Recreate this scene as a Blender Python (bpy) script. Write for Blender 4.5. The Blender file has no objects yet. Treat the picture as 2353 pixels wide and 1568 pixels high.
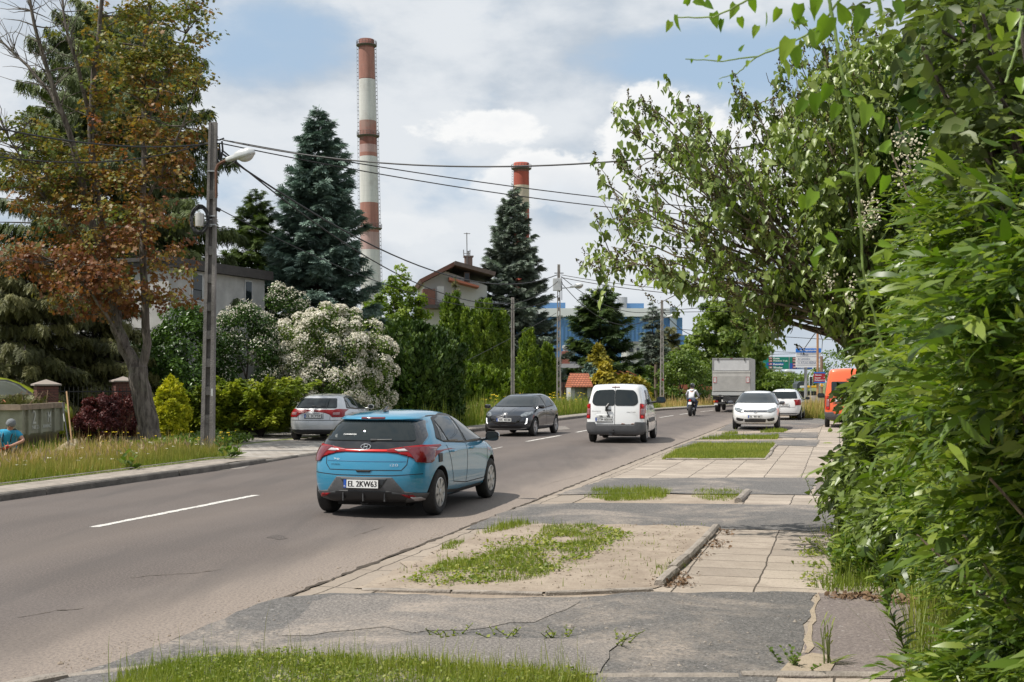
import bpy, bmesh, math, random
import numpy as np
from mathutils import Vector, Matrix
from mathutils.bvhtree import BVHTree
from mathutils.geometry import delaunay_2d_cdt
R = math.radians
S = bpy.context.scene
COL = S.collection
CH = 1.85            # eye height
F = 2745.0           # focal length in units of a 2353-wide picture
cam_d = bpy.data.cameras.new('camera'); cam = bpy.data.objects.new('camera', cam_d); COL.objects.link(cam)
cam.location = (0, 0, CH); cam.rotation_euler = (R(90), 0, 0)
cam_d.sensor_width = 36; cam_d.lens = 42.0; cam_d.shift_y = 94 / 2353.0
cam_d.clip_start = 0.1; cam_d.clip_end = 6000
cam_d.dof.use_dof = True; cam_d.dof.focus_distance = 24; cam_d.dof.aperture_fstop = 11
S.camera = cam
SUN_EL = 59.0
SUN_AZ = -107.0      # degrees from +Y, towards -X: left and a little behind the camera
sd = bpy.data.lights.new('sun', 'SUN'); sd.energy = 4.6; sd.angle = R(0.55); sd.color = (1.0, 0.955, 0.88)
sun = bpy.data.objects.new('sun', sd); COL.objects.link(sun)
sdir = Vector((math.sin(R(SUN_AZ)) * math.cos(R(SUN_EL)), math.cos(R(SUN_AZ)) * math.cos(R(SUN_EL)), math.sin(R(SUN_EL))))
sun.rotation_euler = sdir.to_track_quat('Z', 'Y').to_euler()
S.view_settings.view_transform = 'Standard'; S.view_settings.look = 'None'
S.view_settings.exposure = 0.22; S.view_settings.gamma = 1.0
W = bpy.data.worlds.new("World"); S.world = W; W.use_nodes = True
def build_world():
 nt = W.node_tree; N = nt.nodes; L = nt.links; N.clear()
 out = N.new('ShaderNodeOutputWorld'); bg = N.new('ShaderNodeBackground'); L.new(bg.outputs[0], out.inputs[0])
 bg.inputs[1].default_value = 0.10
 sky = N.new('ShaderNodeTexSky'); sky.sky_type = 'NISHITA'; sky.sun_disc = False
 sky.sun_elevation = R(SUN_EL); sky.sun_rotation = R(SUN_AZ); sky.air_density = 1.0; sky.dust_density = 1.6; sky.ozone_density = 1.2
 tc = N.new('ShaderNodeTexCoord'); sp = N.new('ShaderNodeSeparateXYZ'); L.new(tc.outputs['Generated'], sp.inputs[0])
 def m(op, a, b=None, c=None, clamp=False):
  n = N.new('ShaderNodeMath'); n.operation = op; n.use_clamp = clamp
  for i, v in enumerate((a, b, c)):
   if v is None: continue
   if isinstance(v, (int, float)): n.inputs[i].default_value = v
   else: L.new(v, n.inputs[i])
  return n.outputs[0]
 X, Y, Z = sp.outputs
 den = m('MAXIMUM', m('ABSOLUTE', Y), 0.25)
 a = m('DIVIDE', X, den); e = m('DIVIDE', Z, den)
 def noise(vs, scale, det=8, rough=0.55, dist=0.0):
  cb = N.new('ShaderNodeCombineXYZ')
  for i, v in enumerate(vs):
   if isinstance(v, (int, float)): cb.inputs[i].default_value = v
   else: L.new(v, cb.inputs[i])
  t = N.new('ShaderNodeTexNoise'); t.inputs['Scale'].default_value = scale; t.inputs['Detail'].default_value = det
  t.inputs['Roughness'].default_value = rough; t.inputs['Distortion'].default_value = dist
  L.new(cb.outputs[0], t.inputs['Vector']); return t.outputs[0]
 def sstep(v, lo, hi):
  n = N.new('ShaderNodeMapRange'); n.interpolation_type = 'SMOOTHSTEP'
  n.inputs[1].default_value = lo; n.inputs[2].default_value = hi; L.new(v, n.inputs[0]); return n.outputs[0]
 n1 = noise((X, m('MULTIPLY', Z, 1.9), Y), 3.4, 9, 0.56, 0.15)
 n2 = noise((m('ADD', X, 4.7), m('MULTIPLY', Z, 1.9), Y), 7.0, 9, 0.55, 0.05)
 n3 = noise((X, m('MULTIPLY', Z, 1.6), m('ADD', Y, 2.3)), 17.0, 9, 0.6, 0.1)
 base = m('ADD', m('MULTIPLY', n1, 0.7), m('MULTIPLY', n2, 0.3))
 def blob(a0, e0, ra, re, gain=1.0):
  da = m('DIVIDE', m('SUBTRACT', a, a0), ra); de = m('DIVIDE', m('SUBTRACT', e, e0), re)
  q = m('SUBTRACT', 1.0, m('ADD', m('MULTIPLY', da, da), m('MULTIPLY', de, de)))
  return m('MULTIPLY', m('MAXIMUM', q, -2.0), gain)
 hole = m('MAXIMUM', blob(0.19, 0.262, 0.16, 0.050), blob(-0.20, 0.285, 0.09, 0.05))
 hole = m('MAXIMUM', hole, blob(-0.075, 0.165, 0.10, 0.050))
 hole = m('MAXIMUM', hole, blob(-0.28, 0.17, 0.12, 0.05, .8))
 hole = m('MAXIMUM', m('MULTIPLY', hole, m('MULTIPLY', n3, 2.0)), 0.0)
 fine = m('ADD', m('MULTIPLY', base, 0.75), m('MULTIPLY', n3, 0.25))
 cov = sstep(m('SUBTRACT', fine, m('MULTIPLY', hole, 0.135)), 0.33, 0.49)
 cu = m('MAXIMUM', blob(0.118, 0.190, 0.055, 0.062), blob(0.205, 0.185, 0.10, 0.046))
 cu = m('MAXIMUM', cu, blob(0.045, 0.168, 0.09, 0.030))
 cu = m('MAXIMUM', cu, blob(-0.02, 0.215, 0.07, 0.018, .7))
 cu = m('MAXIMUM', cu, blob(-0.10, 0.128, 0.06, 0.015, .7))
 edge = m('ADD', cu, m('MULTIPLY', m('SUBTRACT', n3, 0.5), 2.6))
 cumask = sstep(edge, 0.0, 0.42)
 low = sstep(e, 0.125, 0.20)                       # cumulus bases dissolve into the grey below
 cumask = m('MULTIPLY', cumask, m('ADD', m('MULTIPLY', low, 0.75), 0.25))
 def rgb(c):
  n = N.new('ShaderNodeRGB'); n.outputs[0].default_value = (*c, 1); return n.outputs[0]
 def mix(f, c1, c2):
  n = N.new('ShaderNodeMix'); n.data_type = 'RGBA'; n.clamp_factor = True
  if isinstance(f, (int, float)): n.inputs[0].default_value = f
  else: L.new(f, n.inputs[0])
  L.new(c1, n.inputs[6]); L.new(c2, n.inputs[7]); return n.outputs[2]
 grey = rgb((4.5, 5.05, 5.7)); pale = rgb((6.9, 7.15, 7.4)); white = rgb((8.8, 8.75, 8.6)); cshade = rgb((6.6, 6.9, 7.3))
 blue = mix(0.8, sky.outputs[0], rgb((3.9, 5.2, 6.7)))
 tone = sstep(m('ADD', m('MULTIPLY', n2, 0.6), m('MULTIPLY', n1, 0.4)), 0.40, 0.56)
 cloud = mix(tone, grey, pale)
 c = mix(m('MULTIPLY', cov, 0.93), blue, cloud)
 cushade = sstep(m('ADD', m('MULTIPLY', cu, 0.4), m('SUBTRACT', n3, 0.55)), -0.12, 0.35)
 c = mix(cumask, c, mix(m('MULTIPLY', cushade, 0.55), white, cshade))
 hz = sstep(e, 0.0, 0.09)
 c = mix(hz, mix(0.75, c, rgb((5.2, 5.75, 6.4))), c)
 L.new(c, bg.inputs[0])
build_world()
def P(px, py, y):                     # a point seen at (px,py) of a 2353-wide view, y metres away
 return Vector(((px - 1176.5) / F * y, y, CH - (py - 878) / F * y))
def G(px, py, h=0.0):                 # the point of the plane z=h seen there
 y = (CH - h) * F / (py - 878.0)
 return Vector(((px - 1176.5) / F * y, y, h))
def srgb(r, g, b):
 f = lambda c: (c / 255 / 12.92) if c / 255 <= 0.04045 else ((c / 255 + 0.055) / 1.055) ** 2.4
 return (f(r), f(g), f(b))
def tagd(o, label=None, cat=None, group=None, kind=None):
 if label: o['label'] = label
 if cat: o['category'] = cat
 if group: o['group'] = group
 if kind: o['kind'] = kind
 return o
def empty(name, loc, rz=0.0, label=None, cat=None, group=None):
 o = bpy.data.objects.new(name, None); o.empty_display_size = 0.2
 o.location = loc; o.rotation_euler = (0, 0, rz); COL.objects.link(o)
 return tagd(o, label, cat, group)
def link(name, me, mat, parent=None, smooth=False):
 if mat is not None:
  for mm in (mat if isinstance(mat, (list, tuple)) else [mat]): me.materials.append(mm)
 if smooth:
  me.polygons.foreach_set('use_smooth', [True] * len(me.polygons))
 o = bpy.data.objects.new(name, me); COL.objects.link(o)
 if parent is not None: o.parent = parent
 return o
def copy_tree(o, parent=None):
 c = o.copy(); COL.objects.link(c); c.parent = parent
 for ch in list(o.children): copy_tree(ch, c)
 return c
def bevel(o, w=0.01, seg=2):
 m = o.modifiers.new('bevel', 'BEVEL'); m.width = w; m.segments = seg; m.limit_method = 'ANGLE'; m.angle_limit = R(40)
 return o
class MB:
 """collects simple solids and builds them as ONE mesh object"""
 def __init__(s): s.v = []; s.f = []; s.mi = []; s.cur = 0
 def add(s, vs, fs):
  b = len(s.v); s.v += [tuple(v) for v in vs]; s.f += [tuple(b + i for i in f) for f in fs]; s.mi += [s.cur] * len(fs); return s
 def box(s, c, d, M=None):
  x, y, z = d[0] / 2, d[1] / 2, d[2] / 2
  vs = [Vector((i * x, j * y, k * z)) for i in (-1, 1) for j in (-1, 1) for k in (-1, 1)]
  if M is not None: vs = [M @ v for v in vs]
  c = Vector(c); vs = [v + c for v in vs]
  return s.add(vs, [(0, 1, 3, 2), (4, 6, 7, 5), (0, 4, 5, 1), (2, 3, 7, 6), (0, 2, 6, 4), (1, 5, 7, 3)])
 def tube(s, pts, rad, n=8, cap=True):
  pts = [Vector(p) for p in pts]; m = len(pts)
  if not hasattr(rad, '__len__'): rad = [rad] * m
  vs = []; prev = None
  for i, p in enumerate(pts):
   t = (pts[min(i + 1, m - 1)] - pts[max(i - 1, 0)]).normalized()
   if prev is None:
    a = Vector((0, 0, 1)) if abs(t.z) < 0.9 else Vector((1, 0, 0)); u = t.cross(a).normalized()
   else: u = (prev - t * prev.dot(t)).normalized()
   prev = u; w = t.cross(u)
   for k in range(n):
    an = 2 * math.pi * k / n; vs.append(p + (u * math.cos(an) + w * math.sin(an)) * rad[i])
  fs = [(i * n + k, i * n + (k + 1) % n, (i + 1) * n + (k + 1) % n, (i + 1) * n + k) for i in range(m - 1) for k in range(n)]
  if cap: fs += [tuple(range(n))[::-1], tuple((m - 1) * n + k for k in range(n))]
  return s.add(vs, fs)
 def lathe(s, prof, n=24, M=None):          # prof: (r,z) about Z
  vs = [];
  for r, z in prof:
   for k in range(n):
    an = 2 * math.pi * k / n; v = Vector((r * math.cos(an), r * math.sin(an), z)); vs.append(M @ v if M is not None else v)
  fs = [(i * n + k, i * n + (k + 1) % n, (i + 1) * n + (k + 1) % n, (i + 1) * n + k) for i in range(len(prof) - 1) for k in range(n)]
  fs += [tuple(range(n))[::-1], tuple((len(prof) - 1) * n + k for k in range(n))]
  return s.add(vs, fs)
 def prism(s, poly, h0, h1, M=None):        # poly in xy, extruded in z
  n = len(poly); vs = [Vector((x, y, h0)) for x, y in poly] + [Vector((x, y, h1)) for x, y in poly]
  if M is not None: vs = [M @ v for v in vs]
  return s.add(vs, [tuple(range(n))[::-1], tuple(range(n, 2 * n))] + [(i, (i + 1) % n, n + (i + 1) % n, n + i) for i in range(n)])
 def build(s, name, mat, parent=None, smooth=False, bev=None):
  me = bpy.data.meshes.new(name); me.from_pydata(s.v, [], s.f); me.update()
  bm = bmesh.new(); bm.from_mesh(me); bmesh.ops.recalc_face_normals(bm, faces=bm.faces); bm.to_mesh(me); bm.free()
  if any(s.mi): me.polygons.foreach_set('material_index', s.mi)
  o = link(name, me, mat, parent, smooth)
  if bev: bevel(o, bev)
  return o
MATS = {}
def nodes_of(m): return m.node_tree.nodes, m.node_tree.links
def new_mat(name):
 m = bpy.data.materials.new(name); m.use_nodes = True; return m
def mat(name, col, rough=0.6, metal=0.0, var=0.0, vscale=6.0, col2=None, bump=0.0, bscale=40.0, coat=0.0, spec=0.5, emit=None, estr=0.0, flake=0.0):
 if name in MATS: return MATS[name]
 m = new_mat(name); N, L = nodes_of(m); b = N['Principled BSDF']
 b.inputs['Base Color'].default_value = (*col, 1); b.inputs['Roughness'].default_value = rough; b.inputs['Metallic'].default_value = metal
 b.inputs['Coat Weight'].default_value = coat; b.inputs['Coat Roughness'].default_value = 0.04
 b.inputs['Specular IOR Level'].default_value = spec
 if emit: b.inputs['Emission Color'].default_value = (*emit, 1); b.inputs['Emission Strength'].default_value = estr
 if var > 0 or col2 or bump > 0:
  tc = N.new('ShaderNodeTexCoord')
  if var > 0 or col2:
   t = N.new('ShaderNodeTexNoise'); t.inputs['Scale'].default_value = vscale; t.inputs['Detail'].default_value = 6; t.inputs['Roughness'].default_value = 0.65
   L.new(tc.outputs['Object'], t.inputs['Vector'])
   r = N.new('ShaderNodeValToRGB'); L.new(t.outputs[0], r.inputs[0])
   c2 = col2 if col2 else tuple(c * (1 - var) for c in col); c1 = col if col2 else tuple(min(1, c * (1 + var)) for c in col)
   r.color_ramp.elements[0].position = 0.35; r.color_ramp.elements[1].position = 0.65
   r.color_ramp.elements[0].color = (*c2, 1); r.color_ramp.elements[1].color = (*c1, 1)
   L.new(r.outputs[0], b.inputs['Base Color'])
  if bump > 0:
   t2 = N.new('ShaderNodeTexNoise'); t2.inputs['Scale'].default_value = bscale; t2.inputs['Detail'].default_value = 5
   L.new(tc.outputs['Object'], t2.inputs['Vector'])
   bp = N.new('ShaderNodeBump'); bp.inputs['Strength'].default_value = bump; bp.inputs['Distance'].default_value = 0.02
   L.new(t2.outputs[0], bp.inputs['Height']); L.new(bp.outputs[0], b.inputs['Normal'])
 MATS[name] = m; return m
class NT:
 """small node writer for the ground materials"""
 def __init__(s, m): s.N, s.L = nodes_of(m); s.b = s.N['Principled BSDF']; s.tc = s.N.new('ShaderNodeTexCoord').outputs['Object']
 def m(s, op, a, b=None, c=None, clamp=False):
  n = s.N.new('ShaderNodeMath'); n.operation = op; n.use_clamp = clamp
  for i, v in enumerate((a, b, c)):
   if v is None: continue
   if isinstance(v, (int, float)): n.inputs[i].default_value = v
   else: s.L.new(v, n.inputs[i])
  return n.outputs[0]
 def mapping(s, rot=0.0, scale=(1, 1, 1), loc=(0, 0, 0)):
  n = s.N.new('ShaderNodeMapping'); n.inputs['Rotation'].default_value = (0, 0, rot); n.inputs['Scale'].default_value = scale; n.inputs['Location'].default_value = loc
  s.L.new(s.tc, n.inputs[0]); return n.outputs[0]
 def noise(s, scale, det=6, rough=0.6, vec=None, dist=0.0):
  t = s.N.new('ShaderNodeTexNoise'); t.inputs['Scale'].default_value = scale; t.inputs['Detail'].default_value = det
  t.inputs['Roughness'].default_value = rough; t.inputs['Distortion'].default_value = dist
  s.L.new(vec if vec is not None else s.tc, t.inputs['Vector']); return t.outputs[0]
 def vor(s, scale, vec=None, feat='F1', out='Distance'):
  t = s.N.new('ShaderNodeTexVoronoi'); t.feature = feat; t.inputs['Scale'].default_value = scale
  s.L.new(vec if vec is not None else s.tc, t.inputs['Vector']); return t.outputs[out]
 def ss(s, v, lo, hi):
  n = s.N.new('ShaderNodeMapRange'); n.interpolation_type = 'SMOOTHSTEP'; n.inputs[1].default_value = lo; n.inputs[2].default_value = hi
  s.L.new(v, n.inputs[0]); return n.outputs[0]
 def mix(s, f, c1, c2):
  n = s.N.new('ShaderNodeMix'); n.data_type = 'RGBA'; n.clamp_factor = True
  if isinstance(f, (int, float)): n.inputs[0].default_value = f
  else: s.L.new(f, n.inputs[0])
  for i, c in ((6, c1), (7, c2)):
   if isinstance(c, tuple): n.inputs[i].default_value = (*c, 1)
   else: s.L.new(c, n.inputs[i])
  return n.outputs[2]
 def xyz(s, vec=None):
  n = s.N.new('ShaderNodeSeparateXYZ'); s.L.new(vec if vec is not None else s.tc, n.inputs[0]); return n.outputs
 def bump(s, h, strength=0.5, dist=0.01, prev=None):
  n = s.N.new('ShaderNodeBump'); n.inputs['Strength'].default_value = strength; n.inputs['Distance'].default_value = dist
  s.L.new(h, n.inputs['Height'])
  if prev is not None: s.L.new(prev, n.inputs['Normal'])
  s.L.new(n.outputs[0], s.b.inputs['Normal']); return n.outputs[0]
 def col(s, c): s.L.new(c, s.b.inputs['Base Color'])
# ================================================================== GROUND
ROADDIR = 0.275; RANG = math.atan(ROADDIR)
def road_edge_r(y): # X of the right edge of the carriageway
 pts = [(4, -3.66), (17.3, 0.0), (30, 3.45), (50.8, 9.1), (60, 11.9), (72, 17.0), (85, 25), (100, 38), (125, 66), (160, 110)]
 return float(np.interp(y, [p[0] for p in pts], [p[1] for p in pts]))
def road_edge_l(y):
 pts = [(-10, -16.1), (18.5, -7.94), (25.1, -6.08), (29.9, -5.14), (42.7, -1.83), (56.4, 2.02), (66, 5.0), (78.1, 10.1), (86.5, 14.4), (100, 23), (120, 39), (160, 78), (200, 125)]
 return float(np.interp(y, [p[0] for p in pts], [p[1] for p in pts]))
def m_road():
 m = new_mat('road_asphalt'); t = NT(m)
 fine = t.noise(42, 4, 0.8); fine2 = t.vor(95); big = t.noise(0.35, 5, 0.6, dist=0.6)
 along = t.noise(1.0, 5, 0.6, vec=t.mapping(RANG, (1.6, 0.10, 1)))
 c = t.mix(t.ss(fine, 0.3, 0.72), (0.045, 0.0365, 0.032), (0.162, 0.132, 0.116))
 c = t.mix(t.m('MULTIPLY', t.ss(big, 0.35, 0.7), 0.35), c, (0.135, 0.115, 0.105))
 c = t.mix(t.m('MULTIPLY', t.ss(along, 0.50, 0.72), 0.45), c, (0.066, 0.057, 0.053))
 c = t.mix(t.m('MULTIPLY', t.ss(t.noise(24, 2, 0.5), 0.72, 0.77), 0.6), c, (0.33, 0.29, 0.26))
 x, y, z = t.xyz()
 d = t.m('SUBTRACT', t.m('MULTIPLY', t.m('SUBTRACT', y, 17.3), ROADDIR), x)          # metres in from the right edge
 dn = t.m('ADD', d, t.m('MULTIPLY', t.m('SUBTRACT', t.noise(1.3, 5, 0.65, vec=t.mapping(RANG, (1.5, 0.35, 1))), 0.5), 1.6))
 dust = t.m('SUBTRACT', 1.0, t.ss(dn, 0.0, 1.9))
 grain = t.ss(t.noise(38, 4, 0.8), 0.30, 0.60)
 c = t.mix(t.m('MULTIPLY', t.m('MULTIPLY', dust, grain), 0.80), c, (0.30, 0.245, 0.20))
 tr = t.ss(t.m('ADD', t.m('SINE', t.m('MULTIPLY', t.m('SUBTRACT', d, 0.7), 3.9)), t.m('MULTIPLY', t.m('SUBTRACT', along, .5), 3.0)), -0.2, 1.1)
 c = t.mix(t.m('MULTIPLY', tr, 0.30), c, (0.060, 0.051, 0.047))
 dl = t.m('SUBTRACT', t.m('ABSOLUTE', t.m('SUBTRACT', d, 4.1)), 0.0)                   # paler stone along the old centre line
 cl = t.m('SUBTRACT', 1.0, t.ss(dl, 0.1, 1.0))
 c = t.mix(t.m('MULTIPLY', cl, 0.22), c, (0.19, 0.152, 0.125))
 t.col(c); t.b.inputs['Roughness'].default_value = 0.85
 b1 = t.bump(fine, 0.5, 0.006); return m
def m_patch(name, dark, light, dusty=0.35, dcol=(0.34, 0.285, 0.235)):
 m = new_mat(name); t = NT(m)
 f = t.noise(48, 4, 0.8); v = None
 c = t.mix(t.ss(f, 0.36, 0.66), dark, light)
 sp = t.ss(t.noise(30, 2, 0.5), 0.69, 0.73)
 c = t.mix(t.m('MULTIPLY', sp, 0.7), c, (0.42, 0.40, 0.38))
 dd = t.ss(t.noise(0.7, 8, 0.7, dist=0.8), 0.44, 0.68); gr = t.ss(t.noise(34, 4, 0.8), 0.34, 0.6)
 c = t.mix(t.m('MULTIPLY', t.m('MULTIPLY', dd, gr), dusty), c, dcol)
 t.col(c); t.b.inputs['Roughness'].default_value = 0.9; t.bump(f, 0.6, 0.006); return m
def m_soil(name, c1, c2, c3, sc=1.4):
 m = new_mat(name); t = NT(m)
 a = t.noise(sc, 8, 0.7, dist=0.6); f = t.noise(26, 6, 0.8); g = t.noise(5, 8, 0.72)
 c = t.mix(t.ss(a, 0.35, 0.65), c1, c2); c = t.mix(t.m('MULTIPLY', t.ss(g, 0.5, 0.7), 0.55), c, c3)
 c = t.mix(t.m('MULTIPLY', t.ss(f, 0.54, 0.68), 0.6), c, tuple(k * 0.5 for k in c1))
 t.col(c); t.b.inputs['Roughness'].default_value = 0.97; n = t.bump(g, 0.7, 0.04); t.bump(f, 0.6, 0.01, n); return m
def m_slabs(name, sx, sy, c1, c2, mort=(0.07, 0.055, 0.04), off=0.0, wob=0.03, rot=None):
 m = new_mat(name); t = NT(m)
 vec = t.mapping(RANG if rot is None else rot)
 nz = t.N.new('ShaderNodeTexNoise'); nz.inputs['Scale'].default_value = 2.2; nz.inputs['Detail'].default_value = 5; t.L.new(t.tc, nz.inputs['Vector'])
 vm = t.N.new('ShaderNodeVectorMath'); vm.operation = 'MULTIPLY_ADD'; t.L.new(nz.outputs['Color'], vm.inputs[0]); vm.inputs[1].default_value = (wob * 2,) * 3; t.L.new(vec, vm.inputs[2])
 br = t.N.new('ShaderNodeTexBrick'); br.offset = off; br.inputs['Scale'].default_value = 1.0; t.L.new(vm.outputs[0], br.inputs['Vector'])
 br.inputs['Brick Width'].default_value = sx; br.inputs['Row Height'].default_value = sy; br.inputs['Mortar Size'].default_value = 0.009; br.inputs['Mortar Smooth'].default_value = 0.5
 br.inputs['Color1'].default_value = (*c1, 1); br.inputs['Color2'].default_value = (*c2, 1); br.inputs['Mortar'].default_value = (*mort, 1); br.inputs['Bias'].default_value = 0.0
 f = t.noise(36, 5, 0.8); g = t.noise(1.3, 8, 0.72, dist=0.6)
 c = t.mix(t.m('MULTIPLY', t.ss(g, 0.42, 0.62), 0.55), br.outputs[0], (0.24, 0.195, 0.155))
 c = t.mix(t.m('MULTIPLY', t.ss(f, 0.48, 0.70), 0.6), c, (0.13, 0.11, 0.092))
 c = t.mix(br.outputs['Fac'], c, mort)
 t.col(c); t.b.inputs['Roughness'].default_value = 0.93
 n = t.bump(t.m('SUBTRACT', 1.0, br.outputs['Fac']), 0.8, 0.015); t.bump(f, 0.4, 0.005, n); return m
def m_paint():
 m = new_mat('road_paint'); t = NT(m); f = t.noise(45, 4, 0.75); g = t.noise(5, 5, 0.6)
 k = t.m('MULTIPLY', t.ss(f, 0.36, 0.52), t.ss(g, 0.25, 0.45))
 t.col(t.mix(k, (0.2, 0.175, 0.16), (0.62, 0.60, 0.56))); t.b.inputs['Roughness'].default_value = 0.8; return m
M_ROAD = m_road()
M_ASPH = m_patch('dark_asphalt', (0.055, 0.052, 0.049), (0.175, 0.163, 0.153), 0.9)
M_ASPH_OLD = m_patch('worn_asphalt', (0.075, 0.069, 0.064), (0.27, 0.24, 0.215), 0.9)
M_REDCON = m_patch('pinkish_concrete', (0.115, 0.094, 0.087), (0.225, 0.187, 0.17), 0.6)
M_SAND = m_soil('dry_sandy_soil', (0.27, 0.215, 0.165), (0.36, 0.295, 0.23), (0.17, 0.13, 0.095))
M_PILE = m_soil('pale_sand', (0.33, 0.265, 0.19), (0.38, 0.31, 0.23), (0.20, 0.155, 0.11), 4)
M_DIRT = m_soil('earth', (0.16, 0.13, 0.085), (0.24, 0.20, 0.13), (0.10, 0.085, 0.05))
M_GREENEARTH = m_soil('grassy_earth', (0.10, 0.13, 0.035), (0.20, 0.20, 0.08), (0.07, 0.09, 0.03), 2.5)
M_FIELD = m_soil('far_meadow', (0.085, 0.115, 0.035), (0.16, 0.17, 0.06), (0.06, 0.085, 0.03), 0.2)
M_SLAB = m_slabs('concrete_slabs', 0.70, 0.50, (0.41, 0.345, 0.28), (0.29, 0.245, 0.20))
M_STRIP = m_slabs('concrete_edge_slabs', 0.62, 1.0, (0.33, 0.275, 0.22), (0.27, 0.225, 0.18), wob=0.06)
M_DRIVE = m_slabs('grey_driveway_blocks', 0.36, 0.24, (0.40, 0.37, 0.33), (0.33, 0.305, 0.275), off=0.5, wob=0.03, rot=0.35)
M_CON = mat('kerb_concrete', (0.27, 0.235, 0.20), 0.9, var=0.28, vscale=5, bump=0.6, bscale=60)
M_CON_DK = mat('weathered_kerb', (0.135, 0.12, 0.105), 0.9, var=0.35, vscale=3, bump=0.8, bscale=50)
M_CRACK = mat('joint_dirt', (0.055, 0.042, 0.03), 1.0, var=0.3)
M_PAINT = m_paint()
M_STAIN = m_patch('oil_stained_asphalt', (0.035, 0.029, 0.026), (0.125, 0.104, 0.094), 0.3)
def sheet(name, pts, m, h, grid=None, kind='structure'):
 """flat ground sheet from world xy points"""
 vs = [Vector((p[0], p[1], h)) for p in pts]
 me = bpy.data.meshes.new(name); me.from_pydata(vs, [], [tuple(range(len(vs)))]); me.update()
 if me.polygons[0].normal.z < 0: me.flip_normals()
 bm = bmesh.new(); bm.from_mesh(me); bmesh.ops.triangulate(bm, faces=bm.faces); bm.to_mesh(me); bm.free()
 o = link(name, me, m); tagd(o, kind=kind); return o
def ragged(pts, amp=0.02, step=0.18, seed=1):
 rs = random.Random(seed); out = []
 for i, p in enumerate(pts):
  q = pts[(i + 1) % len(pts)]; L_ = math.hypot(q[0] - p[0], q[1] - p[1]); n = max(1, int(L_ / step)); n = min(n, 60)
  for k in range(n):
   t_ = k / n; a_ = amp if k else amp * 0.3
   out.append((p[0] + (q[0] - p[0]) * t_ + rs.gauss(0, a_), p[1] + (q[1] - p[1]) * t_ + rs.gauss(0, a_ * 1.5)))
 return out
def psheet(name, px, m, h, amp=0.018, seed=1):
 pts = [G(x, y, h) for x, y in px]; return sheet(name, ragged([(p.x, p.y) for p in pts], amp, 0.18, seed), m, h)
sheet('ground', [(-3000, -60), (3000, -60), (3000, 5200), (-3000, 5200)], M_FIELD, -0.06)
ys = [-8, 4, 10, 17.3, 24, 30, 38, 44, 50.8, 56, 60, 66, 72, 78, 85, 92, 100, 112, 125, 140, 160]
sheet('road', [(road_edge_l(y) - 0.05, y) for y in ys + [200]] + [(road_edge_r(y), y) for y in ys[::-1]], M_ROAD, 0.0)
sheet('verge_right', [(road_edge_r(y) + 0.001, y) for y in ys] + [(300, 160), (300, -8)], M_SAND, -0.004)
rs = random.Random(4)
ys2 = [5 + 0.35 * i for i in range(150)]
sheet('edge_strip', [(road_edge_r(y) + 0.03 + rs.uniform(-.02, .02), y) for y in ys2] + [(road_edge_r(y) + 0.66 + rs.uniform(-.02, .02), y) for y in ys2[::-1]], M_STRIP, 0.004)
cr = []; ycr = [8 + 0.13 * i for i in range(340)]
w_ = [max(0.006, rs.gauss(0.02, 0.012)) for _ in ycr]; j_ = [rs.gauss(0, 0.012) for _ in ycr]
sheet('edge_crack', [(road_edge_r(y) - w + j, y) for y, w, j in zip(ycr, w_, j_)] + [(road_edge_r(y) + w + j, y) for y, w, j in list(zip(ycr, w_, j_))[::-1]], M_CRACK, 0.008)
sheet('pavement', [(1.29 - .275 * 6, 4.76), (1.29, 10.76), (2.64, 15.4), (4.0, 20.15), (8.0, 35.8), (12.2, 52), (14.3, 58), (15.9, 58), (14.6, 52), (6.9, 24), (5.4, 18.5), (4.4, 12), (5, 9), (5, 4.76)], M_SLAB, 0.006)
psheet('cross_pavement', [(1398, 1100), (1500, 1057), (1772, 1052), (1905, 1052), (1906, 1100)], M_SLAB, 0.010, seed=3)
psheet('driveway_asphalt', [(204, 1537), (336, 1491), (456, 1447), (592, 1387), (645, 1373), (760, 1363), (924, 1366), (1128, 1375), (1338, 1372), (1476, 1360), (1874, 1362), (1840, 1498), (1790, 1550), (1790, 1640), (-300, 1640), (60, 1590)], M_ASPH, 0.012, seed=5)
psheet('driveway_worn_patch', [(760, 1366), (924, 1370), (1128, 1380), (1330, 1378), (1250, 1420), (1120, 1446), (880, 1440), (640, 1462), (690, 1412)], M_ASPH_OLD, 0.016, 0.05, seed=6)
psheet('driveway_worn_corner', [(640, 1480), (800, 1462), (1040, 1460), (1250, 1466), (1422, 1471), (1378, 1547), (1100, 1570), (560, 1570)], M_ASPH_OLD, 0.020, 0.02, seed=7)
psheet('concrete_apron', [(1882, 1364), (2060, 1372), (2353, 1392), (2453, 1562), (1800, 1556), (1848, 1498)], M_REDCON, 0.014, seed=8)
psheet('sand_drift', [(1795, 1545), (1812, 1520), (1860, 1500), (1900, 1505), (1925, 1522), (1900, 1548)], M_PILE, 0.022, 0.05, seed=9)
psheet('sand_seam', [(1874, 1366), (1882, 1366), (1858, 1500), (1848, 1500)], M_PILE, 0.020, 0.012, seed=10)
psheet('side_asphalt', [(1068, 1217), (1140, 1182), (1218, 1159), (1368, 1155), (1698, 1159), (1920, 1162), (1975, 1212), (1878, 1221), (1656, 1216), (1428, 1207), (1188, 1211)], M_ASPH, 0.012, seed=11)
psheet('narrow_asphalt', [(1278, 1137), (1398, 1099), (1638, 1098), (1875, 1098), (1863, 1137), (1488, 1133)], M_ASPH, 0.015, seed=12)
psheet('narrow_apron', [(1879, 1098), (1935, 1098), (1930, 1139), (1868, 1139)], M_REDCON, 0.013, seed=13)
psheet('far_asphalt', [(1541, 1031), (1590, 1014), (1883, 1011), (1876, 1026.5), (1783, 1023), (1613, 1019)], M_ASPH, 0.014, seed=14)
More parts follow.
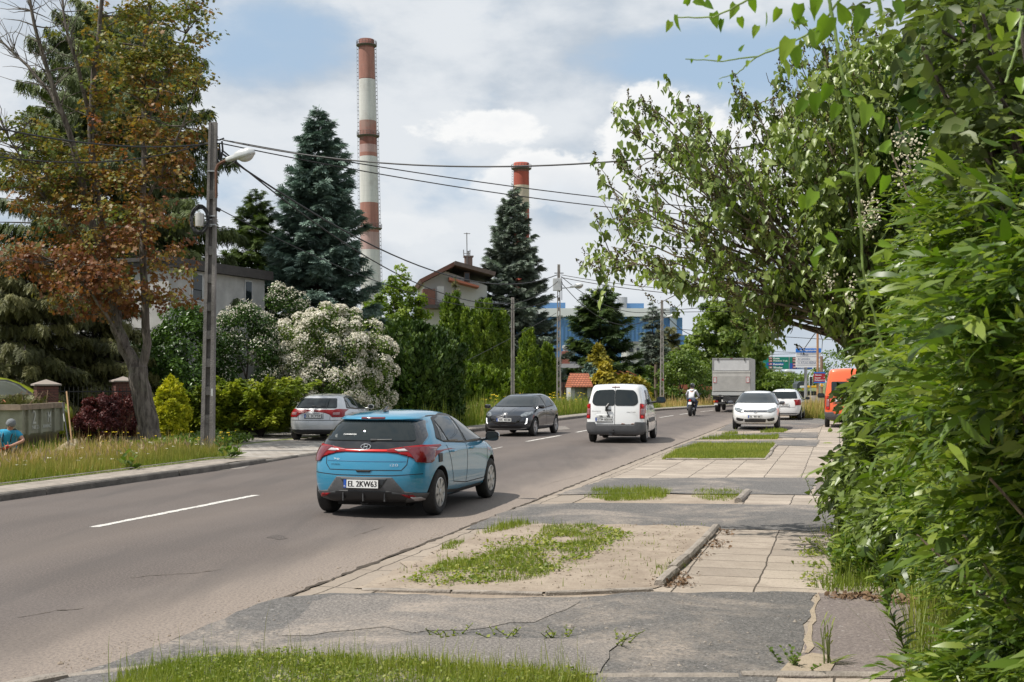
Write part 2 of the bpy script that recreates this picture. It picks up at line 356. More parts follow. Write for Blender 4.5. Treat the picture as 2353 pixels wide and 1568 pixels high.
psheet('far_cross_asphalt', [(1594, 1010.5), (1634, 999), (1774, 995), (1881, 993.6), (1877, 1006.7), (1700, 1005)], M_ASPH, 0.016, seed=15)
psheet('parking_asphalt', [(1648, 990), (1678, 973), (1730, 958), (1856, 958), (1897, 958.6), (1895, 976), (1876, 984), (1722, 990)], M_ASPH, 0.012, seed=16)
psheet('island_soil', [(816, 1351), (1092, 1228), (1176, 1204), (1608, 1208), (1636, 1212), (1506, 1351), (1248, 1360)], M_SAND, 0.014, 0.04, seed=17)
KH = 0.12
lys = [-8] + [18.5 + 1.0 * i for i in range(0, 85)]
DR0, DR1 = 29.0, 40.5       # dropped kerb in front of the driveway
def kh(y):
 return float(np.interp(y, [DR0 - 2.5, DR0, DR1, DR1 + 2.5], [KH, 0.03, 0.03, KH]))
def strip_l(name, m, d0, d1, h0, h1, ya, yb, n):
 vs = []; fs = []
 for i in range(n + 1):
  y = ya + (yb - ya) * i / n; x = road_edge_l(y); e = 0.05
  tx = road_edge_l(y + e) - road_edge_l(y - e); tn = math.hypot(tx, 2 * e); nx, ny = -2 * e / tn, tx / tn
  k = kh(y)
  vs += [(x + nx * d0, y + ny * d0, k + h0), (x + nx * d1, y + ny * d1, k + h1)]
  if i: fs.append((2 * i - 2, 2 * i - 1, 2 * i + 1, 2 * i))
 return vs, fs
def kerb_left():
 rr = random.Random(8); mb = MB(); y = 4.0
 while y < 100:
  y2 = y + 1.95
  xa, xb = road_edge_l(y), road_edge_l(y2 - 0.02)
  k = (kh(y) + kh(y2)) / 2 + rr.uniform(-.008, .008); a = Vector((xa, y, 0)); b = Vector((xb, y2 - 0.02, 0)); t_ = (b - a).normalized(); n_ = Vector((-t_.y, t_.x, 0))
  o_ = n_ * rr.uniform(-.012, .012)
  cs = [(0, -0.1), (0.0, k - 0.025), (0.02, k), (0.16, k), (0.16, -0.1)]
  vs = [a + o_ + n_ * u + Vector((0, 0, w)) for u, w in cs] + [b + o_ + n_ * u + Vector((0, 0, w)) for u, w in cs]
  mb.add(vs, [(0, 1, 2, 3, 4), (9, 8, 7, 6, 5)] + [(i, i + 5, (i + 1) % 5 + 5, (i + 1) % 5) for i in range(5)])
  y = y2
 tagd(mb.build('kerb', M_CON_DK), kind='structure')
kerb_left()
for nm, m_, d0, d1, h0, h1 in (('pavement_left', M_CON, 0.155, 0.95, -0.004, 0.0), ('edging_left', M_CON_DK, 0.95, 1.03, 0.035, 0.04)):
 v_, f_ = strip_l(nm, m_, d0, d1, h0, h1, 4, 110 if nm[0] == 'p' else DR0 - 1, 110)
 mb = MB(); mb.add(v_, f_); tagd(mb.build(nm, m_), kind='structure')
v_, f_ = strip_l('verge', None, 1.02, 3.5, -0.006, 0.05, -8, 110, 118)
mb = MB(); mb.add(v_, f_)
v_, f_ = strip_l('verge', None, 3.5, 60, 0.05, 0.10, -8, 110, 118); mb.add(v_, f_)
tagd(mb.build('verge_left', M_GREENEARTH), kind='structure')
dv = [G(x, y, 0.09) for x, y in ((520, 1045), (560, 1035), (600, 1005), (640, 990), (700, 985), (1040, 970), (1100, 985), (1060, 993), (735, 1042), (560, 1062))]
dv = [(p.x, p.y) for p in dv]
def VL(y, d):
 x = road_edge_l(y); e = .05; tx = road_edge_l(y + e) - road_edge_l(y - e); tn = math.hypot(tx, 2 * e); return (x - 2 * e / tn * d, y + tx / tn * d)
mb = MB(); vs = []; nn = 24; dd_ = [0.15, .5, 1.0, 1.6, 2.6, 4.2, 5.6]
for i in range(nn + 1):
 for j, d in enumerate(dd_):
  y = (28.0 + .55 * d) + (43.5 + .2 * d - (28.0 + .55 * d)) * i / nn; p = VL(y, d); vs.append((p[0], p[1], np.interp(d, [.15, 1.0, 1.6, 6], [.036, .046, .058, .105])))
k = len(dd_); mb.add(vs, [(i * k + j, i * k + j + 1, (i + 1) * k + j + 1, (i + 1) * k + j) for i in range(nn) for j in range(k - 1)])
tagd(mb.build('driveway_left', M_DRIVE), kind='structure')
def lane():
 for (a_, b_), w_ in zip([(15.2, 19.5), (32.4, 34.0), (37.1, 41.3), (43.8, 48), (50, 54.1), (56, 60), (61.9, 65.9), (67.8, 71.9), (74, 78)], [.13, .05, .13, .12, .12, .12, .12, .12, .12]):
  def cx(y): return float(np.interp(y, [15.2, 19.5, 32.4, 37.06, 41.3, 48, 61.9, 65.9, 71.9, 78], [-5.33, -4.18, -0.65, 0.45, 1.68, 3.5, 7.65, 8.9, 10.9, 13.2]))
  n = 40; yy = [a_ + (b_ - a_) * i / n for i in range(n + 1)]; q = random.Random(int(a_ * 10))
  sheet('lane_marking', [(cx(y) - w_ / 2 + q.uniform(-.014, .014), y) for y in yy] + [(cx(y) + w_ / 2 + q.uniform(-.014, .014), y) for y in yy[::-1]], M_PAINT, 0.004)
lane()
psheet('road_patch', [(470, 1063 + 16), (520, 1068), (590, 1064), (560, 1076), (500, 1082)], M_ASPH_OLD, 0.004, 0.03, seed=21)
psheet('road_patch', [(1170, 992.5), (1230, 984), (1300, 979), (1310, 986), (1240, 992)], M_ASPH_OLD, 0.004, 0.03, seed=22)
def crack(px, w=0.012, seed=0):
 q = random.Random(seed); c = []
 for (x0, y0), (x1, y1) in zip(px[:-1], px[1:]):
  for k in range(6): c.append(G(x0 + (x1 - x0) * k / 6, y0 + (y1 - y0) * k / 6 + q.uniform(-1, 1)))
 ww = [max(.003, q.gauss(w, w * .5)) for _ in c]
 sheet('road_crack', [(p.x, p.y - u * 2) for p, u in zip(c, ww)] + [(p.x, p.y + u * 2) for p, u in list(zip(c, ww))[::-1]], M_CRACK, 0.0035)
crack([(812, 1233), (850, 1221), (888, 1209)], 0.008, 2)
crack([(1145, 1052), (1230, 1050), (1330, 1052), (1420, 1056)], 0.006, 3); crack([(300, 1330), (360, 1322), (455, 1318), (520, 1306)], 0.004, 4); crack([(40, 1420), (130, 1404), (205, 1398)], 0.004, 5); crack([(1240, 1120), (1290, 1104), (1350, 1090)], 0.005, 6)
for i, (x, y, w) in enumerate([(905, 1290, 30), (640, 1235, 26), (420, 1360, 34), (1180, 1092, 20), (250, 1270, 24), (690, 1420, 30), (120, 1340, 28)][:2]):
 rr = random.Random(i); psheet('road_stain', [(x + w * math.cos(a) * rr.uniform(.5, 1.2), y + w * .22 * math.sin(a) * rr.uniform(.5, 1.2)) for a in np.linspace(0, 5.8, 11)], M_STAIN, 0.0032, .01, 30 + i)
def stone_run(name, pts, w, h, m, label_kind='structure', seg=1.0, seed=3, rnd=0.02):
 q = random.Random(seed); mb = MB()
 for (a, b) in zip(pts[:-1], pts[1:]):
  a = Vector(a); b = Vector(b); L_ = (b - a).length; n = max(1, round(L_ / seg)); t_ = (b - a).normalized(); n_ = Vector((-t_.y, t_.x, 0))
  for k in range(n):
   p0 = a + t_ * (L_ * k / n + 0.012); p1 = a + t_ * (L_ * (k + 1) / n - 0.012); o_ = n_ * q.uniform(-rnd, rnd); dz = q.uniform(-.012, .012)
   prof = [(-w / 2, -0.1), (-w / 2, h * .55), (-w * .3, h * .92), (0, h), (w * .3, h * .92), (w / 2, h * .55), (w / 2, -0.1)]; npf = len(prof)
   vs = []
   M_ = max(2, int(L_ / n / 0.15))
   for j in range(M_ + 1):
    c = p0 + (p1 - p0) * (j / M_); s_ = 1 - 0.12 * (j in (0, M_)) + q.uniform(-.04, .04)
    vs += [c + o_ + n_ * (u * s_ + q.uniform(-.004, .004)) + Vector((0, 0, dz + (z * s_ if z > 0 else z))) for u, z in prof]
   fs = [(j * npf + i, j * npf + (i + 1) % npf, (j + 1) * npf + (i + 1) % npf, (j + 1) * npf + i) for j in range(M_) for i in range(npf)]
   fs += [tuple(range(npf)), tuple(M_ * npf + i for i in range(npf))[::-1]]
   mb.add(vs, fs)
 o = mb.build(name, m, smooth=False); tagd(o, kind='structure'); return o
def g2(x, y): p = G(x, y); return (p.x, p.y, 0)
stone_run('kerb_island', [g2(1510, 1350), g2(1580, 1288), g2(1620, 1245), g2(1650, 1213)], 0.11, 0.075, M_CON, seg=0.8, rnd=.03)
stone_run('kerb_stub', [g2(1697, 1156), g2(1722, 1131)], 0.12, 0.08, M_CON, seg=0.9, seed=5)
stone_run('kerb_lawn', [g2(1529, 1058), g2(1757, 1058), g2(1783, 1024)], 0.09, 0.045, M_CON, seg=0.9, seed=6)
stone_run('kerb_near', [g2(1370, 1556), g2(1700, 1556), g2(2150, 1560), g2(2420, 1560)], 0.09, 0.035, M_CON, seg=1.0, seed=7)
stone_run('kerb_near', [g2(-60, 1597), g2(150, 1556), g2(400, 1528)], 0.10, 0.03, M_CON, seg=1.0, seed=8)
stone_run('kerb_edge', [g2(830, 1357), g2(1250, 1367), g2(1500, 1358)], 0.06, 0.03, M_CON, seg=1.0, seed=9)
# ================================================================== VEGETATION TOOLS
RNG = np.random.RandomState(7)
def leaf_mat(name, cols, trans=0.35, rough=0.5, tcol=None, spec=0.35, bark=None, jitter=0.35):
 """leaf material: each leaf picks its own colour along the ramp (attribute tint)"""
 if name in MATS: return MATS[name]
 m = new_mat(name); N, L = nodes_of(m); b = N['Principled BSDF']; out = N['Material Output']
 at = N.new('ShaderNodeAttribute'); at.attribute_name = 'tint'
 r = N.new('ShaderNodeValToRGB'); L.new(at.outputs['Fac'], r.inputs[0])
 while len(r.color_ramp.elements) < len(cols): r.color_ramp.elements.new(0.5)
 if bark is None: cols = [(c[0] * 1.42, c[1] * 1.22, c[2] * 1.1) for c in cols]
 for i, c in enumerate(cols):
  r.color_ramp.elements[i].position = i / (len(cols) - 1); r.color_ramp.elements[i].color = (*c, 1)
 L.new(r.outputs[0], b.inputs['Base Color']); b.inputs['Roughness'].default_value = rough; b.inputs['Specular IOR Level'].default_value = spec
 tr = N.new('ShaderNodeBsdfTranslucent'); mx = N.new('ShaderNodeMixShader'); mx.inputs[0].default_value = trans
 hs = N.new('ShaderNodeMix'); hs.data_type = 'RGBA'; hs.blend_type = 'MULTIPLY'; hs.inputs[0].default_value = 1.0
 L.new(r.outputs[0], hs.inputs[6]); hs.inputs[7].default_value = (*(tcol or (1.25, 1.35, 0.55)), 1)
 L.new(hs.outputs[2], tr.inputs[0]); L.new(b.outputs[0], mx.inputs[1]); L.new(tr.outputs[0], mx.inputs[2]); L.new(mx.outputs[0], out.inputs[0])
 MATS[name] = m; return m
def norm(a): return a / np.maximum(np.linalg.norm(a, axis=-1, keepdims=True), 1e-9)
def T(v, f): return np.array(v, float), np.array(f, int)
T_LEAF = T([(0, 0, 0), (.30, .28, .06), (.30, .62, .05), (0, 1, -.10), (-.30, .62, .05), (-.30, .28, .06), (0, .45, -.02)],
     [(0, 1, 6), (1, 2, 6), (2, 3, 6), (3, 4, 6), (4, 5, 6), (5, 0, 6)])
T_NARROW = T([(0, 0, 0), (.11, .35, .03), (.09, .7, .0), (0, 1, -.12), (-.09, .7, .0), (-.11, .35, .03)],
    [(0, 1, 5), (1, 2, 5), (2, 4, 5), (2, 3, 4)])
T_HEART = T([(0, 0, 0), (.30, -.08, .05), (.42, .22, .08), (.26, .62, .03), (0, 1, -.14), (-.26, .62, .03), (-.42, .22, .08), (-.30, -.08, .05), (0, .4, -.04)],
   [(0, 1, 8), (1, 2, 8), (2, 3, 8), (3, 4, 8), (4, 5, 8), (5, 6, 8), (6, 7, 8), (7, 0, 8)])
T_RHOMB = T([(0, 0, 0), (.32, .45, .08), (0, 1, 0), (-.32, .45, .08)], [(0, 1, 2), (0, 2, 3)])
T_MAPLE = T([(0, 0, 0), (.45, .10, .05), (.30, .35, 0), (.5, .62, .06), (.16, .62, 0), (0, 1, -.06), (-.16, .62, 0), (-.5, .62, .06), (-.30, .35, 0), (-.45, .10, .05)],
   [(0, 1, 2), (2, 3, 4), (4, 5, 6), (6, 7, 8), (8, 9, 0), (0, 2, 4), (0, 4, 6), (0, 6, 8)])
def spray_t(n, spread, droop, w=.045, seed=0):
 q = np.random.RandomState(seed); v = []; f = []
 for i in range(n):
  s = i / max(1, n - 1); side = -1 if i % 2 else 1
  y0 = .75 * s; ln = (.55 - .25 * s) if i < n - 1 else .3; ang = side * spread * (1 - .3 * s) if i < n - 1 else 0
  d = np.array([math.sin(ang), math.cos(ang), q.uniform(-.35, .25)]); d /= np.linalg.norm(d)
  o = np.array([0, y0, -droop * s * s]); e = o + d * ln + np.array([0, 0, -droop * .5]); pw = np.array([d[1], -d[0], 0]) * w * (1.6 - .5 * s)
  b = len(v); v += [o - pw * .6, o + pw * .6, o + (e - o) * .6 + pw, e, o + (e - o) * .6 - pw]; f += [(b, b + 1, b + 2), (b, b + 2, b + 4), (b + 4, b + 2, b + 3)]
 return T(v, f)
T_SPRAY = spray_t(7, .85, .12, .05); T_SPRAY2 = spray_t(9, .6, .05, .05, 3); T_FAN = spray_t(7, .55, .0, .085, 5); T_DROOP = spray_t(7, .7, .45, .045, 6)
T_NEEDLE = spray_t(11, .9, .1, .022, 8)
T_FLOWER = T([(.5, 0, 0), (.15, .48, .12), (-.4, .3, 0), (-.4, -.3, .1), (.15, -.48, 0), (0, 0, .25)], [(0, 1, 5), (1, 2, 5), (2, 3, 5), (3, 4, 5), (4, 0, 5)])
def leaf_mesh(name, pos, axis, nrm, size, tmpl, m, tint, parent=None, wid=None):
 """many leaves as one mesh"""
 pos = np.asarray(pos, float); n = len(pos); V, Fc = tmpl; k = len(V)
 y = norm(np.asarray(axis, float)); z = np.asarray(nrm, float); x = norm(np.cross(y, z)); z = np.cross(x, y)
 size = np.broadcast_to(np.asarray(size, float), (n,)); wd = size if wid is None else size * wid
 co = pos[:, None, :] + V[None, :, 0, None] * x[:, None, :] * wd[:, None, None] + V[None, :, 1, None] * y[:, None, :] * size[:, None, None] + V[None, :, 2, None] * z[:, None, :] * size[:, None, None]
 fs = (np.arange(n)[:, None, None] * k + Fc[None]).reshape(-1, 3)
 me = bpy.data.meshes.new(name); me.vertices.add(n * k); me.vertices.foreach_set('co', co.reshape(-1).astype(np.float32))
 nf = len(fs); me.loops.add(nf * 3); me.loops.foreach_set('vertex_index', fs.reshape(-1).astype(np.int32))
 me.polygons.add(nf); me.polygons.foreach_set('loop_start', np.arange(0, nf * 3, 3, dtype=np.int32))
 try: me.polygons.foreach_set('loop_total', np.full(nf, 3, np.int32))
 except Exception: pass
 at = me.attributes.new('tint', 'FLOAT', 'FACE'); at.data.foreach_set('value', np.repeat(np.clip(tint, 0, 1), len(Fc)).astype(np.float32))
 me.update(calc_edges=True)
 return link(name, me, m, parent)
def rdir(n, rng): return norm(rng.normal(size=(n, 3)))
def bark_mat(name, c1, c2):
 if name in MATS: return MATS[name]
 m = new_mat(name); t = NT(m)
 v = t.mapping(0, (9, 9, 1.3)); a = t.noise(1.0, 8, 0.7, vec=v, dist=0.6); b = t.noise(3.0, 5, 0.6)
 c = t.mix(t.ss(a, 0.35, 0.65), c1, c2); c = t.mix(t.m('MULTIPLY', t.ss(b, .55, .7), .4), c, (0.16, 0.17, 0.11)); t.col(c)
 t.b.inputs['Roughness'].default_value = .95; t.bump(a, 1.0, 0.05); MATS[name] = m; return m
BARK = bark_mat('grey_brown_bark', (0.045, 0.035, 0.028), (0.19, 0.16, 0.135))
BARK_DK = bark_mat('dark_bark', (0.022, 0.017, 0.014), (0.075, 0.058, 0.045))
BARK_LT = bark_mat('ochre_bark', (0.09, 0.065, 0.045), (0.27, 0.21, 0.15))
def limb(mb, a, b, r0, r1, rng, wob=0.06, n=6, sides=7, sag=0.0):
 a = np.array(a, float); b = np.array(b, float); L_ = np.linalg.norm(b - a); pts = []
 off = np.zeros(3)
 for i in range(n + 1):
  s = i / n
  if 0 < i: off = off + rng.normal(size=3) * wob * L_ / n
  pts.append(a + (b - a) * s + off * math.sin(math.pi * min(1, s * .9)) + np.array([0, 0, -sag * L_ * math.sin(math.pi * s)]))
 mb.tube(pts, [r0 + (r1 - r0) * i / n for i in range(n + 1)], sides, cap=False)
 return [np.array(p) for p in pts]
def clumps_to_leaves(name, cen, rad, per, size, tmpl, m, rng, parent, outc=None, tintc=None, tsd=0.12, up=0.35, flat=0.6, wid=None, szsd=.25, drp=0.0):
 """leaves scattered through clumps; normals lean outwards/upwards"""
 cen = np.asarray(cen); nC = len(cen); per = np.broadcast_to(per, (nC,)).astype(int)
 idx = np.repeat(np.arange(nC), per); n = len(idx)
 rad = np.broadcast_to(rad, (nC,))
 d = rdir(n, rng); rr = rng.uniform(.45, 1.0, n) ** .6
 off = d * rr[:, None] * rad[idx][:, None]; off[:, 2] *= flat
 pos = cen[idx] + off
 oc = np.asarray(outc) if outc is not None else cen.mean(0)
 out = norm(pos - oc)
 nr = norm(off * .9 / np.maximum(rad[idx][:, None], 1e-6) + out * .5 + np.array([0, 0, up]) + rng.normal(size=(n, 3)) * .45)
 ax = norm(np.cross(nr, rdir(n, rng))); ax = norm(ax + out * .4 + np.array([0, 0, -drp]))
 tc = tintc if tintc is not None else rng.uniform(.3, .7, nC)
 tint = np.asarray(tc)[idx] + rng.normal(size=n) * tsd
 sz = size * np.exp(rng.normal(size=n) * szsd)
 return leaf_mesh(name, pos, ax, nr, sz, tmpl, m, tint, parent, wid)
def shrub(label, cat, base, rx, ry, h, m, leaf, tmpl=T_RHOMB, nC=90, per=180, clump=0.28, seed=1, name='shrub', group=None, zlo=0.1, prof='round', bark=BARK_DK, tr=(0.25, 0.75),
    flowers=None, tsd=.13, up=.35, wid=None, core=True, flat=.8, stems=5, lump=.18, drp=0.0):
 """dense rounded plant, base on the ground; clumps fill an uneven profile"""
 rng = np.random.RandomState(seed); o = empty(name, base, 0, label, cat, group)
 u = rng.uniform(0, 1, nC); th = rng.uniform(0, 2 * math.pi, nC); rr = rng.uniform(.35, 1, nC) ** .45
 if prof == 'round': pr = lambda t: np.sqrt(np.maximum(0, 1 - (np.abs(t - .42) / .60) ** 2.2))
 elif prof == 'cone': pr = lambda t: np.clip(1.01 - t, 0, 1) ** .62 * (0.85 + .15 * np.minimum(1, t * 5))
 elif prof == 'flame': pr = lambda t: np.sin(np.clip(.18 + t * .84, 0, 1) * math.pi) ** .7
 elif prof == 'column': pr = lambda t: np.minimum(1, (1.01 - t) * 4) ** .6
 elif prof == 'dome': pr = lambda t: np.sqrt(np.maximum(0, 1 - t ** 2.2))
 if prof in ('cone', 'flame'): u = 1 - np.sqrt(1 - u * .985) if prof == 'cone' else u
 lob = 1 + lump * np.sin(th * 3 + seed) * np.sin(u * 7 + seed) + rng.normal(size=nC) * lump * .35
 w = pr(u) * rr * lob
 cen = np.stack([np.cos(th) * rx * w, np.sin(th) * ry * w, zlo * h + u * h * (1 - zlo)], 1)
 cr = clump * h * rng.uniform(.65, 1.25, nC) * (0.55 + .45 * pr(u)) * (.5 if prof == 'flame' else .5)
 tint = rng.uniform(tr[0], tr[1], nC)
 clumps_to_leaves('foliage', cen, cr, per, leaf, tmpl, m, rng, o, outc=(0, 0, h * .35), tintc=tint, tsd=tsd, up=up, wid=wid, flat=flat, drp=drp)
 if flowers:
  fm, fs, fper, tf = flowers
  k = rng.permutation(nC)[:int(nC * .9)]
  idx = np.repeat(k, fper); n = len(idx); oc = np.array([0, 0, h * .3]); d = norm(norm(cen[idx] - oc) * 1.0 + rng.normal(size=(n, 3)) * .6)
  pos = cen[idx] + d * (cr[idx] * rng.uniform(.85, 1.12, n))[:, None] * np.array([1, 1, .9])
  leaf_mesh('blossom', pos, rdir(n, rng), d + rng.normal(size=(n, 3)) * .3, fs * rng.uniform(.6, 1.3, n), tf, fm, rng.uniform(0, 1, n), o)
 mb = MB()
 for i in range(stems):
  an = i * 2.4 + seed; k = rng.randint(nC)
  limb(mb, (math.cos(an) * rx * .08, math.sin(an) * ry * .08, -.05), cen[k] * np.array([.7, .7, .8]), .022 * h ** .7, .006 * h ** .7, rng, .12, 5, 6)
 mb.build('stems', bark, o)
 return o
def conifer(label, base, h, r, m, seed=1, step=0.42, per_m=26, spr=0.34, tmpl=T_SPRAY, droop=0.10, upt=0.18, bare=0.06, name='spruce_tree', group=None, tr=(.2, .8), gap=.12,
   trunk=True, cat='tree', power=.85, lean=(0, 0), dens=1.0, side=.55, hang=0.0, cuts=None, rtop=.04):
 """whorled conifer: each branch carries side twigs, each twig carries needle sprays"""
 rng = np.random.RandomState(seed); o = empty(name, base, 0, label, cat, group)
 P_, A_, N_, S_, C_ = [], [], [], [], []; mb = MB()
 z = h * bare; ph = 0
 while z < h * .985:
  s = z / h; rad = r * ((1 - s) ** power * (1 - rtop) + rtop) * (1.0 if s > .12 else .8 + s * 1.6)
  nb = int(max(5, round(5 + 5 * (1 - s)))); ph += 1.3
  for b in range(nb):
   if rng.rand() < gap: continue
   an = ph + b * 2 * math.pi / nb + rng.normal() * .18; L_ = rad * rng.uniform(.72, 1.12)
   if cuts is not None: L_ *= cuts(an, s)
   if L_ < .05: continue
   elev = (upt + .55 * s ** 2) + rng.normal() * .05; z0 = z + rng.uniform(-.5, .5) * step
   d = np.array([math.cos(an), math.sin(an), 0.])
   n = max(3, int(L_ * 3.2)); t = np.linspace(.08, 1, n)
   dz = L_ * (elev * t - (droop + .55 * (1 - s) * droop * 2) * t ** 1.6 + .16 * t ** 4 * (1 if hang == 0 else 0))
   pts = d[None] * (L_ * t)[:, None]; pts[:, 2] = z0 + dz
   pts[:, 0] += lean[0] * z0; pts[:, 1] += lean[1] * z0
   mb.tube([(lean[0] * z0, lean[1] * z0, z0)] + [tuple(p) for p in pts[::2]], [max(.008, .012 + .02 * L_ * (1 - i / (n / 2 + 1))) * .7 for i in range(len(pts[::2]) + 1)], 4, cap=False)
   m_ = int(per_m * L_ * dens * (1 + .35 * rng.rand())) + 3
   tt = rng.uniform(.12, 1.0, m_) ** .75; q = np.stack([np.interp(tt, t, pts[:, i]) for i in range(3)], 1)
   sd = np.array([-d[1], d[0], 0.]); lat = rng.uniform(-1, 1, m_) * side * L_ * (1.02 - tt) * .6
   q = q + sd[None] * lat[:, None] + d[None] * (np.abs(lat) * -.15)[:, None]; q[:, 2] += -np.abs(lat) * .20 + rng.normal(size=m_) * .03 - hang * rng.uniform(0, 1, m_) ** 1.5 * .6
   ax = d[None] * .8 + sd[None] * (np.sign(lat) * rng.uniform(.1, .9, m_))[:, None] + rng.normal(size=(m_, 3)) * .22
   ax[:, 2] += .12 - droop - hang * 2.2
   P_.append(q); A_.append(ax); nn = rng.normal(size=(m_, 3)) * .35 + np.array([0, 0, 1.]) + d[None] * .3; N_.append(nn)
   S_.append(spr * rng.uniform(.65, 1.25, m_) * (0.6 + .4 * min(1, L_ / 1.2))); C_.append(rng.uniform(tr[0], tr[1]) + rng.normal(size=m_) * .14 + (tt - .5) * .25)
  z += step * (0.55 + .6 * (1 - s)) * rng.uniform(.8, 1.2)
 for i in range(10):
  P_.append(np.array([[lean[0] * h, lean[1] * h, h * (1 - .012 * i)]])); A_.append(rng.normal(size=(1, 3)) * .25 + np.array([[0, 0, .8]])); N_.append(rdir(1, rng)); S_.append(np.array([spr * .7])); C_.append(np.array([.6]))
 leaf_mesh('crown', np.concatenate(P_), np.concatenate(A_), np.concatenate(N_), np.concatenate(S_), tmpl, m, np.concatenate(C_), o)
 mb2 = MB(); mb2.tube([(lean[0] * h * t, lean[1] * h * t, h * t - (.1 if t == 0 else 0)) for t in (0, .1, .3, .6, .85, 1)], [h * .022, h * .018, h * .014, h * .009, h * .004, .01], 9)
 mb2.v += []; b0 = len(mb2.v); mb2.v += mb.v; mb2.f += [tuple(b0 + i for i in f) for f in mb.f]; mb2.mi += [0] * len(mb.f)
 mb2.build('trunk', BARK_DK, o)
 return o
def broadleaf(label, base, h, r, m, seed=1, nC=170, per=90, leaf=.14, tmpl=T_RHOMB, name='tree', group=None, bark=BARK, tr=(.2, .8), zc=.55, flat=1.0, clump=.85, cat='tree', trunk_r=None, tsd=.13, wid=None, core=.35):
 rng = np.random.RandomState(seed); o = empty(name, base, 0, label, cat, group)
 d = rdir(nC, rng); rr = rng.uniform(core, 1, nC) ** .5
 lob = 1 + .22 * np.sin(d[:, 0] * 4 + seed) * np.cos(d[:, 2] * 5 + seed) + rng.normal(size=nC) * .07
 cen = d * (rr * lob)[:, None] * np.array([r, r, h * (1 - zc) * flat]); cen[:, 2] += h * zc
 cen = cen[cen[:, 2] > h * .12]; nC = len(cen)
 cr = clump * rng.uniform(.6, 1.25, nC) * r * .22
 clumps_to_leaves('crown', cen, cr, per, leaf, tmpl, m, rng, o, outc=(0, 0, h * .5), tintc=rng.uniform(tr[0], tr[1], nC), tsd=tsd, flat=.7, wid=wid)
 mb = MB(); tr_ = trunk_r or h * .02
 tp = limb(mb, (0, 0, -.1), (0, 0, h * .5), tr_, tr_ * .6, rng, .03, 6, 9)
 for i in range(min(nC, 26)):
  k = rng.randint(nC); a = tp[rng.randint(2, 7)]; limb(mb, a, cen[k], tr_ * .4, .015, rng, .1, 5, 5)
 mb.build('trunk', bark, o)
 return o
def scatter_poly(poly, n, rng):
 """n random points in a world-xy polygon"""
 from mathutils.geometry import tessellate_polygon
 tri = tessellate_polygon([[Vector((p[0], p[1], 0)) for p in poly]]); A = []; Tr = []
 for t in tri:
  a, b, c = [np.array(poly[i][:2], float) for i in t]; A.append(abs((b - a)[0] * (c - a)[1] - (b - a)[1] * (c - a)[0]) / 2); Tr.append((a, b, c))
 A = np.array(A); k = rng.choice(len(A), n, p=A / A.sum()); u = rng.rand(n); v = rng.rand(n); f = u + v > 1; u[f] = 1 - u[f]; v[f] = 1 - v[f]
 Ta = np.array([t[0] for t in Tr])[k]; Tb = np.array([t[1] for t in Tr])[k]; Tc = np.array([t[2] for t in Tr])[k]
 return Ta + (Tb - Ta) * u[:, None] + (Tc - Ta) * v[:, None], A.sum()
T_BLADE = T([(-.5, 0, 0), (.5, 0, 0), (.42, .4, .02), (-.42, .4, .02), (.25, .75, .10), (-.25, .75, .10), (0, 1, .24)], [(0, 1, 2), (0, 2, 3), (3, 2, 4), (3, 4, 5), (5, 4, 6)])
def grass(name, poly, dens, h, w, m, seed=1, z=0.0, tr=(.2, .8), bend=.35, hsd=.35, label=None, clumpy=0.0, cap=60000, zf=None, extra=None, cat='grass'):
 rng = np.random.RandomState(seed); n0 = 4000
 _, area = scatter_poly(poly, 4, rng); n = int(min(cap, dens * area)); p, _ = scatter_poly(poly, n, rng)
 if clumpy > 0:
  k = max(6, int(area * 5)); cc, _ = scatter_poly(poly, k, rng); dist = np.full(n, 9.)
  for c in cc: dist = np.minimum(dist, np.linalg.norm(p - c, axis=1))
  keep = rng.rand(n) < np.exp(-(dist / clumpy) ** 2); p = p[keep]; n = len(p)
 if dens > 500:
  q = (np.sin(p[:, 0] * 5.1 + 2 * np.sin(p[:, 1] * 3.3 + seed)) * np.sin(p[:, 1] * 4.3 + 2 * np.sin(p[:, 0] * 2.9)) + .6 * np.sin(p[:, 0] * 17 + 3 * np.sin(p[:, 1] * 11)) * np.sin(p[:, 1] * 15 + seed)) * .5 + .5
  keep = rng.rand(n) < np.clip(.35 + q * .9, 0, 1); p = p[keep]; n = len(p)
 pos = np.concatenate([p, np.full((n, 1), z)], 1)
 if zf is not None: pos[:, 2] = zf(p)
 a = rng.uniform(0, 2 * math.pi, n); hor = np.stack([np.cos(a), np.sin(a), np.zeros(n)], 1)
 ax = norm(np.array([0, 0, 1.]) + hor * (np.abs(rng.normal(size=n)) * bend)[:, None]); nr = hor * -1 + rng.normal(size=(n, 3)) * .2
 pat = np.sin(p[:, 0] * 1.7 + 3 * np.sin(p[:, 1] * .9)) * .5 + .5
 sz = h * np.exp(rng.normal(size=n) * hsd) * (.75 + .35 * pat); tint = tr[0] + (tr[1] - tr[0]) * (.35 * pat + .65 * rng.rand(n))
 V, Fc = T_BLADE; o = leaf_mesh(name, pos - np.array([0, 0, .01]), ax, nr, sz, T_BLADE, m, tint, None, wid=w / sz)
 return tagd(o, label, cat, kind='stuff')
L_SPRUCE = leaf_mat('blue_spruce_needles', [(.042, .080, .070), (.10, .172, .152), (.20, .32, .29)], .10, .55, (.9, 1.1, .9))
L_SPRUCE2 = leaf_mat('grey_spruce_needles', [(.055, .072, .058), (.12, .17, .145), (.22, .31, .27)], .10, .55, (.9, 1.1, .9))
L_FIR = leaf_mat('dark_green_needles', [(.015, .032, .010), (.035, .072, .020), (.075, .125, .035)], .15, .55)
L_LARCH = leaf_mat('larch_needles', [(.035, .055, .020), (.065, .10, .034), (.11, .155, .055)], .25, .6)
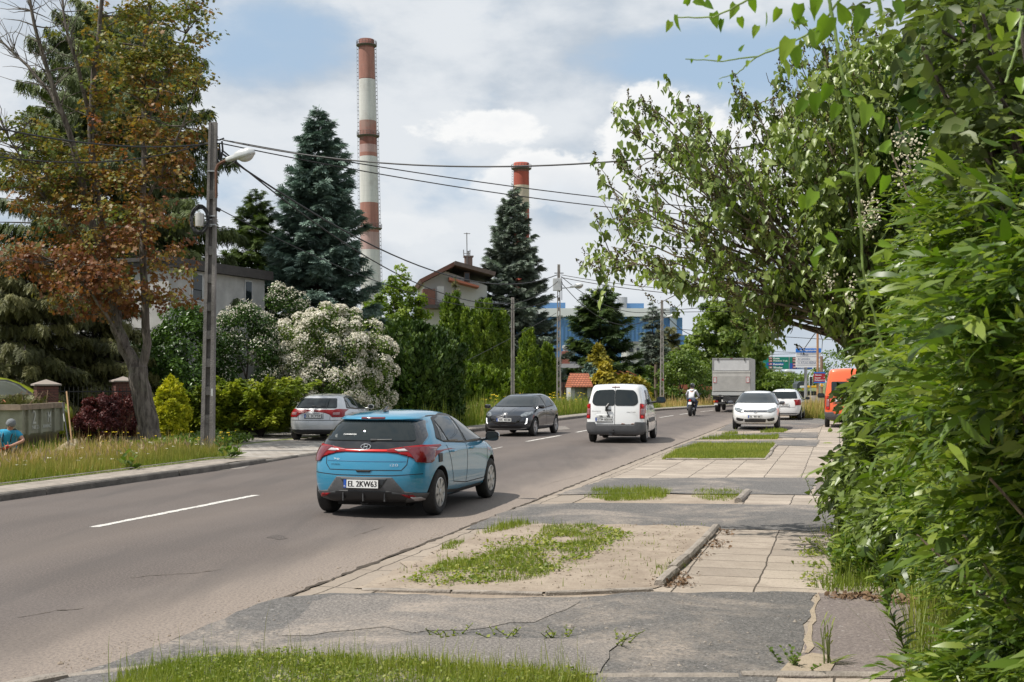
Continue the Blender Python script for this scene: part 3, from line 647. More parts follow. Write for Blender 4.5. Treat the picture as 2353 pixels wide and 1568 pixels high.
L_YEW = leaf_mat('brownish_conifer_sprays', [(.022, .030, .012), (.055, .068, .022), (.12, .135, .05)], .15, .6)
L_THUJA = leaf_mat('thuja_sprays', [(.030, .070, .008), (.085, .155, .016), (.17, .26, .03)], .25, .55)
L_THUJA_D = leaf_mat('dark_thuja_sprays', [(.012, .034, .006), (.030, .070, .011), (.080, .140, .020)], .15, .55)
L_GOLD = leaf_mat('golden_thuja_sprays', [(.15, .20, .01), (.36, .40, .015), (.60, .58, .03)], .25, .55, (1.1, 1.1, .4), bark=1)
L_GOLD2 = leaf_mat('yellow_cypress_sprays', [(.13, .13, .015), (.33, .28, .03), (.52, .42, .05)], .25, .55, (1.1, 1.05, .4), bark=1)
L_JUNI = leaf_mat('juniper_sprays', [(.03, .065, .008), (.13, .20, .015), (.30, .37, .03)], .2, .6)
L_MAPLE = leaf_mat('rusty_maple_leaves', [(.185, .070, .030), (.23, .125, .035), (.21, .20, .045), (.10, .15, .035)], .35, .5, (1.3, 1.1, .5), bark=1)
L_GREEN = leaf_mat('mid_green_leaves', [(.030, .066, .012), (.070, .130, .022), (.14, .215, .04)], .38, .45)
L_LIME = leaf_mat('light_green_leaves', [(.055, .11, .012), (.11, .19, .022), (.19, .28, .04)], .42, .45)
L_DARK = leaf_mat('dark_glossy_leaves', [(.012, .035, .006), (.028, .070, .010), (.06, .13, .02)], .25, .35)  # dark glossy green; also stands in for shade on shaded and inner foliage
L_LILAC = leaf_mat('lilac_leaves', [(.060, .100, .030), (.115, .180, .050), (.20, .28, .085)], .30, .38, (1.3, 1.5, .5), .5)
L_WILLOW = leaf_mat('bright_narrow_leaves', [(.032, .070, .010), (.10, .165, .018), (.25, .31, .055)], .38, .36, (1.25, 1.4, .4), .5, bark=1)
L_APPLE = leaf_mat('grey_green_leaves', [(.045, .070, .018), (.10, .14, .035), (.22, .26, .11)], .35, .45, bark=1)
L_VINE = leaf_mat('fresh_vine_leaves', [(.06, .14, .015), (.11, .22, .022), (.20, .31, .05)], .5, .35, (1.3, 1.4, .35))
L_PURPLE = leaf_mat('purple_barberry_leaves', [(.035, .010, .010), (.085, .018, .018), (.16, .045, .032)], .25, .5, (1.3, .8, .7), bark=1)
L_WHITE = leaf_mat('white_blossom', [(.48, .45, .34), (.70, .66, .54), (.84, .80, .70)], .25, .7, (1, 1, 1), bark=1)
L_CREAM = leaf_mat('cream_blossom', [(.50, .45, .30), (.66, .60, .44), (.74, .70, .56)], .25, .7, (1, 1, 1), bark=1)
L_SEED = leaf_mat('brown_lilac_seed_heads', [(.05, .026, .02), (.11, .085, .03), (.22, .24, .06)], .05, .7, (1, 1, 1), bark=1)
L_YELLOW = leaf_mat('yellow_flowers', [(.70, .48, .02), (.80, .60, .03)], .2, .6, (1, 1, 1), bark=1)
L_GRASS = leaf_mat('green_grass_blades', [(.07, .12, .016), (.13, .195, .028), (.25, .29, .075)], .35, .5)
L_TALL = leaf_mat('tall_dry_grass_blades', [(.085, .125, .018), (.19, .22, .045), (.34, .29, .12), (.38, .29, .155)], .3, .6, (1.1, 1.1, .6))
L_HEADS = leaf_mat('dry_seed_heads', [(.30, .20, .10), (.42, .30, .17), (.50, .40, .25)], .25, .7, (1, 1, 1), bark=1)
L_DEAD = leaf_mat('dead_leaves', [(.12, .07, .04), (.22, .14, .08)], .1, .8, (1, 1, 1), bark=1)
# ================================================================== VEHICLES
TYRE = mat('tyre_rubber', (.022, .021, .020), .85, var=.3, vscale=20)
WELL = mat('wheel_arch_black', (.012, .012, .012), .9)
GLASS = mat('dark_car_glass', (.018, .024, .026), .012, spec=.45)
GLASS_S = mat('side_car_glass', (.022, .028, .028), .02, spec=.5)
PLASTIC = mat('black_plastic', (.022, .022, .023), .45)
PLASTIC_G = mat('grey_plastic', (.085, .085, .088), .6, var=.12, vscale=8)
GLOSSB = mat('gloss_black', (.008, .008, .009), .08, coat=1)
CHROME = mat('chrome', (.75, .76, .78), .12, 1.0)
HUBCAP = mat('silver_hub_cap', (.42, .42, .41), .38, .6, var=.08, vscale=30)
REDL = mat('red_lamp_lens', (.24, .003, .005), .3, spec=.35)
REDD = mat('dark_red_lens', (.13, .006, .010), .10, coat=1)
REDB = mat('bright_red_lens', (.62, .015, .012), .22, coat=.4)
CLEARL = mat('clear_lamp_lens', (.45, .42, .43), .12, coat=1)
PINKL = mat('pale_pink_lens', (.28, .13, .13), .2, coat=1)
HEADL = mat('headlamp_glass', (.22, .24, .25), .06, .4, coat=1, var=.6, vscale=16)
ORANGEL = mat('amber_lens', (.7, .22, .03), .15, coat=1)
PLATEW = mat('plate_white', (.80, .80, .78), .35)
PLATEB = mat('plate_blue', (.02, .09, .42), .35)
INK = mat('black_ink', (.012, .012, .014), .5)
GAP = mat('panel_gap', (.012, .012, .013), .8)
def round_poly(pts, r=.04, n=4):
 out = []; m = len(pts)
 for i in range(m):
  p0 = Vector(pts[i - 1]); p1 = Vector(pts[i]); p2 = Vector(pts[(i + 1) % m])
  a = (p0 - p1); b = (p2 - p1); rr = min(r, a.length * .45, b.length * .45); a = p1 + a.normalized() * rr; b = p1 + b.normalized() * rr
  for k in range(n + 1):
   t = k / n; out.append(tuple(a * (1 - t) ** 2 + p1 * 2 * t * (1 - t) + b * t * t))
 return out
VIEWS = {'rear': (lambda a, b: (Vector((a, -9, b)), Vector((0, 1, 0)))), 'front': (lambda a, b: (Vector((a, 9, b)), Vector((0, -1, 0)))),
   'right': (lambda a, b: (Vector((9, a, b)), Vector((-1, 0, 0)))), 'left': (lambda a, b: (Vector((-9, a, b)), Vector((1, 0, 0)))),
   'top': (lambda a, b: (Vector((a, b, 9)), Vector((0, 0, -1))))}
def project(bvh, view, pts, off):
 out = []
 for a, b in pts:
  o_, d_ = VIEWS[view](a, b); h = bvh.ray_cast(o_, d_, 30)
  if h[0] is None:
   m_ = o_ + d_ * (9.0 - .0); h = bvh.find_nearest(m_);
  p, nr = h[0], h[1]
  if nr.dot(d_) > 0: nr = -nr
  out.append((p + nr * off, nr))
 return out
def patch(bvh, view, poly, name, m, parent, off=.004, res=.06, r=.0, thick=.012, smooth=True):
 if r > 0: poly = round_poly(poly, r)
 res *= .55; off += .003
 pl = []
 for i, p in enumerate(poly):
  q = poly[(i + 1) % len(poly)]; L_ = math.hypot(q[0] - p[0], q[1] - p[1]); n = max(1, int(L_ / res))
  for k in range(n): pl.append((p[0] + (q[0] - p[0]) * k / n, p[1] + (q[1] - p[1]) * k / n))
 xs = [p[0] for p in pl]; ys = [p[1] for p in pl]; nb = len(pl); pts = [Vector(p) for p in pl]
 a = min(xs) + res * .5
 while a < max(xs):
  b = min(ys) + res * .5
  while b < max(ys): pts.append(Vector((a + .0007 * math.sin(b * 99), b))); b += res
  a += res
 res_ = delaunay_2d_cdt(pts, [], [list(range(nb))], 1, 1e-5)
 v2, fs = res_[0], res_[2]
 pr = project(bvh, view, [(v.x, v.y) for v in v2], off)
 bm = bmesh.new(); vs = [bm.verts.new(p) for p, n in pr]
 for f in fs:
  try: bm.faces.new([vs[i] for i in f])
  except ValueError: pass
 bmesh.ops.delete(bm, geom=[v for v in bm.verts if not v.link_faces], context='VERTS')
 bmesh.ops.recalc_face_normals(bm, faces=bm.faces)
 d_ = VIEWS[view](0, 0)[1]; s_ = sum((f.normal.dot(d_) for f in bm.faces))
 if s_ > 0: bmesh.ops.reverse_faces(bm, faces=bm.faces)
 be = [e for e in bm.edges if e.is_boundary]
 r_ = bmesh.ops.extrude_edge_only(bm, edges=be)
 for v in [g for g in r_['geom'] if isinstance(g, bmesh.types.BMVert)]: v.co += d_ * thick
 me = bpy.data.meshes.new(name); bm.to_mesh(me); bm.free()
 return link(name, me, m, parent, smooth)
def strip(bvh, view, line, w, name, m, parent, off=.003):
 pts = [];
 for p, q in zip(line[:-1], line[1:]):
  n = max(2, int(math.hypot(q[0] - p[0], q[1] - p[1]) / .05))
  for k in range(n): pts.append((p[0] + (q[0] - p[0]) * k / n, p[1] + (q[1] - p[1]) * k / n))
 pts.append(line[-1]); L_, R_ = [], []
 for i, p in enumerate(pts):
  a = pts[max(0, i - 1)]; b = pts[min(len(pts) - 1, i + 1)]; t = (b[0] - a[0], b[1] - a[1]); l = math.hypot(*t) or 1; n = (-t[1] / l * w / 2, t[0] / l * w / 2)
  L_.append((p[0] + n[0], p[1] + n[1])); R_.append((p[0] - n[0], p[1] - n[1]))
 A = project(bvh, view, L_, off); B = project(bvh, view, R_, off); C = project(bvh, view, pts, off + .001); mb = MB()
 vs = [a[0] for a in A] + [c[0] for c in C] + [b[0] for b in B]; k = len(A)
 mb.add(vs, [(i, i + 1, k + i + 1, k + i) for i in range(k - 1)] + [(k + i, k + i + 1, 2 * k + i + 1, 2 * k + i) for i in range(k - 1)])
 return mb.build(name, m, parent)
FONT_CACHE = {}
def text_geo(s):
 if s in FONT_CACHE: return FONT_CACHE[s]
 cu = bpy.data.curves.new('t', 'FONT'); cu.body = s; cu.size = 1; cu.resolution_u = 3; cu.align_x = 'CENTER'; cu.align_y = 'CENTER'
 ob = bpy.data.objects.new('t', cu); COL.objects.link(ob); dg = bpy.context.evaluated_depsgraph_get(); me = bpy.data.meshes.new_from_object(ob.evaluated_get(dg))
 v = [tuple(x.co) for x in me.vertices]; f = [tuple(p.vertices) for p in me.polygons]; bpy.data.objects.remove(ob); bpy.data.curves.remove(cu); bpy.data.meshes.remove(me)
 FONT_CACHE[s] = (v, f); return v, f
def text_obj(s, w, h, M, m, parent, name='lettering', thick=.003, bold=0.0):
 """text fitted to w x h, on the xy plane of M (x right, y up, z towards the viewer)"""
 v, f = text_geo(s); xs = [p[0] for p in v]; ys = [p[1] for p in v]; sx = w / (max(xs) - min(xs)); sy = h / (max(ys) - min(ys)); cx = (max(xs) + min(xs)) / 2; cy = (max(ys) + min(ys)) / 2
 n = len(v); vs = [M @ Vector(((p[0] - cx) * sx, (p[1] - cy) * sy, thick)) for p in v]
 mb = MB(); mb.add(vs, f)
 if bold > 0:
  for dx, dz in ((bold, .0002), (-bold, .0004)): mb.add([M @ Vector(((p[0] - cx) * sx + dx, (p[1] - cy) * sy, thick + dz)) for p in v], f)
 me = bpy.data.meshes.new(name); me.from_pydata(mb.v, [], mb.f); me.update(); return link(name, me, m, parent)
def frame_rear(x, y, z, tilt=0.0, yaw=0.0):   # faces -y (seen from behind the car)
 return Matrix.Translation((x, y, z)) @ Matrix.Rotation(yaw, 4, 'Z') @ Matrix.Rotation(R(90) + tilt, 4, 'X')
def frame_front(x, y, z, tilt=0.0): return Matrix.Translation((x, y, z)) @ Matrix.Rotation(math.pi, 4, 'Z') @ Matrix.Rotation(R(90) + tilt, 4, 'X')
def plate(s, M, parent, w=.52, h=.114, frame=True):
 mb = MB(); R3 = M.to_3x3(); mb.box(M @ Vector((0, 0, .004)), (w + .012, h + .012, .010), R3.to_4x4()); pb = mb.build('licence_plate', PLASTIC, parent)
 mb = MB(); mb.box(M @ Vector((.02, 0, .009)), (w - .045, h - .008, .006), R3.to_4x4()); mb.build('plate_field', PLATEW, pb)
 mb = MB(); mb.box(M @ Vector((-w / 2 + .018, 0, .0095)), (.036, h - .008, .007), R3.to_4x4()); mb.build('plate_band', PLATEB, pb)
 text_obj(s, w * .82, h * .66, M @ Matrix.Translation((.022, 0, .010)), INK, pb, 'plate_number', bold=.004)
 text_obj('PL', .026, .022, M @ Matrix.Translation((-w / 2 + .018, -h * .28, .012)), PLATEW, pb, 'country_code')
 return pb
def cage(tab, sc=(1, 1, 1), cols=(.55, 0, -.55)):
 """closed car body cage from the longitudinal feature lines"""
 X, Y, Z = tab['X'], tab['Y'], tab['Z']; nl = len(X); ns = len(X[0]); C_ = [1] + list(cols) + [-1]; bm = bmesh.new(); cache = {}
 def V(p):
  k = (round(p[0], 4), round(p[1], 4), round(p[2], 4))
  if k not in cache: cache[k] = bm.verts.new((p[0] * sc[0], p[1] * sc[1], p[2] * sc[2]))
  return cache[k]
 def side(l, s, sg): return V((X[l][s] * sg, Y[l][s], Z[l][s]))
 def rear(l, c): cr = tab['crown'][0] if l == nl - 1 else 0; return V((X[l][0] * c, Y[l][0] - tab['rb'][l] * (1 - c * c), Z[l][0] + cr * (1 - c * c)))
 def front(l, c): cr = tab['crown'][-1] if l == nl - 1 else 0; return V((X[l][-1] * c, Y[l][-1] + tab['fb'][l] * (1 - c * c), Z[l][-1] + cr * (1 - c * c)))
 def top(s, c): return rear(nl - 1, c) if s == 0 else front(nl - 1, c) if s == ns - 1 else V((X[-1][s] * c, Y[-1][s] + tab['yt'][s] * (1 - c * c), Z[-1][s] + tab['crown'][s] * (1 - c * c)))
 def bot(s, c): return rear(0, c) if s == 0 else front(0, c) if s == ns - 1 else V((X[0][s] * c, Y[0][s], Z[0][s]))
 def q(*v):
  if len(set(v)) >= 3:
   try: bm.faces.new(list(dict.fromkeys(v)))
   except ValueError: pass
 for l in range(nl - 1):
  for s in range(ns - 1):
   for sg in (1, -1): q(side(l, s, sg), side(l, s + 1, sg), side(l + 1, s + 1, sg), side(l + 1, s, sg))
  for a, b in zip(C_[:-1], C_[1:]):
   q(rear(l, a), rear(l, b), rear(l + 1, b), rear(l + 1, a)); q(front(l, a), front(l, b), front(l + 1, b), front(l + 1, a))
 for s in range(ns - 1):
  for a, b in zip(C_[:-1], C_[1:]):
   q(top(s, a), top(s, b), top(s + 1, b), top(s + 1, a)); q(bot(s, a), bot(s, b), bot(s + 1, b), bot(s + 1, a))
 cl = bm.edges.layers.float.new('crease_edge')
 for l, cv in tab.get('crease', {}).items():
  for s in range(ns - 1):
   for sg in (1, -1):
    e = bm.edges.get((side(l, s, sg), side(l, s + 1, sg)))
    if e: e[cl] = cv if not isinstance(cv, (list, tuple)) else cv[s]
  for a, b in zip(C_[:-1], C_[1:]):
   for fn, key in ((rear, 'crease_rear'), (front, 'crease_front')):
    if l in tab.get(key, {}):
     e = bm.edges.get((fn(l, a), fn(l, b)))
     if e: e[cl] = tab[key][l]
 bmesh.ops.recalc_face_normals(bm, faces=bm.faces)
 return bm
def make_body(tab, sc, paint, parent, wheels, wr, wwid, sub=3, name='body'):
 bm = cage(tab, sc); me = bpy.data.meshes.new('b'); bm.to_mesh(me); bm.free(); me.materials.append(paint)
 ob = bpy.data.objects.new('b', me); COL.objects.link(ob); m = ob.modifiers.new('s', 'SUBSURF'); m.levels = sub; m.render_levels = sub
 dg = bpy.context.evaluated_depsgraph_get(); full = bpy.data.meshes.new_from_object(ob.evaluated_get(dg))
 bm = bmesh.new(); bm.from_mesh(full); bvh = BVHTree.FromBMesh(bm); bm.free()
 cut = MB()
 for y in wheels:
  for sg in (1, -1):
   M_ = Matrix.Translation((sg * (wwid + .3), y, wr * 1.0)) @ Matrix.Rotation(R(90), 4, 'Y'); n = 40; vs = []
   for k in range(n):
    an = 2 * math.pi * k / n; vs.append(Vector((0, (wr + .055) * math.cos(an), (wr + .055) * math.sin(an))))
   a = [v + Vector((sg * (wwid - .26), y, wr)) for v in vs]; b = [v + Vector((sg * (wwid + .3), y, wr)) for v in vs]
   cut.add(a + b, [tuple(range(n))[::-1], tuple(range(n, 2 * n))] + [(i, (i + 1) % n, n + (i + 1) % n, n + i) for i in range(n)])
 co = cut.build('cut', WELL)
 ob.data.materials.append(WELL)
 bo = ob.modifiers.new('b', 'BOOLEAN'); bo.operation = 'DIFFERENCE'; bo.solver = 'EXACT'; bo.object = co; bo.use_self = False
 try: bo.material_mode = 'TRANSFER'
 except Exception: pass
 dg = bpy.context.evaluated_depsgraph_get(); dg.update(); res = bpy.data.meshes.new_from_object(ob.evaluated_get(dg))
 bpy.data.objects.remove(ob); bpy.data.objects.remove(co)
 res.name = name
 if len(res.polygons) < 500: res = full
 body = bpy.data.objects.new(name, res); COL.objects.link(body); body.parent = parent
 res.polygons.foreach_set('use_smooth', [True] * len(res.polygons))
 mi = [p.material_index for p in res.polygons]
 try:
  b2 = bmesh.new(); b2.from_mesh(res)
  for e in b2.edges:
   if len(e.link_faces) == 2 and (e.link_faces[0].material_index != e.link_faces[1].material_index or e.calc_face_angle(0) > .6): e.smooth = False
  b2.to_mesh(res); b2.free()
 except Exception: pass
 return body, bvh
def wheel(x, y, r, w, parent, sg, style='cap', rimm=None, rr=.64):
 o = MB(); M_ = Matrix.Translation((x, y, r)) @ Matrix.Rotation(R(90) * sg, 4, 'Y')
 o.lathe([(r * .62, -w * .5), (r * .88, -w * .5), (r * .97, -w * .42), (r, -w * .25), (r, w * .25), (r * .97, w * .42), (r * .88, w * .5), (r * rr, w * .46), (r * (rr - .03), w * .2)], 40, M_)
 t = o.build('wheel', TYRE, parent, smooth=True)
 b = MB(); ri = r * rr; rm = rimm or HUBCAP
 b.lathe([(ri * 1.01, w * .38), (ri * 1.01, w * .47), (ri * .93, w * .49), (ri * .90, w * .40), (ri * .90, w * .36)], 40, M_)
 b.lathe([(ri * .93, w * .30), (ri * .93, w * .31)], 32, M_);
 k0 = len(b.f); n = {'cap': 7, 'alloy': 5, 'multi': 10}[style]
 b.lathe([(ri * .24, w * .36), (ri * .24, w * .50), (ri * .14, w * .53)], 20, M_)
 for k in range(n):
  an = 2 * math.pi * k / n; wd = {'cap': .20, 'alloy': .13, 'multi': .055}[style] * ri
  pl = [(ri * .2, -wd * .8), (ri * .93, -wd * 1.15), (ri * .93, wd * 1.15), (ri * .2, wd * .8)]
  Mk = M_ @ Matrix.Rotation(an, 4, 'Z'); b.prism(pl, w * .37, w * (.47 if style != 'alloy' else .45), Mk)
 rim = b.build('rim', [rm, WELL], t)
 for p in rim.data.polygons:
  pass
 d = MB(); d.lathe([(ri * .95, w * .20), (ri * .95, w * .335)], 32, M_); d.build('brake_disc', WELL, t)
 return t
def mirror(x, y, z, sg, parent, m, s=1.0):
 b = MB(); q = lambda a, b_, c: (x + sg * a * s, y + b_ * s, z + c * s)
 b.tube([q(-.10, .02, -.03), q(.0, .02, -.01), q(.06, 0, .0)], [.028 * s, .024 * s, .03 * s], 8)
 M_ = Matrix.Translation(q(.12, 0, .035)); r_ = []
 for i in range(9):
  t = i / 8; yy = -.045 + .13 * t; k = math.sqrt(max(0, 1 - max(0, (t - .15) / .85) ** 2.4)) * 1.0
  ring = [(sg * .105 * k * math.copysign(abs(math.cos(a)) ** .6, math.cos(a)) * s, yy * s, .072 * k * math.copysign(abs(math.sin(a)) ** .65, math.sin(a)) * s) for a in [2 * math.pi * j / 16 for j in range(16)]]
  r_ += [M_ @ Vector(p) for p in ring]
 b.add(r_, [(i * 16 + k, i * 16 + (k + 1) % 16, (i + 1) * 16 + (k + 1) % 16, (i + 1) * 16 + k) for i in range(8) for k in range(16)] + [tuple(range(16))[::-1]])
 o = b.build('side_mirror', m, parent, smooth=False); bevel(o, .004)
 g = MB(); g.lathe([(.060 * s, 0), (.060 * s, .003)], 18, Matrix.Translation(q(.12, -.049, .035)) @ Matrix.Rotation(R(90), 4, 'X') @ Matrix.Diagonal((1.45, 1, 1, 1)))
 g.build('mirror_glass', GLASS, o); return o
def wiper(a, b, bvh_dir, parent, w=.018):
 m = MB(); m.tube([a, b], [w * .6, w * .4], 5); m.tube([Vector(a) + Vector((0, 0, 0)), Vector(a) * .7 + Vector(b) * .3], [w, w * .7], 6); return m.build('wiper', PLASTIC, parent)
def handle(bvh, view, y, z, parent, m, w=.17):
 sg = 1 if view == 'right' else -1
 (p, n), = project(bvh, view, [(y, z)], .0); b = MB(); b.tube([p + Vector((-.0 * sg, -w / 2, 0)), p + Vector((sg * .03, -w / 3, 0)), p + Vector((sg * .03, w / 3, 0)), p + Vector((0, w / 2, 0))], [.012, .014, .014, .012], 6)
 return b.build('door_handle', m, parent)
def dup_tab(t): return {k: ([list(r) for r in v] if isinstance(v, list) and v and isinstance(v[0], list) else (list(v) if isinstance(v, list) else v)) for k, v in t.items()}
HATCH = dict(
 X=[[.66, .76, .79, .79, .79, .79, .79, .79, .79, .74, .58],
 [.74, .85, .875, .865, .86, .86, .865, .875, .875, .82, .64],
 [.76, .868, .8875, .878, .872, .872, .875, .885, .8875, .84, .66],
 [.75, .855, .885, .875, .872, .875, .875, .875, .865, .80, .64],
 [.68, .785, .83, .84, .84, .84, .835, .82, .775, .71, .57],
 [.50, .545, .58, .60, .605, .595, .635, .69, .665, .61, .50]],
 Y=[[.14, .34, .70, 1.15, 1.65, 2.15, 2.60, 3.00, 3.30, 3.62, 3.80],
 [.12, .34, .70, 1.15, 1.65, 2.15, 2.60, 3.00, 3.30, 3.64, 3.86],
 [.12, .34, .70, 1.15, 1.65, 2.15, 2.60, 3.00, 3.30, 3.64, 3.87],
 [.16, .38, .72, 1.15, 1.65, 2.15, 2.60, 3.00, 3.30, 3.62, 3.83],
 [.24, .48, .80, 1.17, 1.65, 2.15, 2.60, 3.00, 3.30, 3.60, 3.78],
 [.48, .62, .88, 1.25, 1.70, 2.18, 2.62, 3.02, 3.30, 3.56, 3.73]],
 Z=[[.22, .20, .19, .19, .19, .19, .19, .19, .19, .20, .22],
 [.38, .38, .36, .34, .33, .33, .33, .34, .36, .38, .38],
 [.60, .60, .60, .58, .57, .57, .57, .58, .60, .58, .55],
 [.84, .86, .87, .87, .865, .86, .85, .84, .81, .76, .69],
 [1.03, 1.04, 1.03, 1.0, .98, .965, .955, .945, .90, .83, .74],
 [1.335, 1.375, 1.40, 1.415, 1.41, 1.37, 1.20, 1.0, .93, .86, .77]],
 rb=[.12, .15, .16, .14, .12, .12], fb=[.16, .19, .19, .18, .18, .18],
 crown=[.035, .035, .035, .04, .04, .035, .035, .035, .04, .04, .03],
 yt=[-.12, -.05, 0, 0, .03, .08, .12, .14, .10, .14, .18],
 crease={3: .35}, crease_rear={}, crease_front={})
VAN = dict(
 X=[[.78, .83, .85, .85, .85, .85, .85, .85, .84, .80, .62],
 [.84, .89, .905, .90, .90, .90, .90, .905, .90, .85, .66],
 [.84, .895, .905, .90, .90, .90, .90, .905, .90, .86, .68],
 [.83, .89, .90, .895, .895, .895, .895, .89, .88, .83, .66],
 [.80, .86, .87, .87, .87, .87, .865, .85, .82, .76, .60],
 [.67, .72, .735, .74, .74, .735, .71, .74, .73, .68, .54]],
 Y=[[.06, .22, .75, 1.3, 1.9, 2.4, 2.9, 3.35, 3.62, 3.92, 4.12],
 [.04, .20, .75, 1.3, 1.9, 2.4, 2.9, 3.35, 3.62, 3.94, 4.18],
 [.04, .20, .75, 1.3, 1.9, 2.4, 2.9, 3.35, 3.62, 3.94, 4.18],
 [.05, .21, .75, 1.3, 1.9, 2.4, 2.9, 3.35, 3.62, 3.92, 4.12],
 [.07, .24, .75, 1.3, 1.9, 2.4, 2.9, 3.35, 3.60, 3.86, 4.02],
 [.19, .36, .80, 1.3, 1.9, 2.35, 2.85, 3.32, 3.55, 3.80, 3.94]],
 Z=[[.26, .24, .23, .23, .23, .23, .23, .23, .23, .24, .26],
 [.42, .42, .42, .42, .42, .42, .42, .42, .42, .42, .42],
 [.64, .64, .64, .64, .64, .64, .64, .64, .64, .62, .58],
 [.92, .92, .92, .92, .92, .92, .92, .91, .89, .84, .74],
 [1.17, 1.17, 1.17, 1.16, 1.15, 1.13, 1.11, 1.08, 1.03, .95, .82],
 [1.735, 1.775, 1.785, 1.785, 1.775, 1.73, 1.55, 1.18, 1.10, 1.01, .86]],
 rb=[.06, .07, .07, .06, .05, .06], fb=[.2, .2, .2, .2, .2, .2],
 crown=[.035, .035, .035, .035, .035, .035, .035, .03, .03, .03, .03],
 yt=[-.06, -.02, 0, 0, 0, .05, .12, .16, .12, .14, .2],
 crease={5: [.35] * 5 + [0] * 5, 3: .2}, crease_rear={5: .3}, crease_front={})
def mirror_poly(p): return [(-x, y) for x, y in p][::-1]
def side_glass(bvh, par, polys, m=GLASS_S, frame=None):
 for v in ('right', 'left'):
  if frame: patch(bvh, v, frame, 'window_frame', PLASTIC, par, off=.003, res=.07, r=.05)
  for p in polys: patch(bvh, v, p, 'side_window', m, par, off=.0065, res=.07, r=.03)
def blue_car():
 L_ = 4.04; th = R(15.0)
 o = empty('parked_car' if False else 'hatchback_car', (-1.49, 18.15, 0), -th, 'bright blue hatchback driving away in the near lane, licence plate EL 2KW63', 'car')
 paint = mat('blue_metallic_paint', (.030, .240, .395), .28, .25, coat=1.0, spec=.5)
 T_ = dup_tab(HATCH);
 for l in range(6): T_['Y'][l] = [y - L_ / 2 for y in T_['Y'][l]]
 ya, yf = .69 - L_ / 2, 3.25 - L_ / 2; r = .318
 body, bvh = make_body(T_, (1, 1, 1), paint, o, (ya, yf), r, .8875, 3)
 S_ = lambda y: y - L_ / 2
 for y in (ya, yf):
  for sg in (1, -1): wheel(sg * .775, y, r, .195, o, sg, 'cap')
 sp = lambda ps: [(S_(a), b) for a, b in ps]
 side_glass(bvh, o, [sp([(.86, 1.02), (1.10, 1.0), (1.02, 1.27)]), sp([(1.14, 1.0), (1.88, .965), (1.86, 1.335), (1.40, 1.355), (1.07, 1.30)]), sp([(1.97, .962), (2.98, .955), (2.72, 1.12), (2.40, 1.285), (2.15, 1.335), (1.95, 1.34)])],
      frame=sp([(.72, 1.06), (.95, 1.0), (1.9, .945), (3.12, .935), (2.86, 1.09), (2.52, 1.27), (2.2, 1.365), (1.6, 1.39), (1.05, 1.34)]))
 patch(bvh, 'rear', [(-.72, .955), (-.735, 1.10), (-.60, 1.315), (.60, 1.315), (.735, 1.10), (.72, .955), (.45, .915), (-.45, .915)], 'tailgate_trim', GLOSSB, o, off=.004, r=.03)
 patch(bvh, 'rear', [(-.655, 1.035), (-.545, 1.285), (.545, 1.285), (.655, 1.035)], 'rear_window', GLASS, o, off=.009, r=.05)
 sp_ = patch(bvh, 'rear', [(-.57, 1.30), (-.57, 1.345), (.57, 1.345), (.57, 1.30)], 'spoiler', paint, o, off=.035, r=.02, thick=.05)
 patch(bvh, 'rear', [(-.17, 1.306), (-.17, 1.330), (.17, 1.330), (.17, 1.306)], 'brake_light', REDD, sp_, off=.042, r=.008)
 patch(bvh, 'rear', [(-.50, .905), (-.30, .928), (.30, .928), (.50, .905), (.50, .872), (.30, .893), (-.30, .893), (-.50, .872)], 'light_bar', REDB, o, off=.010, res=.05)
 for s in (1, -1):
  f = (lambda p: p) if s == 1 else mirror_poly
  lamp = patch(bvh, 'rear', f([(.30, .93), (.52, .965), (.72, .985), (.865, .975), (.872, .90), (.845, .745), (.74, .775), (.60, .835), (.44, .878), (.30, .893)]), 'tail_light', REDL, o, off=.011, res=.05, r=.01)
  patch(bvh, 'rear', f([(.40, .925), (.60, .945), (.61, .905), (.46, .898)]), 'reversing_lens', CLEARL, lamp, off=.016, res=.05, r=.008)
  patch(bvh, 'rear', f([(.64, .95), (.76, .95), (.765, .875), (.67, .86)]), 'indicator_lens', PINKL, lamp, off=.016, res=.05, r=.01)
  patch(bvh, 'rear', f([(.64, .85), (.78, .855), (.80, .79), (.76, .785)]), 'lower_lens', REDB, lamp, off=.016, res=.05, r=.01)
  v = 'right' if s == 1 else 'left'
  patch(bvh, v, sp([(.16, .96), (.40, .955), (.60, .935), (.50, .90), (.42, .765), (.28, .745), (.16, .76)]), 'tail_light_side', REDD, lamp, off=.018, res=.05, r=.01)
  patch(bvh, 'rear', f([(.50, .335), (.66, .325), (.72, .265), (.60, .285)]), 'reflector', REDL, o, off=.012, res=.05, r=.006)
  patch(bvh, v, sp([(.28, .305), (.52, .30), (.56, .19), (.30, .19)]), 'bumper_trim', PLASTIC_G, o, off=.006, res=.06, r=.01)
  for ln in (sp([(1.93, .94), (1.96, .62), (1.92, .36)]), sp([(3.02, .93), (2.98, .6), (2.86, .36)]), sp([(1.0, .96), (1.16, .72), (1.30, .42), (1.92, .36), (2.86, .36)])):
   strip(bvh, v, ln, .012, 'door_gap', GAP, o)
  for hy in (1.25, 2.18): handle(bvh, v, S_(hy), .86, o, paint)
  strip(bvh, v, sp([(1.05, .30), (1.6, .265), (2.8, .265)]), .05, 'sill', PLASTIC, o, off=.004)
  mirror(s * .865, S_(2.92), .965, s, o, GLOSSB, 1.05)
 patch(bvh, 'rear', [(.62, .30), (.735, .295), (.77, .235), (.66, .245)], 'fog_lamp', CLEARL, o, off=.013, res=.05, r=.006)
 patch(bvh, 'rear', [(-.82, .34), (-.56, .37), (-.40, .56), (.40, .56), (.56, .37), (.82, .34), (.78, .20), (-.78, .20)], 'rear_diffuser', PLASTIC_G, o, off=.007, res=.06, r=.01)
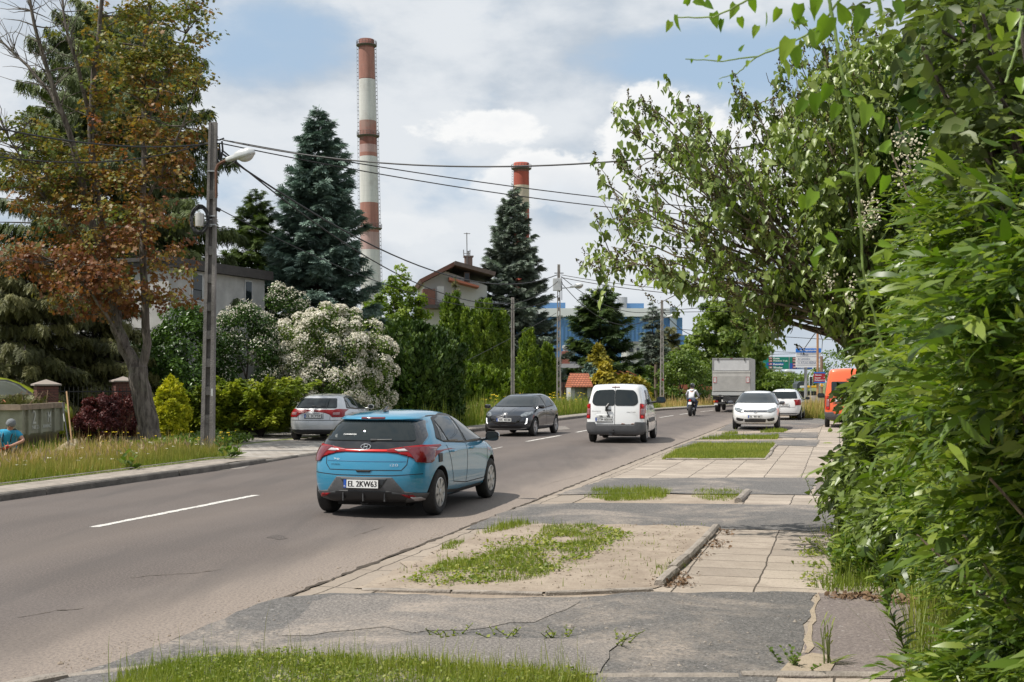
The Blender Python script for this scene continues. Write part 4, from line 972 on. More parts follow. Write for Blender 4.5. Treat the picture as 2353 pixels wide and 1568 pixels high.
 dv = patch(bvh, 'rear', [(-.62, .325), (-.36, .375), (.36, .375), (.62, .325), (.52, .215), (-.52, .215)], 'diffuser_insert', PLASTIC, o, off=.012, res=.06, r=.01)
 for x in (-.30, 0, .30):
  (p, n), = project(bvh, 'rear', [(x, .30)], .0); b = MB(); b.box(p + Vector((0, -.02, -.01)), (.012, .05, .11)); b.build('fin', PLASTIC_G, dv)
 patch(bvh, 'rear', [(-.34, .545), (-.25, .415), (.25, .415), (.34, .545)], 'plate_recess', mat('dark_recess', (.03, .035, .04), .5), o, off=.009, res=.06, r=.01)  # flat dark patch behind the plate
 for ln in ([(-.60, .90), (-.585, .73), (-.52, .655), (.52, .655), (.585, .73), (.60, .90)], [(-.78, .605), (-.4, .585), (.4, .585), (.78, .605)]): strip(bvh, 'rear', ln, .010, 'panel_gap', GAP, o)
 strip(bvh, 'rear', [(-.57, .772), (.57, .772)], .012, 'tailgate_crease', mat('blue_paint_edge', (.02, .14, .26), .35, .3, coat=1), o)  # crease is a flat strip, its shade painted in darker blue
 patch(bvh, 'rear', [(-.12, .655), (-.09, .625), (.09, .625), (.12, .655)], 'grip_recess', GAP, o, off=.006, res=.05)
 (p, n), = project(bvh, 'rear', [(0, .475)], 0.0); plate('EL 2KW63', frame_rear(-.02, p.y - .022, .470, -.05), o, .50, .118)
 (p, n), = project(bvh, 'rear', [(0, .965)], 0.0); M_ = frame_rear(0, p.y - .016, .965, -.25); b = MB()
 ring = [M_ @ Vector((.070 * math.cos(a), .038 * math.sin(a), .006)) for a in np.linspace(0, 2 * math.pi, 33)]; b.tube(ring, .0062, 6)
 b.tube([M_ @ Vector((-.030, -.026, .006)), M_ @ Vector((-.018, .028, .006))], .007, 6); b.tube([M_ @ Vector((.018, -.028, .006)), M_ @ Vector((.030, .026, .006))], .007, 6); b.tube([M_ @ Vector((-.024, -.004, .006)), M_ @ Vector((.024, .004, .006))], .007, 6)
 b.build('emblem', CHROME, o)
 def rtxt(s, x, z, w, h, m, tilt=-.08, dx=0, nm='lettering'):
  (p, n), = project(bvh, 'rear', [(x, z)], 0.0); yaw = math.atan2(n.x, -n.y); return text_obj(s, w, h, frame_rear(x, p.y, z, tilt, yaw), m, o, nm, thick=.008)
 rtxt('HYUNDAI', -.43, .725, .14, .022, mat('dark_lettering', (.05, .06, .07), .3, .6)); rtxt('i20', .42, .725, .11, .034, CHROME)
 rtxt('>o', -.42, .80, .09, .030, PLATEW)
 (p, n), = project(bvh, 'rear', [(0.05, 1.045)], 0.02); (p2, n2), = project(bvh, 'rear', [(.34, 1.055)], 0.015); wiper(p, p2, None, o, .022)
 (p, n), = project(bvh, 'rear', [(-.49, 1.105)], 0.011); b = MB(); b.lathe([(.034, 0), (.034, .003)], 20, frame_rear(-.49, p.y - .004, 1.105, -.75)); b.build('round_sticker', mat('sticker_grey', (.10, .11, .11), .7), o)
 (p, n), = project(bvh, 'rear', [(-.28, 1.12)], 0.011); text_obj('5 GWARANCJA', .19, .030, frame_rear(-.28, p.y - .006, 1.12, -.75), PLATEW, o, 'sticker', .012)
 (p, n), = project(bvh, 'top', [(0, S_(.83))], 0); b = MB(); b.prism([(-.09, 0), (.07, 0), (.035, .035), (-.05, .075), (-.085, .07)], -.02, .02, Matrix.Translation(p) @ Matrix.Rotation(R(-90), 4, 'Z') @ Matrix.Rotation(R(90), 4, 'X')); b.build('roof_aerial', GLOSSB, o, bev=.01)
 b = MB(); b.tube([(-.05 + .055 * math.cos(a), S_(.16), .20 + .022 * math.sin(a)) for a in np.linspace(0, 2 * math.pi, 13)], .007, 5); b.build('tow_eye', PLASTIC, o)
 b = MB(); b.box((0, S_(.9), .20), (1.0, 1.2, .10)); b.box((.35, S_(.45), .19), (.34, .2, .10)); b.build('underbody', WELL, o)
 for x in (-.575, .575): strip(bvh, 'top', [(x * .94, S_(.75)), (x, S_(1.4)), (x * .98, S_(2.15))], .02, 'roof_channel', PLASTIC, o)
 patch(bvh, 'right', sp([(.60, .86), (.74, .86), (.74, .74), (.60, .74)]), 'black_sticker', INK, o, off=.005, res=.05)
 return o
blue_car()
def generic(label, L_, W_, H_, loc, th, paint, plate_txt, kind='rear', tweak=None, ra=.165, fa=.80, r=.31, rim='cap', name='hatchback_car', base=HATCH, bl=4.04, bw=1.775, bh=1.45, rimm=None, sub=2):
 o = empty(name, loc, th, label, 'car'); T_ = dup_tab(base)
 if tweak: tweak(T_)
 sx, sy, sz = W_ / bw, L_ / bl, H_ / bh
 for l in range(len(T_['Y'])): T_['Y'][l] = [y - bl / 2 for y in T_['Y'][l]]
 ya, yf = (ra - .5) * L_, (fa - .5) * L_
 body, bvh = make_body(T_, (sx, sy, sz), paint, o, (ya, yf), r, W_ / 2, sub)
 for y in (ya, yf):
  for sg in (1, -1): wheel(sg * (W_ / 2 - .115), y, r, .19, o, sg, rim, rimm)
 b = MB(); b.box((0, -.1, .24), (W_ * .62, L_ * .66, .10)); b.build('underbody', WELL, o)
 f = lambda ps: [((a - bl / 2) * sy, z * sz) for a, z in ps]; g = lambda ps: [(x * sx, z * sz) for x, z in ps]
 return o, bvh, f, g, (sx, sy, sz)
def side_std(o, bvh, f, polys, frame, fr_m=PLASTIC, gl=GLASS_S, hz=.86, hm=None):
 side_glass(bvh, o, [f(p) for p in polys], gl, f(frame))
 for v in ('right', 'left'):
  for ln in ([(1.93, .94), (1.95, .62), (1.92, .30)], [(3.0, .93), (2.98, .6), (2.9, .30)]): strip(bvh, v, f(ln), .014, 'door_gap', GAP, o)
  for hy in (1.28, 2.2):
   if hm: handle(bvh, v, f([(hy, hz)])[0][0], f([(hy, hz)])[0][1], o, hm)
STDF = [(.72, 1.06), (.95, 1.0), (1.9, .945), (3.10, .935), (2.86, 1.09), (2.52, 1.27), (2.2, 1.365), (1.6, 1.39), (1.05, 1.34)]
STDP = [[(.86, 1.02), (1.10, 1.0), (1.02, 1.27)], [(1.14, 1.0), (1.88, .965), (1.86, 1.335), (1.40, 1.355), (1.07, 1.30)], [(1.97, .962), (2.98, .955), (2.72, 1.12), (2.40, 1.285), (2.15, 1.335), (1.95, 1.34)]]
def silver_car():
 p = mat('silver_metallic_paint', (.52, .53, .54), .34, .45, coat=.8)
 def tw(t):
  t['X'][5] = [.56, .59, .61, .62, .62, .60, .635, .69, .665, .61, .50]; t['Y'][5][0] = .62; t['Y'][5][1] = .78; t['Y'][5][2] = .98
  t['Y'][4][0] = .20; t['Z'][4] = [.955, .965, .965, .96, .95, .945, .94, .93, .89, .82, .73]; t['Z'][5][0] = 1.325; t['rb'] = [.08, .09, .09, .08, .07, .05]; t['X'][4][0] = .71; t['yt'][0] = -.05
 o, bvh, f, g, s = generic('silver hatchback parked on the left driveway, licence plate EL 3CY59', 4.15, 1.735, 1.42, (-5.66, 38.0, .065), -R(9), p, '', tweak=tw, r=.31, rim='alloy')
 side_std(o, bvh, f, STDP, [(.78, 1.0), (.95, .985), (1.9, .94), (3.10, .93), (2.86, 1.08), (2.52, 1.27), (2.2, 1.365), (1.6, 1.385), (1.12, 1.34)], hm=p)
 patch(bvh, 'rear', g([(-.66, 1.005), (-.555, 1.31), (.555, 1.31), (.66, 1.005)]), 'rear_window', GLASS, o, off=.006, r=.05)
 for sg in (1, -1):
  k = (lambda q: q) if sg == 1 else mirror_poly; v = 'right' if sg == 1 else 'left'
  lp = patch(bvh, 'rear', g(k([(.54, .735), (.54, .91), (.60, .97), (.72, .985), (.84, .965), (.86, .735)])), 'tail_light', REDL, o, off=.008, r=.03)
  patch(bvh, 'rear', g(k([(.58, .80), (.58, .875), (.76, .885), (.76, .80)])), 'clear_lens', PINKL, lp, off=.012, r=.02)
  patch(bvh, v, f([(.12, .735), (.12, .965), (.34, .95), (.36, .735)]), 'tail_light_side', REDL, lp, off=.008, r=.02)
  mirror(sg * .85, f([(2.9, 1)])[0][0], .955, sg, o, p, .95)
 patch(bvh, 'rear', g([(-.84, .25), (-.84, .36), (.84, .36), (.84, .25), (.6, .19), (-.6, .19)]), 'bumper_skirt', PLASTIC, o, off=.007, r=.02)
 strip(bvh, 'rear', g([(-.84, .64), (.84, .64)]), .016, 'bumper_gap', GAP, o); strip(bvh, 'rear', g([(-.52, .95), (-.50, .655)]), .010, 'panel_gap', GAP, o); strip(bvh, 'rear', g([(.52, .95), (.50, .655)]), .010, 'panel_gap', GAP, o)
 (q, n), = project(bvh, 'rear', [(0, .72)], 0); plate('EL 3CY59', frame_rear(-.03, q.y - .01, .755, -.05), o)
 patch(bvh, 'rear', g([(-.32, .685), (-.30, .855), (.30, .855), (.32, .685)]), 'plate_recess', mat('silver_recess_shade', (.30, .31, .32), .4, .3), o, off=.003, r=.02)  # flat patch, recess shade put into a darker silver
 b = MB()
 for i in range(4): M_ = frame_rear(-.075 + .05 * i, q.y - .012, .925, -.2); b.tube([M_ @ Vector((.031 * math.cos(a), .031 * math.sin(a), .006)) for a in np.linspace(0, 2 * math.pi, 21)], .0055, 5)
 b.build('emblem', mat('red_tinted_chrome', (.30, .10, .10), .3, .5), o)
 (q1, n), = project(bvh, 'rear', [(-.12, 1.04)], .015); (q2, n), = project(bvh, 'rear', [(.32, 1.03)], .015); wiper(q1, q2, None, o, .018)
 (q, n), = project(bvh, 'top', [(0, -1.2)], 0); b = MB(); b.tube([q, q + Vector((0, -.05, .16))], [.008, .003], 5); b.build('roof_aerial', PLASTIC, o)
silver_car()
def front_std(o, bvh, g, wsp):
 patch(bvh, 'front', g(wsp), 'windscreen', GLASS, o, off=.005, r=.05, res=.07)
def dark_car():
 p = mat('dark_grey_blue_paint', (.028, .034, .046), .28, .35, coat=1.0)
 o, bvh, f, g, s = generic('dark blue grey hatchback coming towards us in the far lane, licence plate WE 4EE88', 4.04, 1.775, 1.45, (.36, 42.2, 0), R(180 - 18), p, '', r=.32, rim='alloy', rimm=mat('alloy_rim', (.45, .45, .46), .3, .8), sub=3)
 side_std(o, bvh, f, STDP, STDF, hm=p)
 front_std(o, bvh, g, [(-.70, 1.0), (-.56, 1.355), (.56, 1.355), (.70, 1.0)])
 gr = patch(bvh, 'front', g([(-.58, .70), (-.50, .50), (-.30, .42), (.30, .42), (.50, .50), (.58, .70), (.34, .715), (-.34, .715)]), 'grille', GLOSSB, o, off=.006, r=.02)
 for i in range(6):
  for sg in (1, -1): strip(bvh, 'front', g([(sg * .03, .46 + .045 * i), (sg * .30, .50 + .04 * i), (sg * (.42 + .02 * i), .47 + .045 * i)]), .010, 'grille_bar', mat('grille_grey', (.10, .10, .11), .3, .6), gr, off=.012)
 for sg in (1, -1):
  k = (lambda q: q) if sg == 1 else mirror_poly
  patch(bvh, 'front', g(k([(.50, .71), (.60, .80), (.80, .84), (.84, .78), (.70, .68), (.56, .665)])), 'headlight', HEADL, o, off=.008, r=.02)
  patch(bvh, 'front', g(k([(.70, .62), (.73, .62), (.715, .46), (.66, .42), (.655, .44), (.685, .48)])), 'daytime_lamp', mat('lit_daytime_lamp', (.9, .9, .9), .2, emit=(1, 1, 1), estr=1.2), o, off=.010, r=.005)
  mirror(sg * .865, f([(2.92, 1)])[0][0], .965, sg, o, GLOSSB)
  strip(bvh, 'front', g([(sg * .12, .80), (sg * .20, .95)]), .010, 'bonnet_crease', GAP, o)  # crease shade painted as near-black strips
  strip(bvh, 'top', [(sg * .34, 1.15), (sg * .26, 1.80)], .012, 'bonnet_line', mat('paint_edge', (.015, .018, .024), .3, .3, coat=1), o)  # darker copy of the paint stands in for the fold's shade
 patch(bvh, 'front', g([(-.60, .34), (-.50, .385), (.50, .385), (.60, .34), (.5, .295), (-.5, .295)]), 'lower_grille', INK, o, off=.007, r=.02)
 strip(bvh, 'front', g([(-.68, .29), (-.5, .265), (.5, .265), (.68, .29)]), .028, 'silver_lip', mat('satin_silver', (.45, .46, .47), .35, .6), o, off=.012)
 (q, n), = project(bvh, 'front', [(0, .57)], 0); plate('WE 4EE88', frame_front(0, q.y + .03, .57, .0), o)
 (q, n), = project(bvh, 'front', [(0, .765)], 0); M_ = frame_front(0, q.y + .014, .765, -.35); b = MB(); b.tube([M_ @ Vector((.075 * math.cos(a), .040 * math.sin(a), .006)) for a in np.linspace(0, 2 * math.pi, 25)], .008, 5)
 for u in (-1, 1): b.tube([M_ @ Vector((u * .024 - .006, -.027, .006)), M_ @ Vector((u * .024 + .006, .027, .006))], .008, 5)
 b.tube([M_ @ Vector((-.024, 0, .006)), M_ @ Vector((.024, 0, .006))], .008, 5); b.build('emblem', mat('white_silver', (.8, .8, .8), .25, .5), o)
dark_car()
WHITE = mat('white_car_paint', (.80, .80, .79), .25, coat=1.0)
def white_front():
 def tw(t):
  t['Z'][5][8:] = [.955, .90, .80]; t['Z'][4][8:] = [.92, .865, .77]; t['X'][5] = [.52, .57, .60, .62, .62, .61, .65, .70, .68, .64, .54]; t['X'][3][10] = .70; t['X'][2][10] = .72; t['X'][1][10] = .70; t['fb'] = [.12, .14, .15, .14, .14, .14]
 o, bvh, f, g, s = generic('white hatchback parked on the right pavement facing us, licence plate EL 9EH83', 4.20, 1.79, 1.48, (9.72, 47.4, .02), R(180 - 13.5), WHITE, '', tweak=tw, r=.315, rim='alloy', sub=3)
 side_std(o, bvh, f, STDP, STDF, hm=WHITE)
 front_std(o, bvh, g, [(-.72, 1.0), (-.575, 1.36), (.575, 1.36), (.72, 1.0)])
 gr = patch(bvh, 'front', g([(-.46, .665), (-.46, .735), (.46, .735), (.46, .665)]), 'grille', GLOSSB, o, off=.006, r=.01)
 for z in (.685, .715): strip(bvh, 'front', g([(-.45, z), (.45, z)]), .008, 'chrome_bar', CHROME, gr, off=.011)
 for sg in (1, -1):
  k = (lambda q: q) if sg == 1 else mirror_poly
  patch(bvh, 'front', g(k([(.42, .665), (.44, .745), (.62, .815), (.76, .83), (.78, .76), (.70, .69), (.55, .645)])), 'headlight', HEADL, o, off=.008, r=.03)
  mirror(sg * .865, f([(2.92, 1)])[0][0], .985, sg, o, WHITE if False else mat('mirror_cap_dark', (.05, .05, .055), .25, coat=1), 1.0)
  patch(bvh, 'front', g(k([(.46, .33), (.42, .42), (.70, .47), (.71, .38), (.62, .335)])), 'side_intake', PLASTIC, o, off=.006, r=.02)
 patch(bvh, 'front', g([(-.38, .30), (-.42, .415), (.42, .415), (.38, .30)]), 'lower_grille', PLASTIC, o, off=.008, r=.02)
 for z in (.33, .36, .39): strip(bvh, 'front', g([(-.36, z), (.36, z)]), .008, 'grille_bar', PLASTIC_G, o, off=.013)
 strip(bvh, 'front', g([(-.40, .415), (-.37, .29), (.37, .29), (.40, .415)]), .010, 'chrome_edge', CHROME, o, off=.012)
 (q, n), = project(bvh, 'front', [(0, .5)], 0); plate('EL 9EH83', frame_front(0, q.y + .02, .505), o)
 (q, n), = project(bvh, 'front', [(0, .70)], 0); M_ = frame_front(0, q.y + .016, .715, -.1); b = MB(); b.tube([M_ @ Vector((.062 * math.cos(a), .062 * math.sin(a), .008)) for a in np.linspace(0, 2 * math.pi, 25)], .008, 5)
 b.tube([M_ @ Vector(v) for v in ((-.035, .045, .008), (-.015, .004, .008), (0, .03, .008), (.015, .004, .008), (.035, .045, .008))], .006, 5); b.tube([M_ @ Vector(v) for v in ((-.048, .02, .008), (-.022, -.045, .008), (0, -.008, .008), (.022, -.045, .008), (.048, .02, .008))], .006, 5); b.build('emblem', CHROME, o)
 wiper((.45, f([(3.12, 1)])[0][0], 1.03), (-.1, f([(3.0, 1)])[0][0], 1.06), None, o, .014)
white_front()
def white_rear():
 def tw(t):
  t['X'][5] = [.57, .60, .62, .63, .63, .62, .65, .69, .665, .61, .50]; t['Y'][5][0] = .32; t['Y'][5][1] = .48; t['Y'][4][0] = .16; t['Y'][3][0] = .13; t['X'][4][0] = .74; t['X'][3][0] = .78; t['rb'] = [.08, .09, .09, .07, .06, .06]; t['yt'][0] = -.06
 o, bvh, f, g, s = generic('white hatchback seen from behind, parked past the front-facing white car', 3.99, 1.66, 1.49, (13.62, 59.3, .02), -R(17), WHITE, '', tweak=tw, r=.31, rim='cap')
 side_std(o, bvh, f, STDP, STDF, hm=WHITE)
 patch(bvh, 'rear', g([(-.69, 1.0), (-.60, 1.32), (.60, 1.32), (.69, 1.0)]), 'rear_window', GLASS, o, off=.006, r=.05)
 for sg in (1, -1):
  k = (lambda q: q) if sg == 1 else mirror_poly; v = 'right' if sg == 1 else 'left'
  lp = patch(bvh, 'rear', g(k([(.60, .68), (.62, .80), (.70, .95), (.83, .96), (.86, .80), (.84, .70)])), 'tail_light', REDL, o, off=.009, r=.03)
  patch(bvh, v, f([(.10, .69), (.12, .95), (.34, .94), (.32, .72)]), 'tail_light_side', REDL, lp, off=.009, r=.03); mirror(sg * .86, f([(2.9, 1)])[0][0], .98, sg, o, PLASTIC, 1.0)
 (q, n), = project(bvh, 'rear', [(0, .70)], 0); plate('EL 101WC', frame_rear(0, q.y - .01, .72, -.03), o)
 strip(bvh, 'rear', g([(-.6, .80), (-.58, .60), (.58, .60), (.6, .80)]), .012, 'panel_gap', GAP, o); strip(bvh, 'rear', g([(-.80, .30), (.80, .30)]), .05, 'bumper_skirt', PLASTIC_G, o)
 (q1, n), = project(bvh, 'rear', [(-.1, 1.03)], .015); (q2, n), = project(bvh, 'rear', [(.34, 1.03)], .015); wiper(q1, q2, None, o, .016)
 (q, n), = project(bvh, 'top', [(0, -1.3)], 0); b = MB(); b.tube([q, q + Vector((0, -.05, .18))], [.010, .004], 5); b.build('roof_aerial', PLASTIC, o)
white_rear()
def lime_car():
 p = mat('lime_paint', (.30, .36, .02), .35, coat=1)
 o, bvh, f, g, s = generic('lime yellow small van half hidden behind the rubbish skip', 3.9, 1.7, 1.92, (-14.3, 33.5, .10), R(-72), p, '', r=.31, rim='cap')
 side_std(o, bvh, f, STDP, STDF, gl=mat('dusty_glass', (.10, .11, .09), .15), hm=p)
 patch(bvh, 'rear', g([(-.64, 1.0), (-.55, 1.31), (.55, 1.31), (.64, 1.0)]), 'rear_window', GLASS, o, off=.006, r=.05)
lime_car()
def white_van(loc, th, label, paint, H_=1.80, L_=4.38, W_=1.81, txt='ETM 05018', orange=False):
 o, bvh, f, g, s = generic(label, L_, W_, H_, loc, th, paint, '', base=VAN, bl=4.38, bw=1.81, bh=1.82, r=.325, ra=.20, fa=.822, name='delivery_van', rim='cap', sub=3)
 o['category'] = 'van'
 if not orange:
  patch(bvh, 'rear', [(-.70, 1.22), (-.66, 1.47), (-.56, 1.60), (-.012, 1.62), (-.012, 1.13), (-.60, 1.13)], 'rear_window', GLASS, o, off=.006, r=.07)
  patch(bvh, 'rear', [(.012, 1.62), (.56, 1.60), (.66, 1.47), (.70, 1.22), (.60, 1.13), (.012, 1.13)], 'rear_window', GLASS, o, off=.006, r=.07)
 else:
  for a, b_ in ((-.68, -.04), (.04, .68)): patch(bvh, 'rear', [(a, 1.30), (a, 1.86), (b_, 1.86), (b_, 1.30)], 'rear_window', GLASS, o, off=.006, r=.06)
 zt = 1.2 if not orange else 1.3
 for sg in (1, -1):
  k = (lambda q: q) if sg == 1 else mirror_poly; v = 'right' if sg == 1 else 'left'
  lp = patch(bvh, 'rear', k([(.745, .74), (.745, zt), (.86, zt - .02), (.885, .95), (.875, .74)]), 'tail_light', REDL, o, off=.008, r=.025)
  patch(bvh, 'rear', k([(.765, .86), (.765, zt - .16), (.865, zt - .16), (.865, .86)]), 'clear_lens', PINKL, lp, off=.012, r=.01)
  for z in (.795, zt - .08):
   (q, n), = project(bvh, 'rear', [(sg * .81, z)], .010); b = MB(); b.lathe([(.045, 0), (.045, .012), (.02, .016)], 18, frame_rear(q.x, q.y, q.z)); b.build('round_lens', REDB, lp)
  patch(bvh, v, [((a - .5) * L_, z) for a, z in ((.035, .74), (.035, zt - .02), (.075, zt - .08), (.065, .74))], 'tail_light_side', REDL, lp, off=.007, r=.01)
  fr = [((a - 2.19) * s[1], z) for a, z in ((1.98, 1.12), (1.98, 1.60), (2.5, 1.58), (2.85, 1.45), (3.22, 1.17), (3.10, 1.09))]
  patch(bvh, v, fr, 'side_window', GLASS_S, o, off=.006, r=.05)
  if not orange: patch(bvh, v, [((a - 2.19) * s[1], z) for a, z in ((1.12, 1.14), (1.14, 1.60), (1.88, 1.60), (1.88, 1.12))], 'side_window', GLASS, o, off=.006, r=.05)
  for ln in ([(1.92, 1.65), (1.92, .40)], [(3.2, 1.12), (3.1, .7), (3.0, .40)], [(1.05, 1.6), (1.03, .80), (1.1, .45)]): strip(bvh, v, [((a - 2.19) * s[1], z) for a, z in ln], .014, 'door_gap', GAP, o)
  patch(bvh, v, [((a - 2.19) * s[1], z) for a, z in ((1.3, .60), (1.3, .73), (2.95, .73), (2.95, .60))], 'rubbing_strip', PLASTIC_G, o, off=.012, r=.03)
  patch(bvh, v, [((a - 2.19) * s[1], z) for a, z in ((.06, .30), (.06, .64), (.42, .62), (.42, .30))], 'bumper_end', PLASTIC_G, o, off=.010, r=.03)
  mirror(sg * .94, (3.02 - 2.19) * s[1], 1.22, sg, o, PLASTIC, 1.45)
  handle(bvh, v, (1.78 - 2.19), 1.0, o, PLASTIC)
  handle(bvh, v, (2.10 - 2.19), 1.0, o, PLASTIC)
 patch(bvh, 'rear', [(-.87, .28), (-.88, .56), (-.80, .64), (-.60, .645), (-.58, .56), (.58, .56), (.60, .645), (.80, .64), (.88, .56), (.87, .28)], 'rear_bumper', PLASTIC_G, o, off=.022, r=.03, thick=.04)
 patch(bvh, 'rear', [(-.10, 1.68), (-.10, 1.705), (.14, 1.705), (.14, 1.68)] if not orange else [(-.1, 1.95), (-.1, 1.98), (.1, 1.98), (.1, 1.95)], 'brake_light', REDD, o, off=.006)
 strip(bvh, 'rear', [(0, 1.73 if not orange else 2.0), (0, .57)], .014, 'door_gap', GAP, o)
 strip(bvh, 'rear', [(-.70, .57), (.70, .57)], .014, 'door_gap', GAP, o)
 if not orange:
  patch(bvh, 'rear', [(-.56, .615), (-.56, .86), (-.05, .86), (-.05, .615)], 'plate_recess', mat('white_recess_shade', (.55, .55, .54), .4), o, off=.004, r=.02)  # flat patch, the white greyed to paint the recess shade
  (q, n), = project(bvh, 'rear', [(-.33, .72)], 0); plate(txt, frame_rear(-.32, q.y - .014, .715), o)
  for x in (-.42, -.20):
   b = MB(); b.box((x, q.y - .02, .825), (.09, .03, .022)); b.build('plate_lamp', PLASTIC, o)
  (q, n), = project(bvh, 'rear', [(-.2, 1.0)], 0); b = MB(); b.tube([(-.24, q.y - .03, 1.0), (-.10, q.y - .045, 1.0)], [.03, .022], 8); b.build('rear_handle', PLASTIC, o)
  b = MB(); b.tube([(-.26, q.y - .05, .97), (-.24, q.y - .05, 1.10), (-.18, q.y + .0, 1.19)], [.03, .04, .035], 8); b.tube([(-.27, q.y - .04, 1.02), (-.14, q.y - .03, .76)], [.012, .008], 5); b.build('wiper', PLASTIC, o)
  text_obj('PEUGEOT', .27, .034, frame_rear(-.56, q.y + .006, .96, 0, .02), PLASTIC_G, o, thick=.012); text_obj('PARTNER', .27, .034, frame_rear(.50, q.y + .010, .935, 0, -.02), PLASTIC_G, o, thick=.014)
  b = MB(); b.tube([(-.02, q.y + .1, .30), (-.02, q.y - .10, .30), (-.02, q.y - .14, .36)], .022, 7); b.lathe([(.0, -.03), (.022, -.02), (.03, 0), (.022, .02), (.0, .03)], 10, Matrix.Translation((-.02, q.y - .14, .41))); b.box((-.12, q.y - .07, .27), (.10, .05, .06)); b.build('tow_bar', PLASTIC, o)
  for i in range(5):
   rr_ = random.Random(i); x = .14 + .42 * rr_.random(); w = .03 + .05 * rr_.random(); patch(bvh, 'rear', [(x, .575), (x + w * .2, .595 + .015 * rr_.random()), (x + w, .60), (x + w * 1.3, .575)], 'rust', mat('rust', (.22, .09, .04), .9, var=.3, vscale=40), o, off=.005, res=.05)
 else:
  (q, n), = project(bvh, 'rear', [(-.3, 1.05)], 0); plate('EL 6L7EE', frame_rear(-.40, q.y - .012, 1.12), o); text_obj('TRAFIC', .40, .05, frame_rear(-.45, q.y + .004, 1.235), PLASTIC_G, o, thick=.012)
 return o
white_van((3.57, 38.15, 0), -R(12.5), 'white delivery van driving away with twin rear doors, licence plate ETM 05018', WHITE)
white_van((14.1, 50.1, .0), -R(15), 'orange van with a high roof parked behind the hedge on the right, text TRAFIC', mat('orange_paint', (.80, .13, .035), .3, coat=1), H_=2.42, L_=4.8, W_=1.92, orange=True)
def lorry():
 o = empty('box_lorry', (13.35, 72.7, 0), -R(14.5), 'grey box lorry with a folded tail lift driving away', 'lorry')
 G1 = mat('pale_grey_panel', (.52, .52, .52), .5, var=.06, vscale=3); G2 = mat('aluminium_tail_lift', (.50, .485, .455), .45, .2, var=.1, vscale=2); G3 = mat('grey_tarpaulin', (.42, .42, .42), .7, var=.08, vscale=1.5, bump=.3, bscale=3); DK = mat('dark_chassis', (.05, .05, .05), .7)
 W_ = 2.30; z0, z1 = .98, 3.30; L_ = 5.2
 b = MB(); b.box((0, L_ / 2 + .02, (z0 + z1) / 2), (W_, L_, z1 - z0)); bd = b.build('cargo_box', G3, o, bev=.02)
 b = MB()
 for x in (-W_ / 2 + .04, W_ / 2 - .04): b.box((x, -.005, (z0 + z1) / 2), (.09, .06, z1 - z0 + .02))
 b.box((0, -.005, z1 - .035), (W_ + .01, .065, .08)); b.box((0, -.005, z0 + .02), (W_, .06, .06)); b.build('rear_frame', mat('grey_frame', (.26, .26, .26), .5), o)
 b = MB(); b.box((0, .0, 2.88), (W_ - .18, .03, .66)); b.build('upper_panel', G1, o)
 b = MB(); b.box((0, -.05, 1.90), (W_ - .04, .05, 1.22))
 for i in range(34): b.box((-1.06 + i * .0642, -.082, 1.76), (.028, .014, .92))
 b.box((0, -.085, 2.44), (W_ - .04, .02, .02)); lift = b.build('tail_lift', G2, o)
 b = MB(); b.box((0, -.075, 1.14), (W_ + .04, .10, .20)); b.build('lift_edge', mat('pale_aluminium', (.52, .52, .50), .4, .3), lift)
 for x in (-.98, .98):
  b = MB(); b.box((x, -.095, 1.98), (.19, .012, .34)); w = b.build('warning_board', mat('board_white', (.72, .70, .68), .5), lift)
  b = MB();
  for dx, dz, sx, sz in ((0, .16, .20, .025), (0, -.16, .20, .025), (-.09, 0, .022, .3), (.09, 0, .022, .3)): b.box((x + dx, -.105, 1.98 + dz), (sx, .008, sz))
  b.build('board_edge', mat('board_red', (.42, .04, .05), .5), w)
  for k in range(4): text_obj(['BUDU', 'WINDA', 'UWAGA', 'STOP'][k], .12, .03, frame_rear(x, -.104, 2.07 - .06 * k), INK, w, thick=.004)
 b = MB(); b.box((0, -.03, z1 - .02), (.14, .04, .03)); b.build('top_light', REDL, o)
 for x in (-.80, .80): b = MB(); b.box((x, -.04, z1 - .09), (.06, .04, .16)); b.build('hinge', DK, o)
 b = MB(); b.box((0, 2.4, .80), (.86, 6.4, .22)); b.box((0, .1, .86), (W_ - .1, .12, .18)); b.box((0.12, -.02, .56), (1.9, .07, .12)); b.box((-.35, -.02, .72), (.08, .06, .3)); b.box((.75, -.02, .72), (.08, .06, .3)); b.box((-.68, -.1, 1.0), (.14, .14, .14)); b.tube([(-.66, -.08, .98), (-.64, .1, .6), (-.62, .2, .42)], [.07, .06, .05], 6); b.build('chassis', DK, o)
 for x in (-.95, .95):
  b = MB(); b.box((x, -.03, .66), (.30, .06, .12)); tl = b.build('tail_light', REDL, o); b = MB(); b.box((x * 1.09, -.035, .66), (.09, .065, .11)); b.build('indicator', ORANGEL, tl)
  b = MB(); b.box((x * .98, -.03, .50), (.22, .02, .12)); b.build('mudflap', PLATEW if x < 0 else PLASTIC, o)
 plate('WGM 1212', frame_rear(-.05, -.06, .60), o, .40, .11)
 for y in (1.25, 6.0):
  for sg in (1, -1): wheel(sg * .92, y, .40, .30 if y < 3 else .22, o, sg, 'cap', mat('steel_rim', (.3, .3, .3), .5, .4), .55)
 b = MB(); b.prism([(5.35, .5), (5.35, 2.3), (5.6, 2.42), (6.5, 2.36), (6.95, 1.5), (7.05, .5)], -1.02, 1.02, Matrix(((0, 0, 1, 0), (1, 0, 0, 0), (0, 1, 0, 0), (0, 0, 0, 1)))); b.build('cab', WHITE, o, bev=.05)
